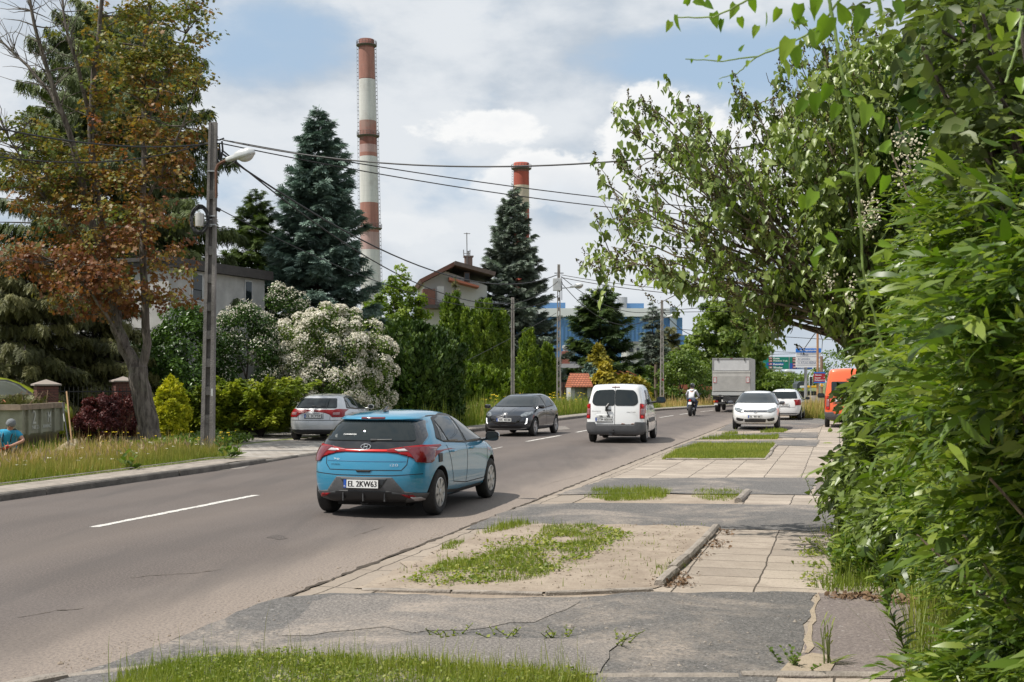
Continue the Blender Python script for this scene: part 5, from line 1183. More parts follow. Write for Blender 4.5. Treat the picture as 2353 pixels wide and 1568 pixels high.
 for sg in (1, -1): b = MB(); b.prism([(5.8, 1.45), (5.8, 2.15), (6.45, 2.15), (6.75, 1.45)], 1.022 if sg > 0 else -1.03, 1.03 if sg > 0 else -1.022, Matrix(((0, 0, 1, 0), (1, 0, 0, 0), (0, 1, 0, 0), (0, 0, 0, 1)))); b.build('cab_window', GLASS, o)
lorry()
# ================================================================== PLANTS, LEFT SIDE
def GL(px, y, h=0.1): p = P(px, 878, y); return (p.x, y, h)
conifer('tall blue spruce, the widest conifer, in front of the tall chimney', GL(732, 50), 13.2, 3.7, L_SPRUCE, seed=3, step=.40, per_m=85, spr=.38, tmpl=T_SPRAY, droop=.13, upt=.18, power=.80, gap=.08, side=1.1, rtop=.01, tr=(.2, .85))
conifer('grey blue spruce in front of the shorter red chimney', GL(1180, 88), 16.2, 4.6, L_SPRUCE2, seed=9, step=.45, per_m=75, spr=.42, tmpl=T_SPRAY, droop=.10, upt=.14, power=.84, gap=.12, side=1.0, rtop=.01, tr=(.15, .8))
conifer('dark green fir with flat layered branches in front of the blue factory', GL(1378, 95), 9.0, 3.9, L_FIR, seed=14, step=.65, per_m=36, spr=.6, tmpl=T_SPRAY, droop=.14, upt=.22, power=.55, gap=.12, side=.9, tr=(.15, .8))
conifer('small grey spruce beside the slotted pole and the blue factory', GL(1500, 110), 8.9, 2.3, L_SPRUCE2, seed=17, step=.6, per_m=40, spr=.5, tmpl=T_SPRAY, droop=.2, upt=.1, power=.8, gap=.12, side=.8, tr=(.1, .7))
conifer('brownish drooping spruce right behind the second slotted pole', GL(1535, 118), 7.0, 2.7, L_YEW, seed=19, step=.6, per_m=40, spr=.5, tmpl=T_DROOP, droop=.2, upt=.1, power=.5, gap=.1, side=.8, tr=(.3, .9))
conifer('green spruce behind the flat-roofed grey house', GL(588, 60), 11.2, 2.6, L_FIR, seed=22, step=.45, per_m=70, spr=.40, tmpl=T_SPRAY, droop=.14, upt=.2, power=.62, gap=.1, side=.8, tr=(.35, .95))
conifer('big larch with drooping dark green branches behind the rusty maple', GL(268, 48), 16.6, 6.6, L_LARCH, seed=25, step=.62, per_m=70, spr=.36, tmpl=T_DROOP, droop=.10, upt=.14, power=.45, gap=.18, side=1.0, tr=(.15, .85), hang=.35, name='larch_tree', bare=.2)
conifer('small spruce tip rising between the thujas and the gabled house', GL(1046, 76), 8.3, 1.0, L_YEW, seed=26, step=.5, per_m=30, spr=.35, droop=.1, upt=.3, power=.8, gap=.1, tr=(.4, 1))
for i, (px, y, h, r, lab) in enumerate([(60, 36.5, 5.6, 2.3, 'brownish drooping conifer above the rubbish skip'), (215, 38.5, 5.4, 2.2, 'brownish drooping conifer between the skip and the maple trunk'), (-70, 37.5, 6.2, 2.3, 'brownish conifer cut by the left edge of the picture')]):
 conifer(lab, GL(px, y), h, r, L_YEW, seed=30 + i, step=.36, per_m=90, spr=.24, tmpl=T_DROOP, droop=.22, upt=.12, power=.35, gap=.08, side=.9, tr=(.2, .9), hang=.25, name='conifer', group='brownish conifers behind the fence', bare=.12)
FL = (L_WHITE, .075, 330, T_FLOWER)
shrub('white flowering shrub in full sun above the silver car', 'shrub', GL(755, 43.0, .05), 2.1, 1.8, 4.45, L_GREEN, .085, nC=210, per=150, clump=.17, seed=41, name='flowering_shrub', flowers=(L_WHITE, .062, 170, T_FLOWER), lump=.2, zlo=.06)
shrub('white flowering shrub in the shade right of the near pole', 'shrub', GL(560, 41.5, .05), 1.15, 1.3, 4.3, L_DARK, .085, nC=110, per=170, clump=.22, seed=43, name='flowering_shrub', flowers=(L_WHITE, .050, 34, T_FLOWER), lump=.2)  # shade put in as darker leaves and fewer, smaller blossoms
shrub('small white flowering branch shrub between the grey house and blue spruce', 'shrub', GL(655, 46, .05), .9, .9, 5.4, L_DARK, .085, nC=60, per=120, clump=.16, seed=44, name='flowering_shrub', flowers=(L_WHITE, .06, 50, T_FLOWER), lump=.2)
shrub('dark green glossy bush left of the near pole', 'shrub', GL(418, 40, .05), 1.3, 1.4, 4.3, L_DARK, .10, tmpl=T_LEAF, nC=110, per=150, clump=.22, seed=46, tr=(.3, 1))
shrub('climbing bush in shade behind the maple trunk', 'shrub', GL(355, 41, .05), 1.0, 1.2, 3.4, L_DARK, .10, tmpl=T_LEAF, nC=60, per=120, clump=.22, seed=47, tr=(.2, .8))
shrub('egg-shaped golden thuja beside the maple trunk', 'shrub', GL(393, 36.6, .06), 0.56, .56, 1.9, L_GOLD, .075, tmpl=T_FAN, nC=420, per=80, clump=.09, seed=48, name='golden_thuja', prof='flame', tr=(.45, 1), up=.1, lump=.02, drp=-.6, zlo=.04)
shrub('purple barberry bush next to the fence', 'shrub', GL(228, 33.5, .06), .62, .6, 1.35, L_PURPLE, .055, nC=70, per=170, clump=.26, seed=50, name='barberry_bush', group='purple barberry bushes')
shrub('purple barberry bush touching the left side of the maple trunk', 'shrub', GL(290, 34.6, .06), .62, .6, 1.5, L_PURPLE, .055, nC=70, per=170, clump=.26, seed=51, name='barberry_bush', group='purple barberry bushes', tr=(.4, 1))
def juniper(label, base, rx, h, seed, sun=1):
 rng = np.random.RandomState(seed); o = empty('juniper', base, 0, label, 'shrub'); P_, A_, N_, S_, C_ = [], [], [], [], []; mb = MB()
 for b in range(95):
  an = rng.uniform(-.6, math.pi + .6) + math.pi; an = rng.uniform(0, 2 * math.pi); L_ = rx * rng.uniform(.45, 1.1); z1 = h * rng.uniform(.25, 1.05); d = np.array([math.cos(an), math.sin(an) * .8, 0])
  t = np.linspace(.1, 1, 10); pts = d[None] * (L_ * t)[:, None]; pts[:, 2] = z1 * (.25 + .95 * t ** .8 - .15 * t ** 3)
  mb.tube([(0, 0, 0)] + [tuple(p) for p in pts[::3]], [.03, .02, .012, .006, .004][:len(pts[::3]) + 1], 4, cap=False)
  m_ = 170; tt = rng.uniform(.25, 1, m_) ** .8; q = np.stack([np.interp(tt, t, pts[:, i]) for i in range(3)], 1); sd = np.array([-d[1], d[0], 0])
  lat = rng.normal(size=m_) * .22 * (1.15 - tt) * L_; q += sd * lat[:, None]; q[:, 2] += rng.normal(size=m_) * .05 - np.abs(lat) * .2
  P_.append(q); A_.append(d[None] + sd[None] * (np.sign(lat) * .5)[:, None] + rng.normal(size=(m_, 3)) * .3 + np.array([0, 0, .15])); N_.append(rng.normal(size=(m_, 3)) * .4 + np.array([0, 0, 1]))
  S_.append(rng.uniform(.10, .20, m_)); C_.append(rng.uniform(.15, .7) + (tt - .6) * .6 + rng.normal(size=m_) * .1)
 leaf_mesh('foliage', np.concatenate(P_), np.concatenate(A_), np.concatenate(N_), np.concatenate(S_), T_SPRAY2, L_JUNI, np.concatenate(C_), o); mb.build('stems', BARK_DK, o); return o
juniper('spreading yellow green juniper between the near pole and the silver car', GL(600, 38.5, .05), 1.75, 1.75, 60)
juniper('spreading juniper in shade behind the near pole', GL(480, 38.2, .05), 1.1, 1.5, 61)
TH = dict(tmpl=T_FAN, name='thuja', prof='cone', up=.1, lump=.07, drp=-1.1, flat=1.9)
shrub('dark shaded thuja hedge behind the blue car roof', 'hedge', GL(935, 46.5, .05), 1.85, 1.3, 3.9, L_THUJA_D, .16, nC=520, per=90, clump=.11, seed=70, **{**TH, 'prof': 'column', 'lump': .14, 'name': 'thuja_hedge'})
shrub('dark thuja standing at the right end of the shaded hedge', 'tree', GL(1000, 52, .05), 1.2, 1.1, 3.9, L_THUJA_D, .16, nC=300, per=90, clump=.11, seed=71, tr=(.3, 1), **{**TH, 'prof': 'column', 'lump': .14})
shrub('yellow green thuja top behind the flowering shrub', 'tree', GL(832, 50, .05), .9, .9, 5.0, L_THUJA, .20, nC=120, per=90, clump=.14, seed=72, tr=(.4, 1), **TH)
for i, (px, y, h, r, lab) in enumerate([(1040, 68, 7.5, 1.25, 'bright green thuja tallest of the row, left end under the gabled house'), (1078, 67.5, 6.5, .95, 'bright green thuja second from the left in the row'),
  (1112, 69, 7.1, 1.0, 'bright green thuja in the middle of the row'), (1148, 70, 6.5, 1.0, 'bright green thuja at the right end of the row, beside the thin post'),
  (1215, 77, 5.7, 1.0, 'separate thuja between the thin post and the slotted pole'), (1256, 78, 4.7, .75, 'smallest thuja just left of the slotted pole')]):
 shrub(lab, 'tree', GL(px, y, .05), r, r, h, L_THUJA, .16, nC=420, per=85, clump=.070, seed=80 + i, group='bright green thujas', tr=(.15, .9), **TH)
shrub('low thuja shoots at the foot of the row behind the dark hatchback', 'hedge', GL(1080, 65, .05), 2.6, .8, 2.4, L_THUJA, .22, nC=160, per=90, clump=.2, seed=90, tr=(.2, .8), **{**TH, 'prof': 'column', 'lump': .14, 'name': 'thuja_hedge'})
broadleaf('light green leafy tree between the blue spruce and the gabled house', GL(908, 62, .1), 7.3, 1.6, L_LIME, seed=92, nC=230, per=95, leaf=.15, zc=.55)
shrub('blue grey cypress beside the little tiled gate', 'shrub', GL(1350, 82, .1), 1.0, .9, 3.2, L_SPRUCE, .25, nC=60, per=70, clump=.22, seed=93, tmpl=T_FAN, name='cypress', prof='cone')
shrub('golden cypress, the upper paler one, behind the van', 'shrub', GL(1375, 86, .1), .85, .8, 4.3, L_GOLD2, .26, nC=80, per=70, clump=.18, seed=94, tmpl=T_FAN, name='golden_cypress', prof='flame', tr=(.1, .6))
shrub('bright yellow cypress with two tips right above the van', 'shrub', GL(1388, 80, .1), .75, .7, 2.9, L_GOLD2, .24, nC=80, per=70, clump=.2, seed=95, tmpl=T_FAN, name='golden_cypress', prof='flame', tr=(.5, 1))
shrub('low yellow cypress hedge behind the tile-topped wall', 'hedge', GL(1440, 88, .1), 1.9, .8, 2.05, L_GOLD2, .26, nC=90, per=70, clump=.3, seed=96, tmpl=T_FAN, name='golden_hedge', prof='dome', tr=(.2, .8))
for i, (px, y, h, r, m_, lab) in enumerate([(1480, 100, 2.9, 1.6, L_GREEN, 'round green garden shrub left of the second slotted pole'), (1568, 92, 4.0, 1.9, L_GREEN, 'rounded green bush right of the second slotted pole, behind the motorcyclist'),
  (1455, 92, 2.0, 1.3, L_THUJA, 'low green bush beside the yellow hedge'), (1620, 112, 3.4, 2.2, L_GREEN, 'green bush at the foot of the big round tree')]):
 shrub(lab, 'shrub', GL(px, y, .1), r, r, h, m_, .18, nC=90, per=90, clump=.28, seed=100 + i, group='green shrubs along the far gardens')
broadleaf('big round-crowned chestnut tree behind the lorry', GL(1672, 122, .1), 9.9, 4.1, L_GREEN, seed=110, nC=260, per=80, leaf=.34, tmpl=T_MAPLE, zc=.5, name='chestnut_tree', tr=(.3, 1))
broadleaf('tree right of the lorry under the green road sign', GL(1752, 175, .1), 3.4, 3.6, L_GREEN, seed=111, nC=120, per=70, leaf=.4, zc=.5, tr=(.4, 1))
def wood(x0, x1, y, h, seed):
 rng = np.random.RandomState(seed); n = 260; u = rng.uniform(0, 1, n); X = P(x0, 0, y).x * (1 - u) + P(x1, 0, y).x * u
 hh = h * (.62 + .3 * np.sin(u * 17 + seed) * np.sin(u * 5.1)) ; z = rng.uniform(.05, 1, n) * hh; cen = np.stack([X, y + rng.uniform(-6, 6, n), z], 1)
 o = clumps_to_leaves('woodland', cen, h * .14, 60, h * .045, T_RHOMB, L_GREEN, rng, None, outc=(X.mean(), y + 30, 0), tintc=rng.uniform(.1, .9, n)); tagd(o, 'distant belt of green woodland under the road signs', 'woodland', kind='stuff')
wood(1560, 2300, 260, 11, 5)
wood(1150, 1700, 330, 8, 6)
wood(-400, 500, 120, 10, 8)
def maple():
 base = G(345, 1026, .07); o = empty('maple_tree', base, 0, 'tall maple with rusty and green leaves and a forked trunk, left of the near pole', 'tree'); rng = np.random.RandomState(12); y0 = base.y
 def q(px, py, dy=0): p = P(px, py, y0 + dy); return np.array([p.x - base.x, dy, p.z - base.z])
 mb = MB(); tips = []
 def path(pts, r0, r1, sides=12, wob=.015):
  out = []; pts = [np.array(p, float) for p in pts]
  for i in range(len(pts) - 1):
   for k in range(4):
    t = k / 4; p0 = pts[max(i - 1, 0)]; p1 = pts[i]; p2 = pts[i + 1]; p3 = pts[min(i + 2, len(pts) - 1)]
    out.append(.5 * ((2 * p1) + (-p0 + p2) * t + (2 * p0 - 5 * p1 + 4 * p2 - p3) * t * t + (-p0 + 3 * p1 - 3 * p2 + p3) * t ** 3) + rng.normal(size=3) * wob)
  out.append(pts[-1]); n = len(out); mb.tube(out, [r0 + (r1 - r0) * (i / (n - 1)) ** .8 for i in range(n)], sides, cap=False); return out
 mb.tube([q(348, 1034), q(345, 1015), q(338, 975)], [.40, .33, .29], 14, cap=False)
 a = path([q(346, 1020), q(334, 950), q(322, 880), q(318, 845)], .31, .25, 16)
 L_ = path([q(316, 855), q(288, 800, .1), q(264, 740, .2), q(262, 690, .2), q(240, 600, .4), q(200, 480, .5), q(185, 400, .5)], .20, .10)
 M_ = path([q(325, 850), q(336, 790), q(333, 690, -.1), q(328, 560, -.2), q(330, 400, -.1), q(330, 230, 0), q(333, 110, 0), q(345, 10, .1)], .14, .045)
 B_ = path([q(270, 745, .2), q(262, 640, .8), q(235, 520, 1.2), q(215, 400, 1.0), q(208, 300, 1), q(215, 180, 1), q(228, 70, 1), q(235, -60, 1)], .15, .05)
 C_ = path([q(190, 430, .5), q(168, 330, .3), q(120, 200, 0), q(80, 60, -.2), q(60, -60, -.2)], .11, .03)
 D_ = path([q(185, 410, .5), q(150, 280, .9), q(95, 190, 1.2), q(30, 120, 1.5), q(-40, 60, 1.7)], .09, .02)
 E_ = path([q(215, 300, 1), q(180, 160, 0), q(150, 60, -.2), q(140, -60, 0)], .07, .02)
 E2 = path([q(330, 470, -.1), q(380, 380, -.6), q(430, 260, -.8), q(470, 150, -.5)], .05, .012)
 F_ = path([q(330, 300, 0), q(375, 190, .2), q(420, 100, .3), q(445, 20, .4)], .05, .015)
 H_ = path([q(240, 600, .4), q(150, 520, .2), q(70, 400, 0), q(10, 300, -.2)], .07, .015)
 I_ = path([q(300, 830, 0), q(240, 720, -.8), q(180, 640, -1.2), q(120, 600, -1.5)], .06, .015)
 mains = [(L_, .12, .5), (M_, .30, 1.), (B_, .25, .9), (E2, .2, 1), (F_, .2, 1), (H_, .3, 1), (I_, .5, 1), (C_, .1, .55)]
 cen = []; tn = []
 for pth, t0, dens in mains:
  for k in range(int(46 * dens)):
   i = rng.randint(int(len(pth) * t0), len(pth)); a_ = pth[i]; d = rdir(1, rng)[0]; d[2] = abs(d[2]) * .5 - .1; L2 = rng.uniform(.5, 1.7)
   e = a_ + d * L2
   py = 878 - (e[2] + base.z - CH) / (y0 + e[1]) * F; px = 1176.5 + (e[0] + base.x) / (y0 + e[1]) * F
   if px > 478 or py > 730: continue
   limb(mb, a_, e, .022, .006, rng, .12, 4, 4)
   if px < 150 and py < 280: continue
   for s in (.6, .85, 1.0):
    c = a_ + (e - a_) * s + rng.normal(size=3) * .15; cen.append(c)
    t = np.clip((620 - py) / 560, 0, 1); tn.append(np.clip(.08 + .75 * t + rng.normal() * .16 + (.35 if px < 200 and py < 450 else 0), 0, 1))
 for k in range(230):
  px = rng.uniform(30, 440); py = 470 + 240 * rng.rand() ** .9; w = 1 - ((px - 255) / 225) ** 2 * .9
  if rng.rand() > w: continue
  if abs(px - 262) < 60 and py > 690: continue
  cen.append(q(px, py, rng.uniform(-1.6, 1.2))); tn.append(np.clip(rng.normal(.3 + max(0, (560 - py) / 400), .27), 0, 1))
 for k in range(150):
  px = rng.uniform(20, 455); py = rng.uniform(20, 480);
  if px < 190 and py < 330: continue
  if px > 400 and py > 250: continue
  cen.append(q(px, py, rng.uniform(-1.2, 1.4))); tn.append(np.clip(rng.normal(.35 + .5 * (450 - py) / 400, .2), 0, 1))
 cen = np.array(cen); tn = np.array(tn)
 clumps_to_leaves('crown', cen, .26, 20, .098, T_MAPLE, L_MAPLE, rng, o, outc=(-.5, 0, 5), tintc=tn, tsd=.13, up=.5, flat=.7, drp=.3)
 for k in range(170):     # bare twigs at the upper left
  pth = [C_, D_, E_, H_][rng.randint(4)]; i = rng.randint(len(pth) // 3, len(pth)); a_ = pth[i]; d = np.array([rng.normal() * .5 - .2, rng.normal() * .4, abs(rng.normal())]); d /= np.linalg.norm(d)
  e = limb(mb, a_, a_ + d * rng.uniform(.6, 1.5), .016, .004, rng, .15, 4, 4)[-1]
 mb.build('trunk', BARK, o, smooth=True)
maple()
# ================================================================== RIGHT-HAND HEDGE AND LILAC
def lilac():
 rng = np.random.RandomState(5); y0 = 13.6; base = P(2010, 878, y0); base.z = 0; o = empty('lilac_bush', base, 0, 'large lilac with bare inner branches and brown seed heads reaching left over the pavement', 'bush')
 def q(px, py, dy=0.): p = P(px, py, y0 + dy); return np.array([p.x - base.x, dy, p.z])
 mb = MB(); hub = q(2000, 770, 0); tips = []; twl = []
 for s in range(6): limb(mb, (rng.normal() * .15, rng.normal() * .3, -.05), hub + rng.normal(size=3) * [.12, .35, .15], .045, .032, rng, .06, 6, 7)
 targets = [(1400, 590), (1432, 540), (1425, 470), (1432, 400), (1470, 320), (1510, 280), (1570, 262), (1640, 330), (1560, 350), (1500, 420), (1700, 360), (1740, 270), (1790, 300), (1800, 215), (1850, 140), (1905, 165), (1960, 90), (1500, 620), (1560, 655), (1640, 668), (1700, 690), (1780, 712), (1820, 670), (1480, 500), (1620, 420), (1830, 330), (1900, 260), (1880, 420), (1760, 440), (1690, 500), (1600, 560), (2040, 60), (2060, 200), (1990, 240), (1850, 560), (1800, 640), (1660, 620)]
 cen = []; rad = []; tn = []
 for k, (px, py) in enumerate(targets + [(t[0] + rng.normal() * 28, t[1] + rng.normal() * 24) for t in targets[:27]]):
  dy = rng.uniform(-1.1, 1.1); t = q(px, py, dy); a = hub + rng.normal(size=3) * [.1, .25, .12]
  mid = (a + t) / 2 + np.array([0, 0, .10]) * rng.rand() + rng.normal(size=3) * .06
  p1 = limb(mb, a, mid, .026, .016, rng, .10, 5, 6); p2 = limb(mb, p1[-1], t, .016, .005, rng, .12, 6, 5); path = p1 + p2[1:]
  for j in range(10):       # side twigs
   i = rng.randint(4, len(path)); s0 = path[i]; d = (t - a) / np.linalg.norm(t - a) + rng.normal(size=3) * .55; d /= np.linalg.norm(d); e = s0 + d * rng.uniform(.18, .55)
   tw = limb(mb, s0, e, .007, .003, rng, .15, 3, 4)
   if rng.rand() < (.12 + .75 * (i / len(path)) ** 2): cen += [e, (s0 + e) / 2]; rad += [.10, .09]; tn += [rng.uniform(.2, .9)] * 2
   if rng.rand() < .5: tips.append((e, d))
  cen.append(t); rad.append(.13); tn.append(rng.uniform(.2, .9)); tips.append((t, (t - a) / np.linalg.norm(t - a)))
 def inside(px, py):
  top = np.interp(px, [1440, 1500, 1600, 1700, 1800, 1870, 1960, 2100], [480, 330, 310, 380, 250, 170, 120, 60]); bot = np.interp(px, [1440, 1500, 1560, 1700, 1780, 1900, 2100], [555, 590, 620, 655, 670, 730, 1000]); return top < py < bot
 for k in range(4200):
  px = rng.uniform(1450, 2130); py = rng.uniform(80, 960)
  if not inside(px, py): continue
  dens = np.clip((px - 1700) / 220, .05, 1)
  if px < 1860 and 470 < py < 700: dens *= .35
  if rng.rand() > dens: continue
  cen.append(q(px, py, rng.uniform(-1.3, 1.3))); rad.append(.12); tn.append(rng.uniform(.1, .95))
 cen = np.array(cen); n = len(cen); per = 10
 idx = np.repeat(np.arange(n), per); m = len(idx); off = rdir(m, rng) * (np.array(rad)[idx] * rng.uniform(.3, 1.2, m))[:, None]; pos = cen[idx] + off
 hd = rdir(m, rng); hd[:, 2] = 0; ax = norm(norm(hd) * .55 + np.array([0, 0, -.75]) + rng.normal(size=(m, 3)) * .25); nr = norm(hd * .9 + np.array([-.1, -.2, .5]) + rng.normal(size=(m, 3)) * .3)
 leaf_mesh('leaves', pos, ax, nr, .078 * np.exp(rng.normal(size=m) * .22), T_HEART, L_LILAC, np.array(tn)[idx] + rng.normal(size=m) * .15, o, wid=.82)
 P_, A_, S_ = [], [], []
 for e, d in tips + [(c, np.array([-.2, 0, .8])) for c in cen[rng.permutation(n)[:330]]]:
  k = 46; d = d * .5 + np.array([0, 0, .6]); d /= np.linalg.norm(d); t = rng.uniform(0, .17, k); P_.append(e + d * t[:, None] + rng.normal(size=(k, 3)) * (.022 * (1.15 - t / .17))[:, None]); A_.append(d + rng.normal(size=(k, 3)) * .6); S_.append(rng.uniform(.014, .028, k))
 P_ = np.concatenate(P_); leaf_mesh('seed_heads', P_, np.concatenate(A_), rdir(len(P_), rng), np.concatenate(S_), T_LEAF, L_SEED, rng.uniform(0, 1, len(P_)), o, wid=1.3)
 mb.build('branches', BARK_LT, o)
lilac()
def twiggy(P0, D, n_leaf, ltw, leaf, tmpl, m, rng, o, name='leaves', spread=.75, droop=.5, wid=1.0, tc=None, stems=True, bark=None, lsd=.2, upn=.6):
 """leafy twigs: start points P0 and directions D"""
 n = len(P0); D = norm(D); L_ = ltw * rng.uniform(.6, 1.3, n); idx = np.repeat(np.arange(n), n_leaf); k = np.tile(np.arange(n_leaf), n); t = (k + rng.uniform(.2, .8, n * n_leaf)) / n_leaf
 pos = P0[idx] + D[idx] * (L_[idx] * t)[:, None]; pos[:, 2] -= droop * L_[idx] * t ** 2 * .6
 up = np.array([0, 0, 1.]); sd = norm(np.cross(D, up)); sg = np.where(k % 2 == 0, 1, -1)
 ax = norm(D[idx] * (.45 + .6 * t)[:, None] + sd[idx] * (sg * spread * (1.2 - .7 * t))[:, None] + rng.normal(size=(len(idx), 3)) * .22 + np.array([0, 0, -.25 * droop])); nr = norm(up * upn + rng.normal(size=(len(idx), 3)) * .45 + D[idx] * .2)
 tcc = (tc if tc is not None else rng.uniform(.15, .75, n))[idx] + (t - .5) * .25 + rng.normal(size=len(idx)) * .13 + (rng.rand(len(idx)) < .04) * .5
 r = leaf_mesh(name, pos, ax, nr, leaf * np.exp(rng.normal(size=len(idx)) * lsd) * (1.1 - .35 * t), tmpl, m, tcc, o, wid=wid)
 return pos
def face_x(y): return 1.58 + .305 * (y - 3.7)
def hedge():
 rng = np.random.RandomState(11)
 for i, (ya, yb, nt, zt, lab, base) in enumerate([(3.6, 6.2, 5200, 2.9, 'bright green narrow-leaved hedge filling the lower right corner', (2.9, 4.9)), (6.0, 8.3, 3900, 3.4, 'bright green narrow-leaved hedge, the middle plant behind the goldenrod stalk', (3.2, 7.1)), (8.1, 10.4, 2600, 3.7, 'bright green narrow-leaved hedge, the far plant beside the lilac', (3.8, 9.2))]):
  b = Vector((base[0], base[1], 0)); o = empty('hedge_plant', b, 0, lab, 'hedge', 'narrow-leaved hedge plants')
  y = rng.uniform(ya, yb, nt); z = rng.uniform(.12, zt, nt) ** .95; lump = .22 * np.sin(y * 3.1 + z * 2.2) + .17 * np.sin(z * 5.3 + y * 1.7) + .13 * np.sin(y * 7.7 - z * 3)
  dep = rng.uniform(0, 1, nt) ** 1.3 * 1.0; belly = -.12 * np.sin(np.clip(z / zt, 0, 1) * math.pi) + .30 * np.clip((.5 - z) / .5, 0, 1)
  x = face_x(y) + lump + dep + belly + .36 + .25 * np.clip((1.0 - z), 0, 1) * (i < 2)
  D = np.stack([-np.ones(nt) + rng.normal(size=nt) * .3, -.35 + np.clip(rng.normal(size=nt), -1.5, 1.5) * .5, .15 + rng.normal(size=nt) * .4], 1)
  P0 = np.stack([x - b.x, y - b.y, z], 1)
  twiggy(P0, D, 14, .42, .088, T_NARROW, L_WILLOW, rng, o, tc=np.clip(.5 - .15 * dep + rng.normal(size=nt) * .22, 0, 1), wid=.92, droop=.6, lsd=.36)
  kk = rng.permutation(nt)[:nt // 6]; twiggy(P0[kk] + [.03, 0, 0], D[kk], 7, .30, .070, T_LEAF, L_GREEN, rng, o, name='broad_leaves', wid=1.05, droop=.5, lsd=.35)
  n2 = 5200; pos = np.stack([face_x(rng.uniform(ya, yb, n2)) + rng.uniform(.7, 1.9, n2) - b.x, rng.uniform(ya, yb, n2) - b.y, rng.uniform(.02, zt + .15, n2)], 1)
  leaf_mesh('inner_leaves', pos, rdir(n2, rng), norm(rng.normal(size=(n2, 3)) + [-.5, -.3, .3]), rng.uniform(.12, .22, n2), T_LEAF, L_DARK, rng.uniform(.2, .9, n2), o)  # dark layer added behind the twigs, inner shade put into its colour
  mb = MB()
  for k in range(60):
   yy = rng.uniform(ya + .2, yb - .2); xx = face_x(yy) + rng.uniform(.6, 1.1); limb(mb, (xx + .25 - b.x, yy - b.y, -.05), (xx - .62 - b.x + rng.normal() * .15, yy - b.y + rng.normal() * .3, rng.uniform(.9, zt)), .014, .005, rng, .10, 6, 5)
  mb.build('stems', BARK_LT, o)
 b = Vector((3.9, 11.6, 0)); o = empty('climber_bush', b, 0, 'dark heart-leaved climber hanging low beside the pavement, in front of the orange van', 'bush'); n = 5200
 y = rng.uniform(9.8, 15.5, n); z = rng.uniform(.10, 2.9, n); x = np.interp(y, [9.8, 12, 13.5, 15.5], [3.38, 3.52, 3.92, 4.52]) + .28 * np.clip(z - 1.2, 0, 1) - .14 * np.clip(1.5 - z, 0, 1) * (y > 12) + .14 * np.sin(y * 3 + z * 4) + .12 * np.sin(z * 6) + rng.uniform(0, 1, n) ** 1.4 * 1.0 + .25 * np.clip((.6 - z), 0, 1)
 P0 = np.stack([x - b.x, y - b.y, z], 1); D = np.stack([-.5 + rng.normal(size=n) * .5, -.3 + rng.normal(size=n) * .5, -.2 + rng.normal(size=n) * .4], 1)
 twiggy(P0, D, 6, .25, .095, T_HEART, L_LILAC, rng, o, spread=.6, droop=1.2, wid=.85, tc=rng.uniform(.1, .6, n), upn=.35)
 n2 = 3500; leaf_mesh('inner_leaves', np.stack([rng.uniform(4.2, 5.6, n2) - b.x, rng.uniform(9.8, 15.2, n2) - b.y, rng.uniform(0, 3.2, n2)], 1), rdir(n2, rng), rdir(n2, rng), rng.uniform(.16, .28, n2), T_LEAF, L_DARK, rng.uniform(0, .7, n2), o)  # added dark backing, coloured as the shaded inside of the climber
 mb = MB(); [limb(mb, (rng.uniform(.7, 1.3), rng.uniform(-1.5, 3), -.05), (rng.uniform(.4, .9), rng.uniform(-1.5, 3), rng.uniform(1, 2.7)), .016, .006, rng, .1, 5, 5) for k in range(26)]; mb.build('stems', BARK_DK, o)
 b = Vector((4.2, 9.6, 0)); o = empty('hedge_shrub', b, 0, 'tall leafy shrub with small cream flowers in the upper right of the hedge', 'hedge'); n = 5600
 y = rng.uniform(6.4, 12.6, n); z = rng.uniform(1.9, 4.9, n); x = face_x(y) + .42 + .20 * np.sin(y * 2.6 + z * 3) + .15 * np.sin(z * 5) + rng.uniform(0, 1, n) ** 1.3 * 1.5 + np.clip(z - 3.5, 0, 2) * .10
 P0 = np.stack([x - b.x, y - b.y, z], 1); D = np.stack([-.7 + rng.normal(size=n) * .5, -.35 + rng.normal(size=n) * .5, .25 + rng.normal(size=n) * .4], 1)
 twiggy(P0, D, 10, .32, .075, T_LEAF, L_GREEN, rng, o, wid=1.1, droop=.5, tc=rng.uniform(.3, 1, n))
 n2 = 5200; leaf_mesh('inner_leaves', np.stack([rng.uniform(3.9, 6.2, n2) - b.x, rng.uniform(6.4, 13, n2) - b.y, rng.uniform(1, 5.3, n2)], 1), rdir(n2, rng), rdir(n2, rng), rng.uniform(.18, .32, n2), T_LEAF, L_DARK, rng.uniform(0, .8, n2), o)  # added dark backing that paints the shrub's shaded inside
 mb = MB(); [limb(mb, (rng.uniform(.3, 1.2), rng.uniform(-2.5, 2.5), 0), (rng.uniform(-.5, .5), rng.uniform(-2.8, 2.6), rng.uniform(2.4, 4.6)), .03, .008, rng, .08, 7, 6) for k in range(22)]; mb.build('branches', BARK, o)
 pts = [(2010, 490, 8.6), (1985, 512, 8.8), (2002, 470, 8.6), (2062, 330, 7.6), (2090, 318, 7.4), (1905, 645, 9.6), (2075, 395, 7.4), (2110, 350, 7.2), (1955, 668, 9.0), (2230, 560, 5.9), (2315, 420, 5.6), (2300, 300, 5.5), (2085, 505, 7.6), (1975, 735, 8.8), (2170, 905, 6.0), (1890, 655, 9.8)]
 P_ = np.concatenate([np.array(P(px, py, yy - .25)) + rng.normal(size=(45, 3)) * [.03, .03, .05] for px, py, yy in pts[:11]]) - np.array(b); leaf_mesh('cream_flowers', P_, rdir(len(P_), rng), rng.normal(size=(len(P_), 3)) * .6 + [-.4, -.5, .5], rng.uniform(.010, .022, len(P_)), T_FLOWER, L_CREAM, rng.uniform(0, 1, len(P_)), o)
hedge()
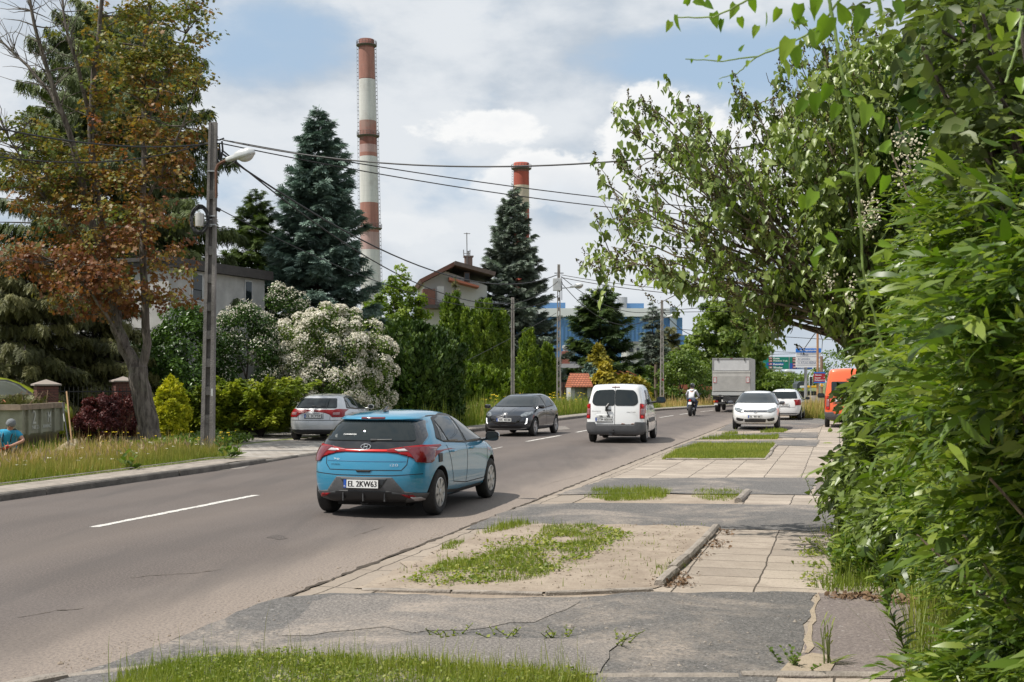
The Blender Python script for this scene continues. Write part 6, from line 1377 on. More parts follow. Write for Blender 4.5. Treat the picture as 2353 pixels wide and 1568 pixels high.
def overhang():
 rng = np.random.RandomState(21)
 b = P(2500, 878, 5.2); b.z = 0; o = empty('fruit_tree', b, 0, 'shaded fruit tree with grey green leaves in the top right corner', 'tree'); mb = MB(); tr = limb(mb, (0, 0, -.1), (.1, .1, 3.0), .11, .07, rng, .04, 8, 10); cen = []
 for k in range(46):
  px = rng.uniform(2120, 2500); py = rng.uniform(-180, 380);
  if px < 2200 and py > 150: continue
  t = np.array(P(px, py, 5.2 + rng.uniform(-.9, 1.4))) - np.array(b); pth = limb(mb, tr[rng.randint(4, 9)], t, .022, .006, rng, .16, 7, 5)
  for j in range(26): i = rng.randint(2, len(pth)); cen.append(pth[i] + rng.normal(size=3) * .10)
 cen = np.array(cen); D = norm(rng.normal(size=(len(cen), 3)) + [-.5, -.2, .1]); twiggy(cen, D, 10, .20, .060, T_LEAF, L_APPLE, rng, o, wid=1.0, droop=.4, lsd=.3);
 n2 = 3000; leaf_mesh('inner_leaves', np.stack([rng.uniform(.2, 1.6, n2), rng.uniform(.2, 2.6, n2), rng.uniform(2.6, 4.6, n2)], 1), rdir(n2, rng), rdir(n2, rng), rng.uniform(.09, .14, n2), T_LEAF, L_DARK, rng.uniform(0, .9, n2), o); mb.build('trunk', BARK, o)  # dark leaves added inside the crown, shade given by their colour
 y = 3.3; b = P(2420, 878, y + .3); b.z = 0; o = empty('climbing_vine', b, 0, 'climbing vine with fresh bright green leaves hanging close to us from the top', 'vine'); mb = MB(); A = np.array(b)
 def q(px, py, dy=0): return np.array(P(px, py, y + dy)) - A
 stems = [([(2440, 900, .35), (2460, 200, .3), (2330, -120, .2), (2120, -150, .1), (1960, -40, 0), (1905, 0, 0), (1918, 70, 0), (1940, 200, 0), (1965, 330, 0), (1975, 480, .05), (1985, 640, .08), (2030, 800, .1)], .0075, .0028),
    ([(1960, -40, 0), (1900, 40, .1), (1850, 85, .12), (1740, 130, .14), (1660, 140, .15), (1575, 136, .15)], .004, .0014),
    ([(1960, -40, 0), (1840, -30, -.1), (1720, 0, -.1), (1640, 40, -.05), (1552, 40, 0)], .004, .0018), ([(2460, 200, .3), (2350, 40, -.1), (2335, 110, -.2), (2310, 190, -.2)], .005, .003), ([(1740, 130, .14), (1700, 165, .14), (1652, 182, .14)], .0025, .001)]
 for pts, r0, r1 in stems:
  p = [q(*v) for v in pts]; out = []
  for i in range(len(p) - 1):
   for k in range(6): out.append(p[i] + (p[i + 1] - p[i]) * k / 6 + rng.normal(size=3) * .0012)
  out.append(p[-1]); mb.tube(out, [r0 + (r1 - r0) * i / (len(out) - 1) for i in range(len(out))], 7)
 mb.build('stem', mat('green_stem', (.16, .24, .05), .6, var=.2, vscale=30), o)
 big = [(1905, 40, 80, 200), (1945, 50, 60, 330), (1870, 70, 50, 185), (1790, 20, 40, 200), (1835, 10, 55, 180), (1880, -10, 60, 190), (1815, 90, 70, 200), (1800, 140, 60, 160), (1825, 110, 60, 170), (1860, 20, 45, 160), (1640, 30, 45, 170), (1595, 0, 40, 110), (1555, 35, 45, 170), (1575, 10, 30, 30), (1690, 10, 45, 200), (1725, 0, 40, 150), (1660, 45, 36, 190), (1760, 30, 38, 170), (1740, 60, 34, 200), (1850, 45, 40, 240), (1700, 40, 34, 160), (1985, 20, 70, 200), (2010, -10, 70, 160), (2060, 5, 60, 170), (1620, 5, 34, 140), (1540, 50, 32, 200),
     (1905, 195, 55, 200), (1875, 215, 60, 180), (1850, 230, 50, 210), (1990, 240, 70, 190), (1970, 225, 50, 150), (2015, 260, 55, 170), (1935, 215, 45, 90), (1925, 240, 50, 200), (1895, 415, 42, 120), (1870, 440, 60, 205), (1850, 450, 48, 190), (1930, 400, 45, 100), (2010, 385, 58, 190), (2030, 350, 50, 30), (2035, 405, 55, 185), (1900, 540, 40, 130), (1890, 570, 40, 230), (1870, 590, 35, 170), (2020, 560, 40, 100), (2040, 575, 38, 190), (2005, 600, 34, 60), (1700, 118, 22, 30), (1655, 128, 20, 200), (1620, 132, 16, 60), (1590, 136, 14, 190), (1680, 172, 20, 170), (1655, 190, 22, 190), (1760, 118, 22, 60), (1720, 140, 20, 200), (2330, 30, 60, 200), (2300, 60, 50, 160), (2345, 180, 50, 190)]
 n = len(big); pos = np.array([q(px, py, rng.uniform(-.06, .08)) for px, py, s, a in big]); an = np.array([R(a) for *_, a in big]); ax = np.stack([np.sin(an), rng.normal(size=n) * .3, np.cos(an)], 1); nr = norm(np.stack([rng.normal(size=n) * .5, -1 + rng.normal(size=n) * .35, .5 + rng.normal(size=n) * .4], 1))
 leaf_mesh('leaves', pos, ax, nr, np.array([s for _, _, s, _ in big]) / F * y * .86, T_HEART, L_VINE, rng.uniform(.1, .9, n), o, wid=.78)
overhang()
def weed(label, base, h, seed, n=60, leaf=.12, m=None, tmpl=T_NARROW, lean=(0, 0), name='weed', cat='plant', wid=1.2, stems=1, spread=.04):
 rng = np.random.RandomState(seed); o = empty(name, base, 0, label, cat); mb = MB(); P_, A_, S_ = [], [], []
 for s in range(stems):
  b0 = np.array([rng.normal() * spread, rng.normal() * spread, 0]); t = b0 + np.array([lean[0] + rng.normal() * spread * 2, lean[1] + rng.normal() * spread * 2, h * rng.uniform(.8, 1.05)]); pth = limb(mb, b0 - [0, 0, .03], t, .006, .003, rng, .06, 8, 5); k = n // stems; tt = np.linspace(.10, 1, k); a = np.arange(k) * 2.4
  P_.append(np.stack([np.interp(tt * 8, np.arange(9), [p[i] for p in pth]) for i in range(3)], 1)); A_.append(np.stack([np.cos(a), np.sin(a), .45 + .5 * tt], 1)); S_.append(leaf * (1.05 - .55 * tt) * rng.uniform(.8, 1.2, k))
 P_, A_, S_ = map(np.concatenate, (P_, A_, S_)); leaf_mesh('leaves', P_, A_, norm(rng.normal(size=P_.shape) * .3 + [0, 0, 1]), S_, tmpl, m or L_WILLOW, rng.uniform(.2, .8, len(P_)), o, wid=wid); mb.build('stem', mat('plant_stem', (.10, .12, .03), .7), o)
weed('tall goldenrod stalk leaning over the concrete apron in front of the hedge', G(2078, 1560), .98, 1, 95, .13, lean=(-.26, -.02), name='goldenrod', m=L_GREEN)
weed('thin reddish weed stalk at the pavement edge beneath the climber', G(1950, 1290), .95, 2, 40, .075, lean=(-.22, 0), m=L_GREEN)
for i, (px, py, h) in enumerate([(2000, 1330, .55), (2050, 1345, .7), (2110, 1380, .6), (1985, 1262, .6)]): weed(['bushy leafy weed left of the others at the hedge foot', 'bushy leafy weed behind the goldenrod tip', 'bushy leafy weed right of the goldenrod, in the hedge shade', 'bushy leafy weed farthest along the pavement edge'][i], G(px, py), h, 10 + i, 150, .10, name='weed', stems=5, spread=.06)
weed('small weed in the sand drift by the kerb', G(1832, 1535), .10, 30, 60, .05, m=L_GREEN, tmpl=T_LEAF, stems=6, spread=.05); weed('tuft of thin grass stems by the near kerb', G(1905, 1530), .28, 31, 24, .18, m=L_GRASS, stems=6, spread=.03, wid=.35)
for i, (px, py) in enumerate([(1155, 1465), (1270, 1467), (1415, 1482), (1030, 1464)]): weed(['little weed left of centre in the worn asphalt', 'little weed in the middle of the worn asphalt edge', 'little weed in the crack near the dark asphalt', 'tiny weed at the left end of the worn asphalt edge'][i], G(px, py), .07, 40 + i, 40, .045, m=L_GRASS, tmpl=T_LEAF, stems=6, spread=.05)
weed('broad-leaved dock plant at the end of the left verge', G(530, 1052, .12), .38, 50, 26, .30, m=L_GREEN, tmpl=T_LEAF, wid=.8, stems=4, spread=.08, name='dock_plant'); weed('smaller dock plant in the tall dry grass', G(300, 1078, .12), .34, 51, 20, .24, m=L_GREEN, tmpl=T_LEAF, wid=.8, stems=4, spread=.06, name='dock_plant')
# ================================================================== GRASS
def GP(px, h=0.0): return [(G(x, y, h).x, G(x, y, h).y) for x, y in px]
Z6 = lambda p: [(588 + x * .6, 1000 + y * .6) for x, y in p]
grass('island_grass', GP(Z6([(590, 565), (700, 505), (900, 465), (985, 420), (1060, 435), (1180, 465), (1160, 520), (1090, 555), (960, 572), (830, 562), (690, 578)])), 5200, .062, .0060, L_GRASS, 1, .012, label='main clump of green grass on the sandy island', bend=.6, clumpy=.32)
grass('island_grass', GP(Z6([(1070, 392), (1110, 352), (1300, 347), (1340, 375), (1430, 388), (1340, 408), (1300, 450), (1180, 485), (1150, 440), (1250, 400)])), 4000, .055, .0065, L_GRASS, 2, .012, label='green grass at the back of the sandy island', bend=.6, clumpy=.28)
grass('island_grass', GP(Z6([(840, 385), (985, 340), (1090, 343), (980, 364), (860, 388)])), 3800, .07, .008, L_GRASS, 3, .012, label='thin strip of grass at the far left of the sandy island', bend=.6, clumpy=.25)
grass('island_grass', GP(Z6([(700, 447), (745, 415), (800, 412), (770, 440)])), 4000, .06, .008, L_GRASS, 4, .012, label='small grass tuft near the road edge slabs', bend=.6)
grass('island_grass', GP(Z6([(380, 585), (840, 380), (1080, 345), (1720, 345), (1540, 585), (1100, 595)])), 75, .05, .009, L_GRASS, 5, .012, label='sparse seedlings on the dry sand', bend=.9, clumpy=.16)
grass('kerb_grass', GP(Z6([(1500, 525), (1600, 490), (1660, 500), (1560, 560)])), 900, .05, .008, L_GRASS, 6, .012, label='grass against the island kerb stone', bend=.8)
grass('verge_grass', GP(Z6([(1255, 238), (1290, 212), (1540, 207), (1600, 218), (1550, 250), (1350, 253)])), 3000, .065, .008, L_GRASS, 7, .01, label='grass on the strip between the two asphalt crossings', bend=.6, clumpy=.4)
grass('verge_grass', GP(Z6([(1660, 235), (1690, 212), (1860, 214), (1880, 235), (1850, 256), (1740, 252)])), 1800, .06, .008, L_GRASS, 8, .01, label='grass next to the broken kerb stub', bend=.6, clumpy=.35)
grass('lawn_patch', GP([(1520, 1057), (1560, 1034), (1610, 1021), (1781, 1022), (1757, 1056)]), 1900, .075, .011, L_GRASS, 9, .01, label='rectangular green lawn patch framed by a low kerb', tr=(.2, 1), bend=.5)
grass('lawn_strip', GP([(1604, 1011), (1662, 1004), (1790, 1003), (1786, 1010)]), 700, .10, .018, L_GRASS, 10, .01, label='narrow lawn strip beyond the lawn patch', bend=.5)
grass('lawn_strip', GP([(1655, 999), (1690, 996.5), (1700, 998), (1672, 1000)]) , 500, .09, .018, L_GRASS, 11, .01, label='short grass tuft before the white car', bend=.5); grass('lawn_strip', GP([(1745, 995), (1775, 989), (1812, 989), (1800, 994)]), 600, .10, .018, L_GRASS, 12, .01, label='grass tuft in front of the white car bumper', bend=.5)
grass('foreground_grass', GP([(250, 1590), (300, 1552), (430, 1520), (640, 1512), (900, 1524), (1120, 1540), (1340, 1560), (1400, 1640), (250, 1700)]), 8500, .062, .0048, L_GRASS, 13, .02, label='green grass along the bottom edge of the picture', tr=(.25, .95), bend=.9, hsd=.5, cap=60000)
grass('foreground_stems', GP([(420, 1560), (600, 1530), (900, 1535), (1200, 1560), (1200, 1600), (400, 1640)]), 7, .36, .0045, L_TALL, 14, .02, label='tall thin grass stems rising from the foreground grass', tr=(.1, .5), bend=.3)
def vpoly(ya, yb, d0, d1, n=6): return [VL(ya + (yb - ya) * i / n, d0) for i in range(n + 1)] + [VL(yb + (ya - yb) * i / n, d1) for i in range(n + 1)]
grass('tall_verge_grass', vpoly(17, 28.6, 1.12, 4.1), 1000, .20, .0080, L_TALL, 20, .13, label='tall dry grass with pale stems on the left verge', tr=(0, .62), bend=.35, hsd=.4, cap=52000)
grass('tall_verge_grass', vpoly(17, 28.8, 2.6, 5.0), 300, .26, .009, L_TALL, 21, .14, label='tallest brownish grass at the back of the left verge', tr=(.45, 1), bend=.22, cap=16000)
grass('low_verge_grass', vpoly(17, 28.5, 1.05, 2.0), 700, .12, .010, L_GRASS, 22, .12, label='short green grass beside the left edging stones', bend=.5, cap=16000)
grass('low_verge_grass', vpoly(24, 29.5, 4.0, 8.6), 170, .22, .022, L_GRASS, 23, .13, label='low green grass under the maple and golden thuja', tr=(.1, .7), bend=.6, cap=20000)
def heads(poly, n, h, seed, z=.13):
 rng = np.random.RandomState(seed); p, _ = scatter_poly(poly, n, rng); P_, A_ = [], []; hh = h * np.exp(rng.normal(size=n) * .2); pos = np.concatenate([p, (z + hh)[:, None]], 1) + rng.normal(size=(n, 3)) * [.06, .06, 0]; ax = norm(rng.normal(size=(n, 3)) * .35 + [0, 0, 1]); o = leaf_mesh('seed_heads', pos, ax, rdir(n, rng), rng.uniform(.08, .17, n), T_NARROW, L_HEADS, rng.uniform(0, 1, n), None, wid=.9); tagd(o, 'dry seed heads above the verge grass', 'grass', kind='stuff')
def weedy(name, lab, poly, n, seed, size=.035, z=.015, m=None, hz=.05):
 rng = np.random.RandomState(seed); k = max(8, n // 28); cc, _ = scatter_poly(poly, k, rng); idx = rng.randint(0, k, n); pos = np.concatenate([cc[idx] + rng.normal(size=(n, 2)) * .07, (z + hz * rng.rand(n))[:, None]], 1); ax = norm(rng.normal(size=(n, 3)) * [1, 1, .35] + [0, 0, .35])
 tagd(leaf_mesh(name, pos, ax, norm(rng.normal(size=(n, 3)) * .5 + [0, 0, 1]), size * np.exp(rng.normal(size=n) * .35), T_LEAF, m or L_GRASS, rng.uniform(0, 1, n)), lab, 'weeds', kind='stuff')
weedy('foreground_weeds', 'low leafy weeds mixed into the grass along the bottom edge', GP([(300, 1590), (430, 1525), (640, 1516), (900, 1530), (1340, 1566), (1380, 1640), (300, 1700)]), 6000, 70, .019, .02, L_GRASS, .06)
weedy('island_weeds', 'low leafy weeds in the grass of the sandy island', GP(Z6([(590, 565), (700, 505), (985, 400), (1300, 347), (1430, 388), (1160, 520), (1090, 565), (700, 582)])), 5200, 71, .028, .013, L_GRASS, .03)
weedy('hedge_foot_weeds', 'leafy weeds among the long grass at the hedge foot', [(3.0, 10.9), (3.6, 10.5), (4.0, 12.4), (3.7, 13.6)], 1800, 78, .06, .02, L_WILLOW, .30)
weedy('joint_weeds', 'tiny weeds growing in the slab joints', GP([(1880, 1225), (1882, 1362), (1860, 1362), (1868, 1225)]), 420, 72, .03, .012, L_GRASS, .03)
weedy('dead_leaves', 'fallen brown leaves beside the island kerb stone', GP([(1520, 1352), (1660, 1215), (1680, 1225), (1570, 1352)]), 500, 73, .025, .012, L_DEAD, .012)
weedy('dead_leaves', 'fallen brown leaves under the hedge on the concrete apron', GP([(1900, 1370), (2120, 1376), (2160, 1400), (1960, 1382)]), 700, 74, .03, .016, L_DEAD, .012)
def gravel(lab, poly, n, seed, s, m, z):
 rng = np.random.RandomState(seed); p, _ = scatter_poly(poly, n, rng); b = MB(); V = [(1, 0, 0), (0, 1, 0), (-1, 0, 0), (0, -1, 0), (0, 0, .7), (0, 0, -.5)]; Fc = [(0, 1, 4), (1, 2, 4), (2, 3, 4), (3, 0, 4), (1, 0, 5), (2, 1, 5), (3, 2, 5), (0, 3, 5)]
 for q in p:
  k = s * math.exp(rng.normal() * .5); a = rng.rand() * 6.28; c, d = math.cos(a), math.sin(a); w = .6 + .8 * rng.rand(); b.add([(q[0] + (v[0] * c * w - v[1] * d) * k, q[1] + (v[0] * d * w + v[1] * c) * k, z + v[2] * k) for v in V], Fc)
 tagd(b.build('gravel', m), lab, 'gravel', kind='stuff')
gravel('loose grit lying on the asphalt in front', GP([(300, 1530), (760, 1370), (1476, 1362), (1874, 1364), (1840, 1498), (1790, 1548), (500, 1548)]), 1100, 75, .0045, M_CON, .014)
gravel('loose grit on the sandy island', GP(Z6([(380, 585), (840, 380), (1080, 345), (1720, 345), (1540, 585), (1100, 595)])), 700, 76, .008, M_SAND, .018)
gravel('loose grit along the near road edge', GP([(120, 1560), (640, 1372), (1060, 1212), (1010, 1222), (560, 1385), (20, 1560)]), 500, 77, .0035, M_SAND, .004)
heads(vpoly(17, 28.6, 1.6, 5.0), 650, .24, 24); heads(vpoly(46, 92, 1.2, 5.0), 700, .50, 25, .1)
def flowers(name, lab, poly, n, h, size, m, seed, z=.13, flat=True):
 rng = np.random.RandomState(seed); p, _ = scatter_poly(poly, n, rng); k = 5; pos = np.repeat(np.concatenate([p, (z + h * rng.uniform(.6, 1.2, n))[:, None]], 1), k, 0) + rng.normal(size=(n * k, 3)) * [size * .5, size * .5, size * .08]; o = leaf_mesh(name, pos, rdir(n * k, rng), rng.normal(size=(n * k, 3)) * .25 + [0, -.2, 1], size * rng.uniform(.5, .9, n * k), T_FLOWER, m, rng.uniform(0, 1, n * k)); tagd(o, lab, 'flowers', kind='stuff')
flowers('white_yarrow', 'white yarrow flowers scattered in the left verge grass', vpoly(18, 28.3, 1.6, 4.4), 60, .24, .04, L_WHITE, 26)
flowers('yellow_flowers', 'small yellow flowers below the barberry and near the pole', [(-10.6, 29.5), (-7.0, 31.0), (-7.6, 34.0), (-11.2, 33.5)], 40, .36, .045, L_YELLOW, 27); flowers('yellow_flowers', 'yellow flowers in the tall grass beside the little tiled gate', vpoly(60, 74, 3.0, 5.5), 60, .9, .10, L_YELLOW, 28)
rng = np.random.RandomState(60); n = 9000; yy = rng.uniform(29.2, 35.5, n); xx = -10.9 + rng.uniform(0, 1, n) * 2.7 + (yy - 29) * .08; pos = np.stack([xx, yy, .12 + .30 * rng.uniform(0, 1, n) * (.6 + .4 * np.sin(xx * 2))], 1)
tagd(leaf_mesh('ground_cover', pos, rdir(n, rng), norm(rng.normal(size=(n, 3)) * .4 + [0, 0, 1]), rng.uniform(.07, .13, n), T_LEAF, L_GREEN, rng.uniform(.2, .9, n)), 'leafy green ground cover below the barberries and the maple', 'ground cover', kind='stuff')
grass('tall_far_grass', vpoly(44, 80, 1.1, 5.5, 10), 190, .50, .030, L_GRASS, 30, .1, label='tall green grass behind the dark hatchback', tr=(.15, .8), bend=.25, cap=36000)
grass('tall_far_grass', vpoly(48, 96, 1.3, 3.2, 10), 60, .42, .030, L_TALL, 31, .1, label='dry yellow grass along the far left kerb', tr=(.3, 1), bend=.25, cap=14000)
grass('far_verge_grass', [(13.9, 60), (17.5, 60), (26, 78), (20, 78)], 170, .55, .035, L_TALL, 32, .0, label='dry tall grass around the concrete ring', tr=(.1, .9), bend=.25, cap=14000); grass('far_verge_grass', [(15.0, 56), (16.4, 56.4), (18.4, 66), (15.6, 62)], 260, .22, .03, L_GRASS, 33, .0, label='short green grass left of the far slab path', bend=.5)
grass('far_verge_grass', [(24, 84), (60, 90), (90, 130), (36, 130)], 5, .9, .12, L_TALL, 34, .0, label='distant dry meadow right of the road', tr=(.1, .8), bend=.25, cap=14000)
grass('hedge_foot_grass', [(2.95, 11.0), (3.5, 10.6), (3.9, 12.4), (3.6, 13.5)], 800, .22, .010, L_GRASS, 40, .0, label='long green grass spilling from the hedge foot onto the slabs', bend=.95, hsd=.5); grass('hedge_foot_grass', GP([(1870, 1352), (1960, 1335), (2110, 1345), (2120, 1372), (1900, 1362)]), 1500, .17, .009, L_GRASS, 41, .0, label='grass tufts along the edge of the concrete apron', bend=.8)
grass('hedge_foot_grass', GP([(2090, 1420), (2200, 1400), (2380, 1500), (2380, 1640), (2080, 1640)]), 1300, .25, .007, L_GRASS, 42, .0, label='long grass in the lower right corner under the hedge', tr=(.1, .9), bend=.9, hsd=.5); grass('hedge_foot_grass', GP([(1880, 1222), (1960, 1217), (2010, 1236), (1900, 1232)]), 1500, .09, .010, L_GRASS, 43, .0, label='short grass at the end of the side asphalt', bend=.8)
# ================================================================== POLES, WIRES, BUILDINGS, SIGNS
CONC = mat('pole_concrete', (.30, .275, .25), .9, var=.30, vscale=2.5, bump=.7, bscale=30)
CONC_DK = mat('old_pole_concrete', (.17, .155, .145), .9, var=.35, vscale=2, bump=.7, bscale=30)
CABLE = mat('black_cable', (.012, .012, .013), .6)
STEEL = mat('galvanised_steel', (.38, .39, .40), .5, .5, var=.12, vscale=4)
RUSTY = mat('rusty_steel', (.14, .07, .045), .8, .2, var=.3, vscale=12)
LAMPW = mat('lamp_housing', (.55, .56, .56), .4, .2, var=.1, vscale=6)
LAMPG = mat('lamp_bowl', (.45, .43, .40), .15, coat=.6)
def slot_pole(label, base, H_, wb, wt, m, lean=0.0, slots=(.06, .95), step=.62, through=True, name='utility_pole', solid_top=.0, depth=.55, rz=0.0):
 """concrete pole with a row of long openings"""
 o = empty(name, base, rz, label, 'pole'); mb = MB()
 def W_(z): return wb + (wt - wb) * z / H_
 def C_(z): return lean * z
 n = int(H_ / .5)
 for sg in (-1, 1):      # the two flanges
  for k in range(n):
   a, b = H_ * k / n, H_ * (k + 1) / n
   for z0, z1 in ((a, b),):
    xo0, xo1 = C_(z0) + sg * W_(z0) / 2, C_(z1) + sg * W_(z1) / 2; t0, t1 = W_(z0) * .30, W_(z1) * .30; d0, d1 = W_(z0) * depth / 2, W_(z1) * depth / 2
    vs = [(xo0, -d0, z0), (xo0 - sg * t0, -d0, z0), (xo0 - sg * t0, d0, z0), (xo0, d0, z0), (xo1, -d1, z1), (xo1 - sg * t1, -d1, z1), (xo1 - sg * t1, d1, z1), (xo1, d1, z1)]
    mb.add(vs, [(0, 3, 2, 1), (4, 5, 6, 7), (0, 1, 5, 4), (1, 2, 6, 5), (2, 3, 7, 6), (3, 0, 4, 7)])
 mb.build('flange', m, o)
 mb = MB(); z = 0
 while z < H_:
  s = z / H_; rl = step if slots[0] < s < slots[1] - solid_top else step
  open_ = slots[0] < s < slots[1] - solid_top; web = .22 if open_ else rl
  w = W_(z) * .42; d = W_(z) * depth * .36; zz = min(web, H_ - z); mb.box((C_(z + zz / 2), 0, z + zz / 2), (w, d * (1.6 if not open_ else 1.9), zz))
  if open_ and not through: mb.box((C_(z + rl / 2), d * .5, z + rl / 2), (w, d * .25, rl))
  z += rl
 mb.build('web', m, o); return o
def lamp_head(o, a, d, L_=1.0, s=1.0):
 """street-lamp luminaire at a, pointing along d (local)"""
 d = Vector(d).normalized(); rot = d.to_track_quat('Y', 'Z').to_matrix().to_4x4(); M_ = Matrix.Translation(a) @ rot
 b = MB(); ring = []
 prof = [(0, .06, .08), (.05, .085, .11), (.30, .095, .12), (.36, .13, .17), (.55, .165, .20), (.80, .15, .19), (.93, .10, .12), (.97, .03, .05)]
 for y, w, h in prof: ring += [M_ @ Vector((w * s * math.copysign(abs(math.cos(t)) ** .7, math.cos(t)), y * s, h * s * max(-.35, math.copysign(abs(math.sin(t)) ** .8, math.sin(t))))) for t in [2 * math.pi * k / 16 for k in range(16)]]
 n = 16; b.add(ring, [(i * n + k, i * n + (k + 1) % n, (i + 1) * n + (k + 1) % n, (i + 1) * n + k) for i in range(len(prof) - 1) for k in range(n)] + [tuple(range(n))[::-1], tuple((len(prof) - 1) * n + k for k in range(n))])
 h = b.build('lamp_head', LAMPW, o, smooth=True)
 b = MB(); ring = []
 for i in range(7):
  t = i / 6; y = .40 + .52 * t; k = math.sin(math.pi * min(.98, max(.02, t))) ** .5
  ring += [M_ @ Vector((.125 * s * k * math.cos(a_), y * s, (-.05 - .17 * k * abs(math.sin(a_))) * s)) for a_ in [math.pi * j / 8 for j in range(9)]]
 b.add(ring, [(i * 9 + k, i * 9 + k + 1, (i + 1) * 9 + k + 1, (i + 1) * 9 + k) for i in range(6) for k in range(8)]); b.build('lamp_bowl', LAMPG, h, smooth=True)
def near_pole():
 base = G(477, 1037, .07); y = base.y; top = P(490, 282, y); H_ = top.z - base.z; lean = (top.x - base.x) / H_
 o = slot_pole('weathered concrete pole nearest to us, with a street lamp and a coil of black cable', base, H_, .33, .20, CONC_DK, lean=lean, slots=(.05, .80), step=.72, through=False, depth=.7)
 def q(px, py, dy=0): p = P(px, py, y + dy); return p - base
 b = MB(); b.tube([q(497, 455, -.12), q(497, 420, -.12), q(496, 392, -.12), q(500, 380, -.12), q(508, 374, -.14), q(521, 368, -.16)], .035, 8); b.build('lamp_bracket', RUSTY, o)
 lamp_head(o, q(520, 370, -.16), (q(592, 348, -.3) - q(520, 370, -.16)), s=.82)
 b = MB(); rr = random.Random(4)
 for i in range(5):
  r_ = .30 + .02 * i; cx = q(459, 505, -.2); b.tube([cx + Vector((r_ * .62 * math.cos(a), rr.uniform(-.03, .03) + .05 * math.sin(a), r_ * math.sin(a))) for a in np.linspace(0, 2 * math.pi, 25)], .022, 6)
 b.build('cable_coil', CABLE, o)
 b = MB(); b.lathe([(.05, -.17), (.11, -.15), (.12, 0), (.11, .17), (.04, .2)], 14, Matrix.Translation(q(459, 507, -.2))); b.build('splice_box', LAMPG, o)
 b = MB(); b.box(q(472, 505, -.1), (.34, .03, .03)); b.box(q(472, 520, -.1), (.34, .03, .03)); b.box(q(484, 498), (.28, .26, .03)); b.box(q(484, 518), (.29, .27, .03)); b.box(q(490, 395), (.24, .22, .03)); b.build('steel_band', STEEL, o)
 b = MB(); b.tube([q(478, 322), q(505, 322), q(515, 318)], .02, 6); b.tube([q(470, 330), q(510, 330)], .018, 6); b.tube([q(504, 330), q(507, 360), q(502, 345), q(510, 375)], .02, 6); b.tube([q(505, 352), q(500, 372), q(515, 378)], .02, 5); b.tube([q(510, 325), q(512, 345), q(508, 368)], .025, 6); b.tube([q(500, 362), q(516, 376), q(524, 382), q(540, 372)], .008, 5); b.tube([q(497, 480, 0), q(506, 484, 0)], .05, 7); b.build('clamps', CABLE, o)
 b = MB(); b.box(q(487, 902, -.13), (.05, .012, .19)); b.build('number_plate', mat('dull_white', (.5, .5, .48), .6), o)
near_pole()
def far_pole(label, bx, ty, y, w=(.30, .17), lamp=None, through=True, seed=0, h0=.05):
 top = P(bx, ty, y); base = Vector((top.x, y, h0)); o = slot_pole(label, base, top.z - h0, w[0], w[1], CONC, slots=(.04, .80), step=.62 if y < 90 else .7, through=through, depth=.7)
 def q(px, py, dy=0): return P(px, py, y + dy) - base
 if lamp:
  (ax, ay), (hx, hy), s = lamp; b = MB(); b.tube([q(bx, ay + 10), q(bx + 3, ay + 2), q(ax, ay)], .035, 7); b.build('lamp_bracket', STEEL, o); lamp_head(o, q(ax, ay), q(hx, hy, -.2) - q(ax, ay), s=s)
 return o, q
o_, q_ = far_pole('slotted concrete pole with a junction box, standing in tall grass behind the dark hatchback', 1284, 608, 74, lamp=((1311, 661), (1336, 656), .85))
b = MB(); b.box(q_(1280, 654, -.14), (.52, .22, .78)); b.build('junction_box', LAMPW, o_, bev=.03)
b = MB(); b.tube([q_(1274, 628), q_(1295, 628)], .03, 6); b.tube([q_(1284, 640), q_(1292, 650), q_(1289, 668)], .025, 6); b.tube([q_(1291, 690), q_(1291, 640)], .02, 5); b.build('clamps', CABLE, o_)
o_, q_ = far_pole('slotted concrete pole with a street lamp behind the white van', 1521, 690, 86, lamp=((1532, 729), (1552, 726), .85))
b = MB(); b.tube([q_(1510, 712), q_(1530, 712)], .03, 6); b.tube([q_(1521, 715), q_(1527, 722)], .03, 5); b.build('clamps', CABLE, o_)
b = MB(); b.box(q_(1523, 873, -.2), (.12, .02, .16)); b.build('red_notice', REDL, o_)
o_, q_ = far_pole('farthest slotted concrete pole with a street lamp, left of the box lorry', 1630, 754, 128, w=(.30, .2), lamp=((1636, 779), (1650, 776), .95))
top = P(1178, 684, 64); base = Vector((top.x, 64, .05)); slot_pole('thin pale concrete post at the end of the bright thuja row', base, top.z - .05, .22, .17, CONC, slots=(.35, .85), step=1.1, through=False, depth=.8, name='concrete_post')
top = P(1507, 838, 92); base = Vector((top.x, 92, .05)); mb = MB(); mb.tube([(0, 0, -.1), (0, 0, top.z - .05)], [.16, .12], 10); o_ = mb.build('wooden_post', mat('grey_wood', (.16, .12, .09), .9, var=.3, vscale=4)); o_.location = base; tagd(o_, 'short dark wooden post behind the white van, just left of the second slotted pole', 'post')
def cable(label, p0, p1, sag, r=.02, n=26, grp='overhead cables'):
 p0, p1 = Vector(p0), Vector(p1); pts = [p0.lerp(p1, i / n) + Vector((0, 0, -4 * sag * (i / n) * (1 - i / n))) for i in range(n + 1)]
 b = MB(); b.tube(pts, r, 5); o = b.build('overhead_cable', CABLE); return tagd(o, label, 'cable', grp)
def cable_thru(label, p0, p1, px, py, r, grp='overhead cables'):
 p0, p1 = Vector(p0), Vector(p1); best = min((abs(1176.5 + (p0.lerp(p1, t / 400).x) / p0.lerp(p1, t / 400).y * F - px), t / 400) for t in range(1, 400))[1]; q = p0.lerp(p1, best); zt = CH - (py - 878) / F * q.y
 return cable(label, p0, p1, (q.z - zt) / (4 * best * (1 - best)), r, 40, grp)
n1 = P(512, 322, 32.2); n2 = P(508, 330, 32.2); n3 = P(508, 352, 32.2)
cable_thru('thick twisted cable, the topmost one crossing in front of both chimneys', n1, P(2600, 150, 20), 1455, 368, .019)
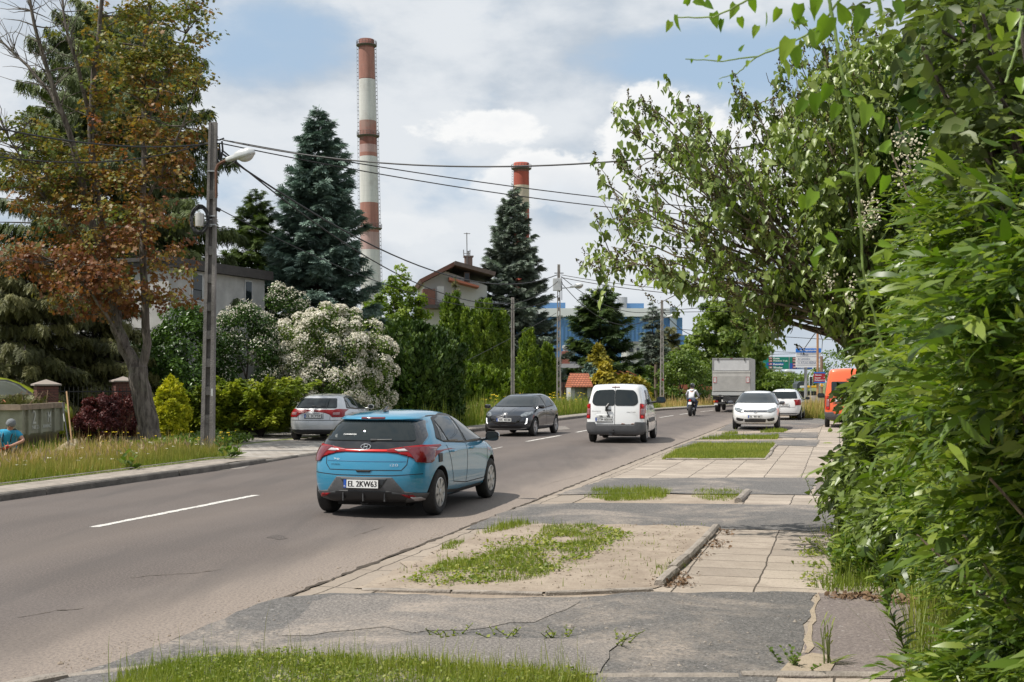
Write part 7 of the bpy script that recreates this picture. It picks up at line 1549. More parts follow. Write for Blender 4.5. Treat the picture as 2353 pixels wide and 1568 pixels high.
cable_thru('middle cable from the near pole past the lilac tip', n1, P(2600, 470, 60), 1430, 460, .017)
cable_thru('lower of the cables from the near pole past the lilac tip', n2, P(2600, 440, 60), 1430, 480, .017)
pb = P(1280, 632, 74)
cable('thick bundle sagging from the near pole to the slotted pole behind the dark hatchback', n3, pb, 1.75, .028)
cable('thinner cable sagging from the near pole to the thin concrete post', P(510, 345, 32.2), P(1180, 697, 64), 1.25, .022)
cable('thin cable from the near pole down to the thuja row', P(506, 482, 32.2), P(1185, 711, 64), .75, .014)
cable('thin cable from the top of the concrete post to the slotted pole', P(1180, 697, 64), P(1284, 645, 74), .25, .02)
cable('second thin cable from the concrete post to the slotted pole', P(1180, 711, 64), P(1284, 680, 74), .15, .02)
cable_thru('upper cable from the slotted pole towards the right', P(1290, 632, 74), P(2600, 560, 60), 1590, 668, .02); cable_thru('lower cable from the slotted pole towards the right', P(1290, 638, 74), P(2600, 570, 60), 1590, 678, .024)
cable('upper cable sagging between the two slotted poles before the blue factory', P(1290, 636, 74), P(1519, 712, 86), .95, .022); cable('lowest cable sagging between the two slotted poles before the blue factory', P(1290, 650, 74), P(1519, 716, 86), 1.7, .022)
cable_thru('cable leading from the second slotted pole to the right', P(1524, 714, 86), P(2700, 640, 90), 1700, 702, .022); cable_thru('second cable leading from the second slotted pole to the right', P(1524, 718, 86), P(2700, 660, 90), 1700, 715, .022)
cable('cable from the second slotted pole down to the farthest pole', P(1524, 716, 86), P(1629, 762, 128), 1.0, .03)
cable('guy wire slanting from the slotted pole down to the thuja row', P(1278, 720, 74), P(1075, 828, 60), .05, .014)
m1 = P(-60, 282, 24); m2 = P(-60, 352, 24)
cable('upper cable passing through the rusty maple to the near pole', m1, P(484, 330, 32.2), .25, .02); cable('lower cable passing through the rusty maple to the near pole', m2, P(484, 326, 32.2), .35, .016)
cable('thin uppermost high-voltage line far right of the round tree', P(1500, 752, 400), P(3000, 800, 420), 3, .10, grp='high-voltage lines'); cable('thin lower high-voltage line far right of the round tree', P(1600, 800, 400), P(3000, 820, 420), 2, .08, grp='high-voltage lines'); cable('high-voltage line just above the green road sign', P(1600, 820, 400), P(3000, 800, 420), -1, .08, grp='high-voltage lines')
def chimney(label, cx, ty, y, rt, rb, bands, rail, lx=0.0, ladder=1):
 top = P(cx, ty, y); H_ = top.z; o = empty('factory_chimney', (top.x + lx, y, -.05), 0, label, 'chimney')
 zz = lambda py: CH - (py - 878) / F * y
 edges = [ty] + [b[0] for b in bands[1:]] + [878];
 for i, (py, c) in enumerate(bands):
  z1 = zz(edges[i]); z0 = zz(edges[i + 1]) if i + 1 < len(bands) else 0.0
  r1 = rt + (rb - rt) * (1 - z1 / H_); r0 = rt + (rb - rt) * (1 - z0 / H_)
  sh = lambda z: -lx * z / H_
  b = MB(); n = 40; m_ = max(1, int((z1 - z0) / 8)); ring = []
  for k in range(m_ + 1):
   z = z0 + (z1 - z0) * k / m_; r = r0 + (r1 - r0) * k / m_; ring += [(sh(z) + r * math.cos(2 * math.pi * j / n), r * math.sin(2 * math.pi * j / n), z) for j in range(n)]
  b.add(ring, [(k * n + j, k * n + (j + 1) % n, (k + 1) * n + (j + 1) % n, (k + 1) * n + j) for k in range(m_) for j in range(n)] + ([tuple((m_) * n + j for j in range(n))] if i == 0 else []))
  b.build('band', c, o, smooth=True)
 for py in rail:
  z = zz(py); r = rt + (rb - rt) * (1 - z / H_); x = -lx * z / H_; M_ = Matrix.Translation((x, 0, z)); b = MB()
  b.lathe([(r, -.9), (r * 1.32, -.15), (r * 1.32, .1), (r, .1)], 32, M_)
  for h_ in (1.0, 2.0): b.tube([M_ @ Vector((r * 1.30 * math.cos(a), r * 1.30 * math.sin(a), h_)) for a in np.linspace(0, 2 * math.pi, 33)], .09, 4)
  for k in range(20): a = 2 * math.pi * k / 20; b.tube([M_ @ Vector((r * 1.30 * math.cos(a), r * 1.30 * math.sin(a), 0)), M_ @ Vector((r * 1.30 * math.cos(a), r * 1.30 * math.sin(a), 2.0))], .08, 4)
  b.build('platform', mat('dark_steel', (.10, .085, .08), .7), o)
 for sg in ((1, -1) if ladder > 1 else (ladder,)):
  b = MB(); m_ = 90
  for k in range(m_):
   z = H_ * (k + .5) / m_; r = rt + (rb - rt) * (1 - z / H_)
   b.box((-lx * z / H_ + sg * (r + .5), -.2, z), (.55, .5, H_ / m_ * .14))
  zt = zz(ty + 8);
  for dx in (.25, .95): b.tube([(-lx * z / H_ + sg * (rt + (rb - rt) * (1 - z / H_) + dx), -.4, z) for z in (0, H_ * .5, zt)], .08 if sg > 0 else .06, 4)
  b.build('ladder', mat('grey_steel', (.16, .15, .15), .7), o)
 return o
def band_mat(n, c, s=.25):
 m = new_mat(n); t = NT(m); v = t.mapping(0, (.5, .5, .045)); a = t.noise(1.0, 8, .7, vec=v); b_ = t.noise(.12, 5, .6); x, y, z = t.xyz()
 seam = t.ss(t.m('FRACT', t.m('MULTIPLY', z, .4)), .90, .97)
 c_ = t.mix(t.ss(a, .35, .68), tuple(k * (1 - s) for k in c), c); c_ = t.mix(t.m('MULTIPLY', t.ss(b_, .5, .7), .35), c_, (.30, .27, .25)); c_ = t.mix(t.m('MULTIPLY', seam, .12), c_, (.1, .09, .09)); t.col(c_); t.b.inputs['Roughness'].default_value = .9; return m
R1 = band_mat('faded_red_band', (.36, .17, .135)); R1D = band_mat('sooty_red_band', (.22, .085, .065)); W1 = band_mat('weathered_white_band', (.58, .57, .55), .15); P1 = band_mat('pinkish_band', (.44, .29, .27)); R2 = band_mat('fresh_red_band', (.38, .085, .055)); W2 = band_mat('cream_band', (.56, .47, .36), .2)  # R1D is the darker red, for bands at the top and below platforms
chimney('tallest red and white striped factory chimney, left of the two', 842, 92, 600, 3.9, 5.4, [(92, R1D), (112, R1), (182, R1D), (184, W1), (279, R1), (315, R1D), (334, P1), (352, R1), (361, W1), (467, R1), (535, P1), (575, W1)], [105, 313, 525], lx=3.0, ladder=2)
chimney('shorter red and white factory chimney with a platform, right of the blue spruces', 1198, 375, 640, 4.1, 4.7, [(375, R2), (392, R1D), (396, R2), (427, W2), (480, R2), (560, W2), (640, R2)], [388], ladder=-1)
STUCCO = mat('grey_stucco', (.42, .41, .40), .9, var=.18, vscale=1.2, bump=.3, bscale=20)
STUCCO_W = mat('off_white_stucco', (.50, .50, .48), .9, var=.08, vscale=.8, bump=.2, bscale=20)
ROOFD = mat('dark_roof_edge', (.045, .04, .038), .7, var=.2)
BROWN = mat('brown_wood', (.12, .05, .035), .7, var=.2, vscale=5)
TILE = mat('orange_roof_tiles', (.42, .14, .07), .75, var=.25, vscale=3)
def flat_house():
 a = P(388, 720, 42); b_ = P(608, 720, 47.5); o = empty('grey_house', (a.x, a.y, 0), math.atan2(b_.y - a.y, b_.x - a.x), 'flat-roofed grey stucco house behind the near pole', 'house')
 L_ = (Vector((b_.x, b_.y)) - Vector((a.x, a.y))).length; H_ = CH + (878 - 606) / F * 43
 b = MB(); b.box((L_ / 2, 4, (H_ - .0) / 2), (L_, 8, H_)); b.build('wall', STUCCO, o)
 b = MB(); b.box((L_ / 2, 4, H_ + .06), (L_ + .5, 8.5, .14)); b.box((L_ / 2, 3.9, H_ - .12), (L_ + .36, 8.4, .22)); b.build('roof', ROOFD, o)
 def win(px0, px1, py0, py1):
  def sol(px):
   k = (px - 1176.5) / F; th = o.rotation_euler[2]; c, s = math.cos(th), math.sin(th); return (k * a.y - a.x) / (c - k * s)
  u0, u1 = sol(px0), sol(px1); y = a.y + (u0 + u1) / 2 * math.sin(o.rotation_euler[2]); z1 = CH - (py0 - 878) / F * y; z0 = CH - (py1 - 878) / F * y
  b = MB(); b.box(((u0 + u1) / 2, -.01, (z0 + z1) / 2), (u1 - u0 + .12, .06, z1 - z0 + .12)); w = b.build('window', mat('white_frame', (.5, .5, .5), .5), o); b = MB(); b.box(((u0 + u1) / 2, -.03, (z0 + z1) / 2), (u1 - u0, .05, z1 - z0)); b.build('pane', GLASS, w)
 win(442, 462, 632, 690); win(563, 576, 648, 702)
flat_house()
def gable_house():
 y = 86; o = empty('gabled_house', (P(1030, 878, y).x, y, 0), R(8), 'off-white house with a sloping brown-edged roof and a chimney behind the thujas', 'house'); s = y / F
 X = lambda px: (px - 1030) * s; Z = lambda py: CH - (py - 878) * s
 b = MB(); b.prism([(X(975), 0), (X(975), Z(650)), (X(1024), Z(624)), (X(1120), Z(656)), (X(1120), 0)], 0, 8, Matrix(((1, 0, 0, 0), (0, 0, 1, 0), (0, 1, 0, 0), (0, 0, 0, 1)))); b.box((X(1045), 5.5, Z(735) / 2), (X(1150) - X(945), 10, Z(735))); b.build('wall', STUCCO_W, o)
 for (x0, z0, x1, z1, nm) in ((X(962), Z(646), X(1042), Z(604), 'l'), (X(1042), Z(604), X(1135), Z(628), 'r')):
  d = Vector((x1 - x0, 0, z1 - z0)).normalized(); nrm = Vector((-d.z, 0, d.x)); b = MB(); pr = [Vector((x0, 0, z0)), Vector((x1, 0, z1)), Vector((x1, 0, z1)) - nrm * .28, Vector((x0, 0, z0)) - nrm * .28]
  b.add([p + Vector((0, -1.1 if nm == 'l' else -1.4, 0)) for p in pr] + [p + Vector((0, 8.3, 0)) for p in pr], [(0, 1, 2, 3), (7, 6, 5, 4), (0, 4, 5, 1), (1, 5, 6, 2), (2, 6, 7, 3), (3, 7, 4, 0)])
  rf = b.build('roof', BROWN if nm == 'l' else mat('brown_roof', (.09, .065, .055), .8, var=.2), o)
 b = MB(); b.box((X(1083), 2, Z(604)), (.55, .6, 1.3)); b.box((X(1083), 2, Z(604) + .66), (.7, .75, .10)); b.build('chimney', mat('dull_brick', (.24, .17, .14), .9, var=.2, vscale=8), rf); b = MB(); b.lathe([(.1, 0), (.1, .6), (.2, .62), (.2, .66)], 10, Matrix.Translation((X(1083), 2, Z(604) + .68)) @ Matrix.Scale(.6, 4)); b.build('flue', STEEL, o)
 b = MB(); b.box((X(1073), -.03, Z(637)), (.42, .08, .72)); w = b.build('window', mat('brown_frame', (.13, .09, .07), .6), o); b = MB(); b.box((X(1073), -.06, Z(637)), (.30, .06, .56)); b.build('pane', GLASS, w)
 b = MB(); b.add([(X(1030), -1.5, Z(642)), (X(1096), -1.5, Z(660)), (X(1096), -1.5, Z(664)), (X(1030), -1.5, Z(648)), (X(1030), 0, Z(638)), (X(1096), 0, Z(655)), (X(1096), 0, Z(664)), (X(1030), 0, Z(648))], [(0, 1, 2, 3), (4, 5, 1, 0), (4, 7, 6, 5), (3, 2, 6, 7), (0, 3, 7, 4), (1, 5, 6, 2)]); b.build('lean_to_roof', mat('red_roof_edge', (.30, .10, .06), .8), o)
 b = MB(); b.box((X(983), -.75, Z(690)), (X(996) - X(968), 1.4, Z(668) - Z(712))); b.build('balcony_screen', BROWN, o); b = MB(); b.box((X(1000), -.9, Z(708)), (X(1040) - X(960), 1.7, .25)); b.build('balcony_floor', ROOFD, o)
 b = MB(); b.box((X(1010), -.8, Z(678)), (.5, .1, 1.1)); b.build('balcony_post', STUCCO_W, o)
 b = MB(); b.tube([(X(1079), 1.6, Z(612)), (X(1078), 1.6, Z(528))], .035, 5); b.tube([(X(1071), 1.6, Z(530)), (X(1086), 1.6, Z(530))], .025, 4)
 for k in (-1, 1): b.tube([(X(1078) + k * .22, 1.6, Z(585)), (X(1078) + k * .24, 1.6, Z(568))], .03, 4); b.tube([(X(1078), 1.6, Z(577)), (X(1078) + k * .23, 1.6, Z(577))], .02, 4)
 b.build('aerial', mat('aerial_metal', (.2, .19, .19), .5, .5), o)
gable_house()
def factory():
 y = 460; s = y / F; o = empty('factory_building', (P(1330, 878, y).x, y, 0), 0, 'large blue and white factory hall far behind the fir', 'building'); X = lambda px: (px - 1330) * s; Z = lambda py: CH - (py - 878) * s
 BL = mat('blue_cladding', (.085, .20, .38), .55, var=.12, vscale=.08); BL2 = mat('deep_blue_cladding', (.06, .16, .36), .55, var=.1, vscale=.08); WH = mat('white_cladding', (.62, .63, .64), .55, var=.06, vscale=.1); GR = mat('grey_blue_cladding', (.26, .31, .37), .6, var=.1, vscale=.1)
 b = MB(); b.box((X(1360), 20, Z(780) / 2 + 4), (X(1536) - X(1120), 40, 2 * (Z(728) - Z(780)) if False else Z(728))); wl = b.build('wall', BL, o)
 b = MB(); b.box((X(1362), 19.8, (Z(728) + Z(709)) / 2), (X(1540) - X(1150), 41, Z(709) - Z(728))); b.build('white_parapet', WH, o)
 for px, w, h in ((1250, 18, 5), (1446, 15, 4.5), (1405, 12, 4)): b = MB(); b.box((X(px), 22, Z(704)), (w, 10, h)); b.build('roof_plant', BL, o)
 b = MB(); b.lathe([(2.0, 0), (2.0, 5.5), (1.7, 5.6)], 18, Matrix.Translation((X(1440), 18, Z(709)))); b.build('roof_vent', STEEL, o)
 b = MB(); b.box((X(1500), 10, (Z(792) + 0) / 2), (X(1545) - X(1455), 22, Z(792))); b.build('grey_wing', GR, o)
 b = MB(); b.box((X(1553), 4, (Z(772) + Z(792)) / 2), (X(1576) - X(1530), 14, Z(772) - Z(795))); b.build('blue_annex', BL2, o); b = MB(); b.box((X(1556), 4, Z(795) / 2), (X(1574) - X(1538), 13.8, Z(795))); b.build('grey_annex', GR, o)
 b = MB(); b.box((X(1545), -2.6, Z(740)), (2.5, .6, Z(709) - Z(775))); b.build('stair_tower', GR, o)
 b = MB();
 for px in range(1150, 1540, 9): b.box((X(px), -.12, (Z(728)) / 2), (.35, .2, Z(728)))
 b.build('cladding_rib', BL2, wl)
factory()
def small(label, cat, name, fn): o = fn(); tagd(o, label, cat); return o
y = 105; s = y / F; o = empty('garden_house', (P(1310, 878, y).x, y, 0), 0, 'dark grey bungalow with a chimney behind the little tiled gate', 'house'); X = lambda px: (px - 1310) * s; Z = lambda py: CH - (py - 878) * s
b = MB(); b.box((0, 4, Z(845) / 2), (4.0, 8, Z(845))); b.build('wall', mat('dark_render', (.16, .16, .16), .9), o)
b = MB(); b.add([(X(1255), -1, Z(846)), (X(1352), -1, Z(846)), (X(1335), 4, Z(826)), (X(1262), 4, Z(826)), (X(1255), 9, Z(846)), (X(1352), 9, Z(846))], [(0, 1, 2, 3), (1, 5, 2), (5, 4, 3, 2), (4, 0, 3), (0, 4, 5, 1)]); b.build('roof', mat('slate_roof', (.10, .10, .10), .8), o)
b = MB(); b.box((X(1302), 2, Z(822)), (.7, .7, 1.2)); b.build('chimney_stack', mat('red_brick_stack', (.30, .11, .08), .9), o); b = MB(); b.lathe([(.22, 0), (.22, .7), (.32, .72), (.3, .95), (.1, 1.0)], 10, Matrix.Translation((X(1302), 2, Z(818)))); b.build('flue', STEEL, o)
y = 240; s = y / F; o = empty('apartment_block', (P(1485, 878, y).x, y, 0), 0, 'pale apartment block with balconies glimpsed between the two dark spruces', 'building'); X = lambda px: (px - 1485) * s; Z = lambda py: CH - (py - 878) * s
b = MB(); b.box((0, 6, Z(792) / 2), (X(1530) - X(1440), 12, Z(792))); wl = b.build('wall', mat('pale_render', (.42, .42, .41), .9), o)
for r_ in range(4):
 for c_ in range(5):
  b = MB(); b.box((X(1450 + 18 * c_), -.05, Z(805 + 16 * r_)), (.9, .2, .8)); b.build('window', GLASS, o)
b = MB(); b.box((0, 6, Z(792) + .3), (X(1532) - X(1438), 12.4, .6)); b.build('roof', mat('roof_grey', (.2, .2, .2), .8), o)
def brick_mat(n, c1, c2, mo, sx=.24, sy=.075):
 m = new_mat(n); t = NT(m); x, y, z = t.xyz(); cb = t.N.new('ShaderNodeCombineXYZ'); t.L.new(t.m('ADD', x, t.m('MULTIPLY', y, 1.0)), cb.inputs[0]); t.L.new(z, cb.inputs[1])
 br = t.N.new('ShaderNodeTexBrick'); br.inputs['Scale'].default_value = 1; br.inputs['Brick Width'].default_value = sx; br.inputs['Row Height'].default_value = sy; br.inputs['Mortar Size'].default_value = .006
 t.L.new(cb.outputs[0], br.inputs['Vector']); br.inputs['Color1'].default_value = (*c1, 1); br.inputs['Color2'].default_value = (*c2, 1); br.inputs['Mortar'].default_value = (*mo, 1); t.col(br.outputs[0]); t.b.inputs['Roughness'].default_value = .8
 t.bump(t.m('SUBTRACT', 1., br.outputs['Fac']), .6, .01); return m
BRICK = brick_mat('brown_bricks', (.135, .052, .040), (.105, .042, .034), (.03, .022, .02)); OCHRE = brick_mat('sandy_bricks', (.42, .27, .17), (.36, .23, .14), (.25, .2, .16))
def pillar(label, px, y, h, w=.56, z=.0):
 x = (px - 1176.5) / F * y; o = empty('brick_pillar', (x, y, z), R(30), label, 'pillar'); b = MB(); b.box((0, 0, h / 2), (w, w, h)); b.build('shaft', BRICK, o, bev=.008)
 b = MB(); c = w * .62; b.add([(-c, -c, h), (c, -c, h), (c, c, h), (-c, c, h), (-c, -c, h + .04), (c, -c, h + .04), (c, c, h + .04), (-c, c, h + .04), (0, 0, h + .17)], [(3, 2, 1, 0), (0, 1, 5, 4), (1, 2, 6, 5), (2, 3, 7, 6), (3, 0, 4, 7), (4, 5, 8), (5, 6, 8), (6, 7, 8), (7, 4, 8)]); b.build('cap', mat('pale_cap', (.28, .24, .21), .8), o)
pillar('brown brick pillar with a pyramid cap behind the rubbish skip', 106, 32.5, 1.75); pillar('brown brick pillar half hidden between the barberry bushes', 283, 36.5, 1.85)
IRON = mat('black_iron', (.015, .015, .016), .5)
def iron_fence(label, x0, x1, y, h=1.65):
 a = P(x0, 878, y); b_ = P(x1, 878, y + 1.2); d = Vector((b_.x - a.x, b_.y - a.y, 0)); L_ = d.length; o = empty('iron_fence', (a.x, a.y, .05), math.atan2(d.y, d.x), label, 'fence')
 b = MB(); b.box((L_ / 2, 0, .12), (L_, .12, .24)); b.build('plinth', CONC_DK, o)
 for z in (.35, h - .12): b = MB(); b.box((L_ / 2, 0, z), (L_, .035, .03)); b.build('rail', IRON, o)
 b = MB(); k = 0
 while k * .12 < L_: b.tube([(k * .12, 0, .25), (k * .12, 0, h - .04), (k * .12, 0, h + .03)], [.009, .009, .002], 5); k += 1
 b.build('bars', IRON, o)
iron_fence('black iron railing fence beside the brick pillar, behind the barberries', 128, 345, 33.4); iron_fence('black iron railing fence behind the golden thuja', 345, 520, 38.4, 1.5)
def plank_fence(label, pts, h, m, name='plank_fence', cat='fence'):
 o = empty(name, (pts[0][0], pts[0][1], .05), 0, label, cat); b = MB(); p0 = Vector((*pts[0], 0)); rr = random.Random(3); bp = MB()
 for a, c in zip(pts[:-1], pts[1:]):
  a = Vector((*a, 0)) - p0; c = Vector((*c, 0)) - p0; d = c - a; n = int(d.length / .14); ang = math.atan2(d.y, d.x); Rz = Matrix.Rotation(ang, 4, 'Z')
  for k in range(n): p = a + d * ((k + .5) / n); hh = h + .03 * rr.random(); b.box(p + Vector((0, 0, hh / 2 + .05)), (.10, .025, hh), Rz)
  for k in range(max(2, int(d.length / 2.4)) + 1): p = a + d * (k / max(2, int(d.length / 2.4))); bp.box(p + Vector((0, .05, h / 2)), (.10, .10, h + .1), Rz)
  for z in (.35, h - .3): m_ = (a + c) / 2; bp.box(m_ + Vector((0, .04, z)), (d.length, .04, .07), Rz)
 b.build('planks', m, o); bp.build('posts', ROOFD, o)
W2 = lambda px, y: ((px - 1176.5) / F * y, y)
plank_fence('dark brown plank fence between the thujas and the little tiled gate', [W2(1180, 79), W2(1345, 86)], 1.7, mat('dark_brown_planks', (.085, .045, .035), .8, var=.3, vscale=8))
plank_fence('brown plank fence behind the second slotted pole', [W2(1500, 100), W2(1540, 103)], 1.6, mat('dark_brown_planks', (.085, .045, .035), .8))
plank_fence('reddish plank fence left of the motorcyclist', [W2(1540, 98), W2(1620, 104)], 1.5, mat('reddish_planks', (.30, .09, .045), .8, var=.3, vscale=8))
plank_fence('low reddish plank fence right of the motorcyclist', [W2(1606, 104), W2(1617, 105)], 1.2, mat('reddish_planks', (.30, .09, .045), .8))
def tiled_gate():
 y = 80; s = y / F; o = empty('tiled_gateway', (P(1335, 878, y).x, y, .05), R(14), 'little gateway with an orange tiled roof beside the white van', 'gateway'); X = lambda px: (px - 1335) * s; Z = lambda py: CH - (py - 878) * s - .05
 m = new_mat('scalloped_tiles'); t = NT(m); x_, y_, z_ = t.xyz(); br = t.N.new('ShaderNodeTexBrick'); cb = t.N.new('ShaderNodeCombineXYZ'); t.L.new(x_, cb.inputs[0]); t.L.new(z_, cb.inputs[1]); t.L.new(cb.outputs[0], br.inputs['Vector']); br.inputs['Scale'].default_value = 1; br.inputs['Brick Width'].default_value = .2; br.inputs['Row Height'].default_value = .13; br.inputs['Mortar Size'].default_value = .012
 br.inputs['Color1'].default_value = (.50, .17, .09, 1); br.inputs['Color2'].default_value = (.40, .13, .07, 1); br.inputs['Mortar'].default_value = (.10, .035, .02, 1); t.col(br.outputs[0]); t.b.inputs['Roughness'].default_value = .75; t.bump(t.m('SUBTRACT', 1., br.outputs['Fac']), 1., .03)
 b = MB(); z1, z0 = Z(858), Z(876) ; xl, xr = X(1305), X(1356)
 b.add([(xl, -.75, z0 - .35), (xr, -.75, z0 - .35), (xr - .08, 0, z1), (xl + .08, 0, z1), (xl, .75, z0 - .35), (xr, .75, z0 - .35), (xl, -.75, z0 - .43), (xr, -.75, z0 - .43), (xl, .75, z0 - .43), (xr, .75, z0 - .43)], [(0, 1, 2, 3), (3, 2, 5, 4), (6, 7, 1, 0), (4, 5, 9, 8), (1, 7, 9, 5, 2), (0, 3, 4, 8, 6), (7, 6, 8, 9)]); b.build('roof', m, o)
 b = MB(); h = z0 - .4
 for x in (xr - .18, xl + .15): b.box((x, 0, h / 2), (.28, 1.0, h))
 b.box(((xl + xr) / 2, .25, h / 2), (xr - xl - .4, .06, h)); b.build('wall', STUCCO_W, o)
 b = MB(); b.box((xr - .03, 0, h * .42), (.03, .62, h * .84)); b.lathe([(.31, 0), (.31, .03)], 20, Matrix.Translation((xr - .045, 0, h * .84)) @ Matrix.Rotation(R(90), 4, 'Y')); b.build('arched_door', mat('door_grey', (.33, .32, .30), .8), o)
tiled_gate()
for i in range(6):
 px = 1366 + 17 * i; y = 84 + 1.5 * i; s = y / F; o = empty('wall_panel', (P(px, 878, y).x, y, .05), R(14), ['first', 'second', 'third', 'fourth', 'fifth', 'sixth'][i] + ' garden wall panel from the left with a slanting tile cap, above the van roof', 'wall', 'tile-capped wall panels'); z = CH - (862 - 878) * s
 b = MB(); b.box((0, 0, z / 2), (17 * s * .96, .2, z)); b.build('panel', STUCCO_W, o); b = MB(); b.add([(-.35, -.25, z + .18), (.32, -.25, z - .12), (.32, .25, z - .12), (-.35, .25, z + .18), (-.35, -.25, z + .26), (.32, -.25, z - .04), (.32, .25, z - .04), (-.35, .25, z + .26)], [(3, 2, 1, 0), (4, 5, 6, 7), (0, 1, 5, 4), (1, 2, 6, 5), (2, 3, 7, 6), (3, 0, 4, 7)]); b.build('cap', TILE, o)
y = 95; o = empty('brick_gatepost', (P(1621, 878, y).x, y, 0), 0, 'low sandy brick wall with a red tile cap between motorcyclist and lorry', 'wall'); b = MB(); b.box((0, 0, .62), (.75, .5, 1.24)); b.build('shaft', OCHRE, o); b = MB(); b.box((0, 0, 1.36), (.95, .7, .26)); b.build('cap', TILE, o)
SG = mat('sign_green', (.0, .205, .155), .45); SBL = mat('sign_blue', (.01, .10, .42), .45); SBL2 = mat('banner_blue', (.01, .17, .62), .45); SR = mat('sign_red', (.42, .015, .03), .45); SW = mat('sign_white', (.74, .75, .76), .4); SNAVY = mat('sign_navy_ink', (.06, .10, .22), .5); SYEL = mat('sign_yellow', (.85, .45, .01), .4)
def SM(y):     # picture units to local metres for a sign facing us at distance y
 s = y / F; return s
def panel(o, name, x0, y0, x1, y1, y, m, dy=0.0, th=.04, org=None):
 s = y / F; ox, oz = org; b = MB(); b.box((((x0 + x1) / 2 - ox) * s, dy, (oz - (y0 + y1) / 2) * s), (abs(x1 - x0) * s, th, abs(y1 - y0) * s)); return b.build(name, m, o)
def stext(o, s_, x0, y0, x1, y1, y, m, dy, org, bold=.0, name='lettering'):
 s = y / F; ox, oz = org; M_ = Matrix.Translation((((x0 + x1) / 2 - ox) * s, dy, (oz - (y0 + y1) / 2) * s)) @ Matrix.Rotation(R(90), 4, 'X'); return text_obj(s_, (x1 - x0) * s, (y1 - y0) * s, M_, m, o, name, thick=.0, bold=bold * s)
zx = lambda v: (2900 + v / 5.8825) / 1.69996; zy = lambda v: (1300 + v / 5.8835) / 1.69996
def gantry():
 y = 150.; org = (zx(1070), 878.); o = empty('direction_sign', (P(org[0], 878, y).x, y, CH), 0, 'green overhead road sign listing Konin, Katowice and Wroclaw', 'road sign'); s = y / F
 frame = panel(o, 'frame', zx(470), zy(556), zx(1608), zy(842), y, STEEL, .04, .06, org)
 pl = panel(o, 'left_panel', zx(473), zy(562), zx(1064), zy(834), y, SG, -.01, .04, org)
 panel(pl, 'blue_field', zx(556), zy(690), zx(944), zy(758), y, SBL, -.035, .03, org)
 for t_, x0, x1, yy, h in (('Konin', 712, 848, 592, 40), ('Piotrków Tryb.', 712, 1040, 652, 44), ('Katowice', 712, 934, 724, 44), ('Wrocław', 712, 918, 802, 44)): stext(pl, t_, zx(x0), zy(yy - h / 2), zx(x1), zy(yy + h / 2), y, SW, -.06, org, .35)
 for t_, yy in (('72', 592), ('91', 652), ('A1', 722), ('S8', 800)):
  q = panel(pl, 'number_shield', zx(604), zy(yy - 23), zx(684), zy(yy + 23), y, SR, -.055, .02, org); stext(q, t_, zx(622), zy(yy - 15), zx(668), zy(yy + 15), y, SW, -.07, org, .3)
 stext(pl, '←', zx(484), zy(686), zx(528), zy(712), y, SW, -.06, org)
 pr = panel(o, 'right_panel', zx(1088), zy(562), zx(1604), zy(700), y, SG, -.01, .04, org); panel(o, 'right_blue_panel', zx(1088), zy(700), zx(1604), zy(832), y, SBL, -.012, .04, org)
 for t_, yy in (('72', 594), ('91', 656), ('A1', 728), ('A2', 794)):
  q = panel(pr, 'number_shield', zx(1152), zy(yy - 23), zx(1232), zy(yy + 23), y, SR, -.055, .02, org); stext(q, t_, zx(1168), zy(yy - 15), zx(1216), zy(yy + 15), y, SW, -.07, org, .3)
 stext(pr, 'Poznań', zx(1262), zy(790), zx(1440), zy(822), y, SW, -.06, org, .3)
 b = MB(); b.tube([((zx(1760) - org[0]) * s, .3, -CH), ((zx(1760) - org[0]) * s, .3, (878 - zy(600)) * s)], .16, 10); b.tube([((zx(470) - org[0]) * s, .15, (878 - zy(700)) * s), ((zx(1760) - org[0]) * s, .3, (878 - zy(700)) * s)], .12, 8); b.build('gantry_arm', STEEL, o)
gantry()
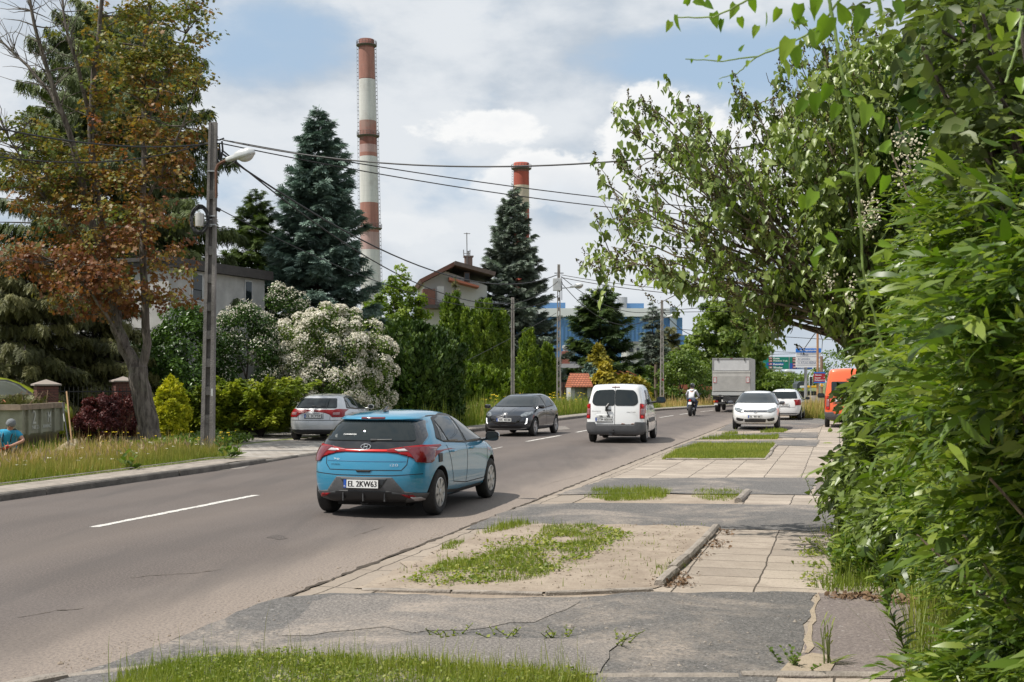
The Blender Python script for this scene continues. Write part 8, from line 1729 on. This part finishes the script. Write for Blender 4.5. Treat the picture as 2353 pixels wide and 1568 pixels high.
def info_board():
 y = 92.; org = (zx(1470), 878.); o = empty('information_board', (P(org[0], 878, y).x, y, CH), 0, 'white information board with a blue header on a grey post, listing Lotnisko', 'sign'); s = y / F
 bd = panel(o, 'board', zx(1228), zy(322), zx(1800), zy(800), y, SW, 0, .12, org); panel(bd, 'header', zx(1226), zy(362), zx(1802), zy(458), y, SBL2, -.03, .13, org)
 for yy in (552, 654, 748): panel(bd, 'line', zx(1240), zy(yy - 3), zx(1800), zy(yy + 3), y, SNAVY, -.062, .006, org)
 stext(bd, 'ul. Pojezierska', zx(1315), zy(384), zx(1712), zy(438), y, SW, -.11, org, .25); stext(bd, 'Polesie', zx(1336), zy(478), zx(1512), zy(534), y, SNAVY, -.07, org); stext(bd, 'Lotnisko', zx(1338), zy(572), zx(1548), zy(626), y, SNAVY, -.07, org); stext(bd, 'ATLAS ARENA', zx(1338), zy(668), zx(1690), zy(722), y, SNAVY, -.07, org)
 b = MB()
 for (x0, y0, x1, y1, w) in ((1268, 604, 1314, 604, 7), (1291, 580, 1291, 630, 7), (1280, 626, 1302, 626, 4)): b.box((((zx(x0) + zx(x1)) / 2 - org[0]) * s, -.066, (878 - (zy(y0) + zy(y1)) / 2) * s), (max(abs(zx(x1) - zx(x0)), w * .1) * s, .008, max(abs(zy(y1) - zy(y0)), w * .1) * s))
 b.build('plane_symbol', SNAVY, bd); b = MB(); b.box(((zx(1292) - org[0]) * s, -.066, (878 - zy(698)) * s), ((zx(1320) - zx(1268)) * s, .008, .9 * s)); b.build('hall_symbol', SNAVY, bd)
 for yy in (588, 686): stext(bd, '↗' if yy < 600 else '←', zx(1722), zy(yy - 18), zx(1778), zy(yy + 18), y, SBL, -.07, org)
 b = MB(); b.tube([(0, .2, -CH - .1), (0, .2, (878 - zy(790)) * s)], .125, 12); b.tube([(0, .14, (878 - zy(790)) * s), (0, .14, (878 - zy(330)) * s)], .08, 8); b.build('post', STEEL, o)
info_board()
def red_sign():
 y = 76.; org = (zx(1735), 878.); o = empty('district_sign', (P(org[0], 878, y).x, y, CH), 0, 'red district sign with blue edges pointing to Zabieniec and Radogoszcz', 'sign'); s = y / F
 bd = panel(o, 'board', zx(1638), zy(908), zx(1900), zy(1158), y, SR, 0, .05, org); panel(bd, 'blue_edge', zx(1638), zy(908), zx(1900), zy(938), y, SBL2, -.01, .05, org); panel(bd, 'blue_edge', zx(1638), zy(1128), zx(1900), zy(1158), y, SBL2, -.01, .05, org)
 for t_, yy, x1 in (('Żabieniec', 968, 1816), ('Żubardź', 1034, 1792), ('Radogoszcz', 1094, 1862)): stext(bd, t_, zx(1660), zy(yy - 20), zx(x1), zy(yy + 20), y, SW, -.04, org, .25)
 stext(bd, '←', zx(1866), zy(1012), zx(1900), zy(1044), y, SW, -.04, org, .2); stext(bd, '→', zx(1866), zy(1074), zx(1900), zy(1106), y, SW, -.04, org, .2)
 b = MB(); b.tube([(0, .08, -CH - .05), (0, .08, (878 - zy(0)) * s)], .07, 10); b.build('post', mat('brown_post', (.38, .20, .10), .7, var=.2, vscale=3), o)
red_sign()
y = 78.; org = (zx(1824), 878.); o = empty('priority_sign', (P(org[0], 878, y).x, y, CH), 0, 'yellow and white diamond priority sign on a brown post', 'road sign'); s = y / F
for nm, r_, m_, dy in (('plate', 60, SW, 0), ('yellow_field', 42, SYEL, -.02)):
 b = MB(); c = (0, (878 - zy(1208)) * s); d = r_ / 5.8825 / 1.7 * s; b.prism([(0, c[1] - d), (d, c[1]), (0, c[1] + d), (-d, c[1])], -.015 - dy, .015 - dy, Matrix(((1, 0, 0, 0), (0, 0, -1, 0), (0, 1, 0, 0), (0, 0, 0, 1)))); pl_ = b.build(nm, m_, o)
b = MB(); b.tube([(0, .06, -CH - .05), (0, .06, (878 - zy(540)) * s)], .09, 10); b.build('post', mat('brown_post2', (.22, .14, .10), .8, var=.25, vscale=3), o)
y = 72.; b = MB(); b.lathe([(.66, 0), (.64, 1.05), (.60, 1.05), (.58, .6)], 28); o = b.build('concrete_ring', CONC); o.location = (P(zx(1764), 878, y).x, y, -.02); tagd(o, 'round concrete well ring at the foot of the sign posts', 'concrete ring'); tagd(o)
y = 110.; s = y / F; o = empty('traffic_light', (P(zx(1570), 878, y).x, y, 0), 0, 'black traffic light seen beyond the grass, left of the red district sign', 'traffic light'); b = MB(); b.box((0, 0, CH - (zy(1112) - 878) * s), (.34, .12, .92)); hd = b.build('backboard', SW, o, bev=.08); b = MB(); b.box((0, -.06, CH - (zy(1112) - 878) * s), (.26, .16, .84)); b.build('housing', PLASTIC, o, bev=.06)
for k in (-1, 0, 1): b = MB(); b.lathe([(.09, 0), (.09, .03)], 14, frame_rear(0, -.14, CH - (zy(1112) - 878) * s + k * .25)); b.build('lens', GLOSSB, o)
b = MB(); b.tube([(0, .05, 0), (0, .05, CH - (zy(1112) - 878) * s)], .06, 8); b.build('post', STEEL, o)
y = 125.; s = y / F; org = (zx(1520), 878.); o = empty('recovery_lorry', (P(org[0], 878, y).x, y, 0), 0, 'yellow lorry with a dark canopy crossing far away behind the grass', 'lorry'); X = lambda v: (zx(v) - org[0]) * s; Z = lambda v: CH - (zy(v) - 878) * s
b = MB(); b.box((X(1515), 1, (Z(1220) + Z(1270)) / 2), (X(1706) - X(1326), 2, Z(1220) - Z(1270))); b.build('yellow_body', SYEL, o, bev=.05); b = MB(); b.box((X(1385), .9, (Z(1222) + Z(1272)) / 2), (X(1452) - X(1324), 2.06, Z(1222) - Z(1268))); b.build('white_panel', SW, o, bev=.03)
b = MB(); b.box((X(1515), 1.1, .62), (X(1700) - X(1330), 1.8, .5)); b.build('chassis', PLASTIC, o)
b = MB(); b.prism([(X(1255), Z(1280)), (X(1262), Z(1180)), (X(1300), Z(1135)), (X(1340), Z(1122)), (X(1450), Z(1118)), (X(1450), Z(1215)), (X(1330), Z(1215)), (X(1325), Z(1280))], 0, 2, Matrix(((1, 0, 0, 0), (0, 0, 1, 0), (0, 1, 0, 0), (0, 0, 0, 1)))); b.build('cab', mat('dark_tarp', (.035, .045, .05), .5), o)
b = MB(); b.box((X(1415), -.05, Z(1298)), (.5, .06, .2)); b.build('licence_plate', SYEL, o)
for sx in (1345, 1665):
 b = MB(); b.lathe([(.2, -.12), (.42, -.1), (.45, 0), (.42, .1), (.2, .12)], 20, Matrix.Translation((X(sx), .2, .44)) @ Matrix.Rotation(R(90), 4, 'X')); b.build('wheel', TYRE, o)
y = 420.; s = y / F; o = empty('lattice_pylon', (P(zx(640), 878, y).x, y, 0), 0, 'faint lattice pylon above the green road sign', 'pylon'); b = MB(); X = lambda v: (zx(v) - zx(640)) * s; Z = lambda v: CH - (zy(v) - 878) * s
for k in (-1, 1):
 b.tube([(k * 2.0, 0, 0), (X(640 + k * 22), 0, Z(350))], .14, 4); b.tube([(X(600), 0, Z(500 + 4 * k)), (X(716), 0, Z(500 + 4 * k))], .1, 4)
for i in range(12): t0 = i / 12; w0 = 2.0 * (1 - t0) + .5; z0 = Z(350) * t0; z1 = Z(350) * (i + 1) / 12; b.tube([(-w0, 0, z0), (w0 * .95, 0, z1)], .1, 4); b.tube([(w0, 0, z0), (-w0 * .95, 0, z1)], .1, 4)
b.build('lattice', STEEL, o)
for i, (vx, vy, yy) in enumerate([(848, 860, 190), (1162, 915, 230), (1195, 945, 260), (1215, 972, 290)]):
 s = yy / F; o = empty('street_lamp', (P(zx(vx) + 4, 878, yy).x, yy, 0), 0, ['nearest and largest', 'second', 'third', 'smallest'][i] + ' of the distant street lamps beneath the road signs', 'street lamp', 'distant street lamps'); z = CH - (zy(vy) - 878) * s; b = MB(); b.tube([(0, 0, 0), (0, 0, z)], .09, 6); b.build('post', STEEL, o); lamp_head(o, Vector((0, 0, z)), (-1, -.2, .25 if i == 0 else .1), s=2.2)
# ================================================================== PEOPLE, MOTORCYCLE, SKIP
SKIN = mat('skin', (.42, .22, .15), .5); CLOTH_W = mat('white_hoodie', (.58, .58, .60), .85, var=.08, vscale=12, bump=.4, bscale=25); DENIM = mat('dark_denim', (.035, .045, .08), .85, var=.2, vscale=14); HELM = mat('black_helmet', (.012, .012, .013), .12, coat=1)
CYANT = mat('cyan_tshirt', (.015, .25, .42), .85, var=.15, vscale=10, bump=.4, bscale=25); BEANIE = mat('grey_beanie', (.17, .18, .19), .95, var=.2, vscale=40, bump=.6, bscale=60); GLOVE = mat('red_glove', (.50, .03, .02), .7); DARKT = mat('dark_trousers', (.02, .02, .024), .9); HAIR = mat('dark_hair', (.03, .02, .015), .7)
def skin_mesh(name, nodes, edges, m, parent, sub=2, root=0):
 """continuous surface grown round a skeleton: nodes = {id:(x,y,z,r)}"""
 ids = list(nodes); me = bpy.data.meshes.new(name); me.from_pydata([nodes[i][:3] for i in ids], [(ids.index(a), ids.index(b)) for a, b in edges], []); me.update()
 ob = bpy.data.objects.new(name, me); COL.objects.link(ob); ob.modifiers.new('skin', 'SKIN'); sv = me.skin_vertices[0].data
 for i, k in enumerate(ids):
  r = nodes[k][3]; sv[i].radius = (r if not isinstance(r, tuple) else r[0], r if not isinstance(r, tuple) else r[1]); sv[i].use_root = (i == root)
 s = ob.modifiers.new('sub', 'SUBSURF'); s.levels = sub; s.render_levels = sub
 dg = bpy.context.evaluated_depsgraph_get(); res = bpy.data.meshes.new_from_object(ob.evaluated_get(dg)); bpy.data.objects.remove(ob)
 return link(name, res, m, parent, True)
def head_mesh(o, c, r, look, m, hairm=None, name='head_detail'):
 pass
def rider():
 loc = Vector((9.80, 65.0, 0)); o = empty('motorcycle', loc, -R(17), 'dark sports motorcycle ridden away from us in the far lane', 'motorcycle')
 for y, nm in ((-.68, 'wheel'), (.72, 'wheel')):
  b = MB(); M_ = Matrix.Translation((0, y, .31)) @ Matrix.Rotation(R(90), 4, 'Y'); w = .17 if y < 0 else .12
  b.lathe([(.20, -w / 2), (.27, -w / 2), (.305, -w * .28), (.315, 0), (.305, w * .28), (.27, w / 2), (.20, w / 2)], 28, M_); t = b.build(nm, TYRE, o, smooth=True); b = MB(); b.lathe([(.20, -w * .3), (.20, w * .3)], 20, M_); b.build('rim', PLASTIC_G, t)
 b = MB(); b.prism([(-.72, .80), (-.78, .92), (-.55, .93), (-.2, .82), (.1, .95), (.35, .98), (.5, .75), (.25, .45), (-.1, .38), (-.3, .55)], -.13, .13, Matrix(((0, 0, 1, 0), (1, 0, 0, 0), (0, 1, 0, 0), (0, 0, 0, 1)))); b.build('fairing', GLOSSB, o, bev=.04)
 b = MB(); b.prism([(-.11, .66), (.11, .66), (.17, .84), (.07, .95), (-.07, .95), (-.17, .84)], -.80, -.5, Matrix(((1, 0, 0, 0), (0, 0, 1, 0), (0, 1, 0, 0), (0, 0, 0, 1)))); b.build('tail_unit', GLOSSB, o, bev=.02)
 b = MB(); b.lathe([(.055, 0), (.055, .02)], 14, frame_rear(0, -.80, .85)); b.build('tail_light', REDB, o); b = MB(); b.box((0, -.84, .70), (.17, .012, .13), Matrix.Rotation(-.3, 4, 'X')); b.build('licence_plate', PLATEW, o)
 b = MB(); b.box((0, -.80, .62), (.05, .06, .35)); b.tube([(.11, .1, .34), (.14, -.3, .36), (.17, -.62, .42)], [.03, .05, .055], 9); b.tube([(-.09, .0, .31), (-.09, -.68, .31)], .03, 6); b.tube([(.09, .0, .31), (.09, -.68, .31)], .03, 6); b.build('swingarm', STEEL, o)
 b = MB(); b.box((0, .05, .45), (.34, .45, .32)); b.build('engine', PLASTIC, o, bev=.05)
 for sg in (1, -1):
  b = MB(); b.tube([(sg * .08, .72, .31), (sg * .09, .48, .92)], .03, 7); b.tube([(sg * .08, .45, .95), (sg * .36, .40, .98)], .016, 6); b.build('fork', STEEL, o); b = MB(); b.tube([(sg * .22, .45, 1.0), (sg * .34, .42, 1.16)], .008, 5); b.lathe([(.055, -.01), (.06, 0), (.05, .015)], 12, frame_rear(sg * .37, .42, 1.19)); b.build('mirror', GLOSSB, o)
 p = empty('person', loc, -R(17), 'motorcycle rider in a white and black hooded jacket, jeans and a black helmet', 'person')
 N_ = {'pel': (0, -.28, .90, (.17, .13)), 'wa': (0, -.20, 1.06, (.15, .11)), 'ch': (0, -.06, 1.27, (.175, .12)), 'ne0': (0, .02, 1.42, .085), 'ne': (0, .06, 1.49, .055), 'he': (0, .08, 1.60, .085)}
 E_ = [('pel', 'wa'), ('wa', 'ch'), ('ch', 'ne0'), ('ne0', 'ne'), ('ne', 'he')]
 for s, sg in (('r', 1), ('l', -1)):
  N_.update({'sh' + s: (sg * .20, -.02, 1.37, .062), 'el' + s: (sg * .31, .10, 1.13, .045), 'wr' + s: (sg * .30, .36, 1.02, .030), 'ha' + s: (sg * .30, .42, 1.0, .028), 'hi' + s: (sg * .10, -.26, .86, .10), 'kn' + s: (sg * .24, .18, .78, .062), 'an' + s: (sg * .20, -.22, .40, .042), 'to' + s: (sg * .20, -.04, .33, .035)})
  E_ += [('ch', 'sh' + s), ('sh' + s, 'el' + s), ('el' + s, 'wr' + s), ('wr' + s, 'ha' + s), ('pel', 'hi' + s), ('hi' + s, 'kn' + s), ('kn' + s, 'an' + s), ('an' + s, 'to' + s)]
 bd = skin_mesh('body', N_, E_, SKIN, p)
 J = {k: (v[0], v[1], v[2], (v[3][0] + .03, v[3][1] + .03) if isinstance(v[3], tuple) else v[3] + .018) for k, v in N_.items()}
 skin_mesh('jacket', {k: J[k] for k in ('pel', 'wa', 'ch', 'ne0', 'shr', 'elr', 'wrr', 'shl', 'ell', 'wrl')}, [e for e in E_ if all(x in ('pel', 'wa', 'ch', 'ne0', 'shr', 'elr', 'wrr', 'shl', 'ell', 'wrl') for x in e)], CLOTH_W, p)
 b = MB(); b.tube([(-.10, -.02, 1.44), (-.06, -.12, 1.40), (0, -.15, 1.37), (.06, -.12, 1.40), (.10, -.02, 1.44)], [.04, .05, .06, .05, .04], 8); b.build('hood', CLOTH_W, p, smooth=True)
 for sg in (1, -1): b = MB(); b.tube([(sg * .19, -.165, 1.34), (sg * .17, -.21, 1.20), (sg * .155, -.27, 1.05)], [.028, .035, .02], 8); b.build('black_side_panel', PLASTIC, p, smooth=True)
 leg = ('pel', 'hir', 'knr', 'anr', 'hil', 'knl', 'anl'); skin_mesh('jeans', {k: J[k] for k in leg}, [e for e in E_ if all(x in leg for x in e)], DENIM, p)
 for sg in (1, -1): b = MB(); b.tube([(sg * .20, -.24, .46), (sg * .20, -.22, .36), (sg * .20, -.04, .31)], [.055, .06, .045], 9); b.build('boot', PLASTIC, p, smooth=True)
 for sg in (1, -1):
  b = MB(); b.tube([(sg * .30, .36, 1.02), (sg * .30, .41, 1.0)], [.035, .04], 8)
  for k in range(4): b.tube([(sg * (.275 + .02 * k), .42, 1.0), (sg * (.275 + .02 * k), .455, .985), (sg * (.275 + .02 * k), .445, .955)], .0095, 5)
  b.tube([(sg * .27, .38, 1.0), (sg * .25, .41, .985)], .011, 5); b.build('glove', PLASTIC, p)
 b = MB(); b.lathe([(.02, -.135), (.09, -.12), (.125, -.06), (.135, .02), (.12, .09), (.075, .135), (.01, .15)], 20, Matrix.Translation((0, .07, 1.635)) @ Matrix.Diagonal((.93, 1.12, 1, 1))); b.build('helmet', HELM, p, smooth=True)
rider()
def worker():
 loc = Vector((-10.55, 25.2, .06)); p = empty('person', loc, 0, 'crouching worker in a cyan T-shirt, grey beanie and red glove by the rubbish skip', 'person')
 p.scale = (.88, .88, .88)
 N_ = {'pel': (-.10, .18, .34, (.17, .14)), 'wa': (-.09, .08, .50, (.155, .11)), 'ch': (-.06, -.02, .72, (.18, .12)), 'ne0': (-.02, -.07, .86, .085), 'ne': (.00, -.10, .91, .058), 'he': (.035, -.13, 1.00, .088), 'cr': (.02, -.11, 1.08, .07),
    'shr': (.15, -.05, .83, .062), 'elr': (.34, -.12, .63, .047), 'wrr': (.13, -.34, .52, .034), 'par': (.06, -.40, .50, .040), 'shl': (-.26, -.05, .82, .062), 'ell': (-.40, -.14, .60, .047), 'wrl': (-.22, -.38, .48, .034), 'pal': (-.16, -.42, .46, .040),
    'hir': (.02, .12, .32, .10), 'knr': (.18, -.26, .42, .068), 'anr': (.14, -.02, .08, .045), 'tor': (.16, -.16, .04, .035), 'hil': (-.22, .12, .32, .10), 'knl': (-.36, -.24, .44, .068), 'anl': (-.32, -.02, .08, .045), 'tol': (-.34, -.16, .04, .035)}
 E_ = [('pel', 'wa'), ('wa', 'ch'), ('ch', 'ne0'), ('ne0', 'ne'), ('ne', 'he'), ('he', 'cr')]
 for s in 'rl': E_ += [('ch', 'sh' + s), ('sh' + s, 'el' + s), ('el' + s, 'wr' + s), ('wr' + s, 'pa' + s), ('pel', 'hi' + s), ('hi' + s, 'kn' + s), ('kn' + s, 'an' + s), ('an' + s, 'to' + s)]
 skin_mesh('body', N_, E_, SKIN, p)
 def grow(keys, m, name, g=.016, cutw=None):
  nn = {k: (N_[k][0], N_[k][1], N_[k][2], (N_[k][3][0] + g, N_[k][3][1] + g) if isinstance(N_[k][3], tuple) else N_[k][3] + g) for k in keys}
  ee = [e for e in E_ if all(x in keys for x in e)]
  if cutw:
   for s in 'rl': a, b_ = Vector(N_['sh' + s][:3]), Vector(N_['el' + s][:3]); c = a.lerp(b_, .62); nn['sl' + s] = (*c, .070); ee.append(('sh' + s, 'sl' + s))
  return skin_mesh(name, nn, ee, m, p)
 grow(('pel', 'wa', 'ch', 'ne0', 'shr', 'shl'), CYANT, 'tshirt', .02, True); grow(('pel', 'hir', 'knr', 'anr', 'hil', 'knl', 'anl'), DARKT, 'trousers', .02)
 for sg, x in ((1, .15), (-1, -.33)): b = MB(); b.tube([(x, .02, .08), (x + .01, -.08, .05), (x + .02, -.20, .04)], [.055, .05, .042], 9); b.build('boot', PLASTIC, p, smooth=True)
 b = MB(); M_ = Matrix.Translation((.03, -.125, 1.045)) @ Matrix.Rotation(R(18), 4, 'Y') @ Matrix.Rotation(R(14), 4, 'X') @ Matrix.Diagonal((.98, 1.12, 1, 1)); b.lathe([(.108, -.045), (.112, -.02), (.108, .03), (.085, .08), (.045, .105), (.005, .112)], 22, M_); b.build('beanie', BEANIE, p, smooth=True)
 b = MB()
 for sg in (-1, 1): b.lathe([(.002, -.02), (.013, 0), (.002, .02)], 8, Matrix.Translation((.035 + sg * .085, -.115, .985)) @ Matrix.Diagonal((.6, 1, 1.3, 1)))
 b.tube([(.045, -.215, .99), (.05, -.238, .97), (.048, -.225, .958)], [.008, .012, .006], 6); b.build('ears_and_nose', SKIN, p, smooth=True)
 b = MB()
 for sg in (-1, 1): b.lathe([(.002, -.007), (.009, 0), (.002, .007)], 8, Matrix.Translation((.045 + sg * .03, -.212, .998)))
 b.build('eyes', INK, p); b = MB(); b.tube([(.025, -.215, .935), (.048, -.222, .932), (.07, -.214, .935)], .004, 5); b.build('mouth', mat('lips', (.30, .10, .08), .6), p)
 def hand(c, d, m, nm):
  c, d = Vector(c), Vector(d).normalized(); sd = d.cross(Vector((0, 0, 1))).normalized(); up = sd.cross(d); b = MB(); b.tube([c - d * .05, c, c + d * .035], [.036, .046, .042], 10)
  for k, ln in enumerate((.062, .072, .068, .052)):
   a = c + d * .03 + sd * (.030 - .020 * k); b.tube([a, a + d * ln * .5 + up * .004, a + d * ln * .8 - up * .020, a + d * ln * .72 - up * .045], [.0115, .011, .010, .008], 7)
  a = c - d * .01 + sd * .036; b.tube([a, a + sd * .022 + d * .022 - up * .01, a + sd * .012 + d * .05 - up * .03], [.013, .012, .009], 7); return b.build(nm, m, p, smooth=True)
 hand((.05, -.41, .50), (-.6, -.3, -.3), GLOVE, 'glove'); hand((-.15, -.43, .46), (.6, -.2, -.2), GLOVE, 'glove')
 b = MB();
 for sg in (1, -1): b.tube([(-.06 + sg * .09, -.155, .60), (-.05 + sg * .10, -.165, .72), (-.03 + sg * .11, -.12, .86), (-.04 + sg * .11, .02, .92)], .014, 6)
 b.build('braces', DARKT, p, smooth=True)
 b = MB(); b.tube([(.10, -.46, .52), (-.40, -.44, .40)], .014, 6); b.tube([(-.40, -.44, .40), (-.55, -.44, .36)], [.02, .03], 6); o = b.build('hand_tool', RUSTY); o.location = loc; o.scale = (.88, .88, .88); tagd(o, 'short rusty tool held by the crouching worker', 'tool')
worker()
def skip():
 SK = new_mat('worn_skip_paint'); t = NT(SK); a = t.noise(2.2, 8, .7, dist=.4); f = t.noise(14, 6, .7); v = t.mapping(0, (8, 8, .9)); st = t.noise(1.0, 6, .7, vec=v)
 c = t.mix(t.ss(a, .35, .65), (.215, .205, .155), (.30, .29, .225)); c = t.mix(t.m('MULTIPLY', t.ss(f, .60, .68), .9), c, (.16, .075, .04)); c = t.mix(t.m('MULTIPLY', t.ss(st, .64, .72), .5), c, (.48, .46, .42)); x, y, z = t.xyz(); low = t.m('SUBTRACT', 1., t.ss(t.m('ADD', z, t.m('MULTIPLY', t.m('SUBTRACT', f, .5), .15)), .42, .62)); c = t.mix(t.m('MULTIPLY', low, .75), c, (.13, .075, .045)); t.col(c); t.b.inputs['Roughness'].default_value = .8
 o = empty('rubbish_skip', (-11.62, 28.2, .02), R(3), 'battered grey metal skip full of green and orange cuttings at the left edge', 'skip')
 H_ = 1.30; L_ = 3.0; W_ = 1.9; pf = [(0, H_), (0, .58), (-.42, .05), (-W_ + .3, .05), (-W_, .5), (-W_, H_)]
 b = MB(); b.add([(x, 0, z) for x, z in pf] + [(x, L_, z) for x, z in pf], [tuple(range(6))[::-1], tuple(range(6, 12))] + [(i, (i + 1) % 6, 6 + (i + 1) % 6, 6 + i) for i in range(5)]); b.build('hull', SK, o)
 b = MB(); b.box((-W_ / 2, -.04, H_ - .07), (W_ + .1, .10, .13)); b.box((.035, L_ / 2, H_ - .07), (.10, L_ + .16, .13)); b.box((-W_ / 2, L_ + .04, H_ - .07), (W_ + .1, .10, .13)); b.build('rim', mat('rusty_rim', (.27, .20, .15), .8, var=.3, vscale=5), o)
 for y in (.03, .45, 1.35, 2.35, L_ - .03): b = MB(); b.box((.03, y, .88), (.07, .10, .64)); b.build('rib', SK, o)
 Ms = Matrix.Translation((.012, 0, 0)) @ Matrix.Rotation(R(90), 4, 'Z') @ Matrix.Rotation(R(90), 4, 'X'); PW = mat('faded_white_paint', (.52, .51, .48), .8)
 text_obj('NIE ZASTAWIAĆ', 1.35, .12, Matrix.Translation((0, 1.5, .74)) @ Ms, PW, o, bold=.008); text_obj('2', .22, .34, Matrix.Translation((0, .95, .98)) @ Ms, PW, o, bold=.012); text_obj('M', .22, .26, Matrix.Translation((0, 2.05, .95)) @ Ms, PW, o, bold=.012)
 text_obj('-8', .42, .26, Matrix.Translation((-.85, -.006, .82)) @ Matrix.Rotation(R(90), 4, 'X'), PW, o, bold=.012)
 rng = np.random.RandomState(3)
 n = 900; pos = np.stack([rng.uniform(-1.7, -.2, n), rng.uniform(.3, 2.7, n), H_ - .12 + rng.uniform(0, 1, n) ** 2 * .22], 1); leaf_mesh('green_cuttings', pos, norm(rng.normal(size=(n, 3)) + [0, 0, .3]), rdir(n, rng), rng.uniform(.12, .26, n), T_SPRAY2, L_YEW, rng.uniform(.4, 1, n), None)
 bpy.context.scene.objects['green_cuttings'].location = o.location; bpy.context.scene.objects['green_cuttings'].rotation_euler = o.rotation_euler; tagd(bpy.context.scene.objects['green_cuttings'], 'heap of cut green branches lying in the skip', 'cuttings')
 b = MB(); rr = random.Random(6)
 for i in range(170):
  x = rr.uniform(-1.8, -.7); y = rr.uniform(.12, .9); z = H_ - .06 + rr.uniform(0, .16); a = rr.uniform(0, 6.28); l = rr.uniform(.1, .3); b.tube([(x, y, z), (x + l * .5 * math.cos(a), y + l * .5 * math.sin(a), z + rr.uniform(-.02, .06)), (x + l * math.cos(a), y + l * math.sin(a), z - .01)], .009, 4)
 h = b.build('root_heap', mat('orange_roots', (.42, .13, .06), .8)); h.location = o.location; h.rotation_euler = o.rotation_euler; tagd(h, 'heap of orange-brown roots lying in the left end of the skip', 'roots')
 b = MB()
 for i in range(16): x = rr.uniform(-1.2, -.1); y = rr.uniform(.8, 2.4); b.tube([(x, y, H_ - .1), (x + rr.uniform(-.2, .3), y + rr.uniform(-.2, .4), H_ + rr.uniform(.1, .32)), (x + rr.uniform(-.1, .6), y + rr.uniform(-.2, .9), H_ + rr.uniform(-.02, .3))], [.009, .006, .003], 4)
 h = b.build('dry_twigs', mat('dry_twig', (.20, .13, .08), .9)); h.location = o.location; h.rotation_euler = o.rotation_euler; tagd(h, 'dry arching twigs sticking out of the skip', 'twigs')
 a = P(150, 930, 27.6); f_ = P(157, 1043, 27.2)
 for nm, lab, x, hm, top, bot in (('shovel', 'shovel with a black and white handle leaning on the skip', 0, PLASTIC, P(144, 926, 28.0), P(158, 1040, 27.5)), ('spade', 'spade with a wooden handle leaning on the skip, right of the shovel', 0, mat('wooden_handle', (.45, .27, .14), .6, var=.15, vscale=8), P(153, 900, 28.0), P(165, 1032, 27.6))):
  o2 = empty(nm, (bot.x, bot.y, .10), 0, lab, nm); d = top - bot; b = MB(); b.tube([Vector((0, 0, bot.z - .10 + .15)) , d + Vector((0, 0, bot.z - .10))], .018, 8); hd = b.build('handle', hm, o2)
  if nm == 'shovel': b = MB(); b.tube([d * .62 + Vector((0, 0, bot.z - .1)), d * .78 + Vector((0, 0, bot.z - .1))], .021, 8); b.build('white_band', PLATEW, hd)
  b = MB(); b.prism([(-.11, .30), (-.115, .08), (-.06, 0), (.06, 0), (.115, .08), (.11, .30), (.03, .34), (-.03, .34)], -.008, .008, Matrix.Rotation(R(82), 4, 'X')); b.build('blade', mat('dusty_steel', (.36, .34, .31), .6, .4, var=.2, vscale=10), o2)
 b = MB(); b.add([(-.5, 0, 0), (.35, -.1, 0), (.5, .5, 0), (-.3, .6, 0), (.1, .2, .42), (.25, .3, .46)], [(3, 2, 1, 0), (0, 1, 4), (1, 2, 5, 4), (2, 3, 5), (3, 0, 4, 5)]); o3 = b.build('rubble_heap', mat('pale_rubble', (.36, .30, .21), .95, var=.2, vscale=9)); o3.location = (P(140, 878, 27.4).x, 27.4, .08); tagd(o3, 'small pale heap of rubble at the foot of the skip', 'rubble')
skip()
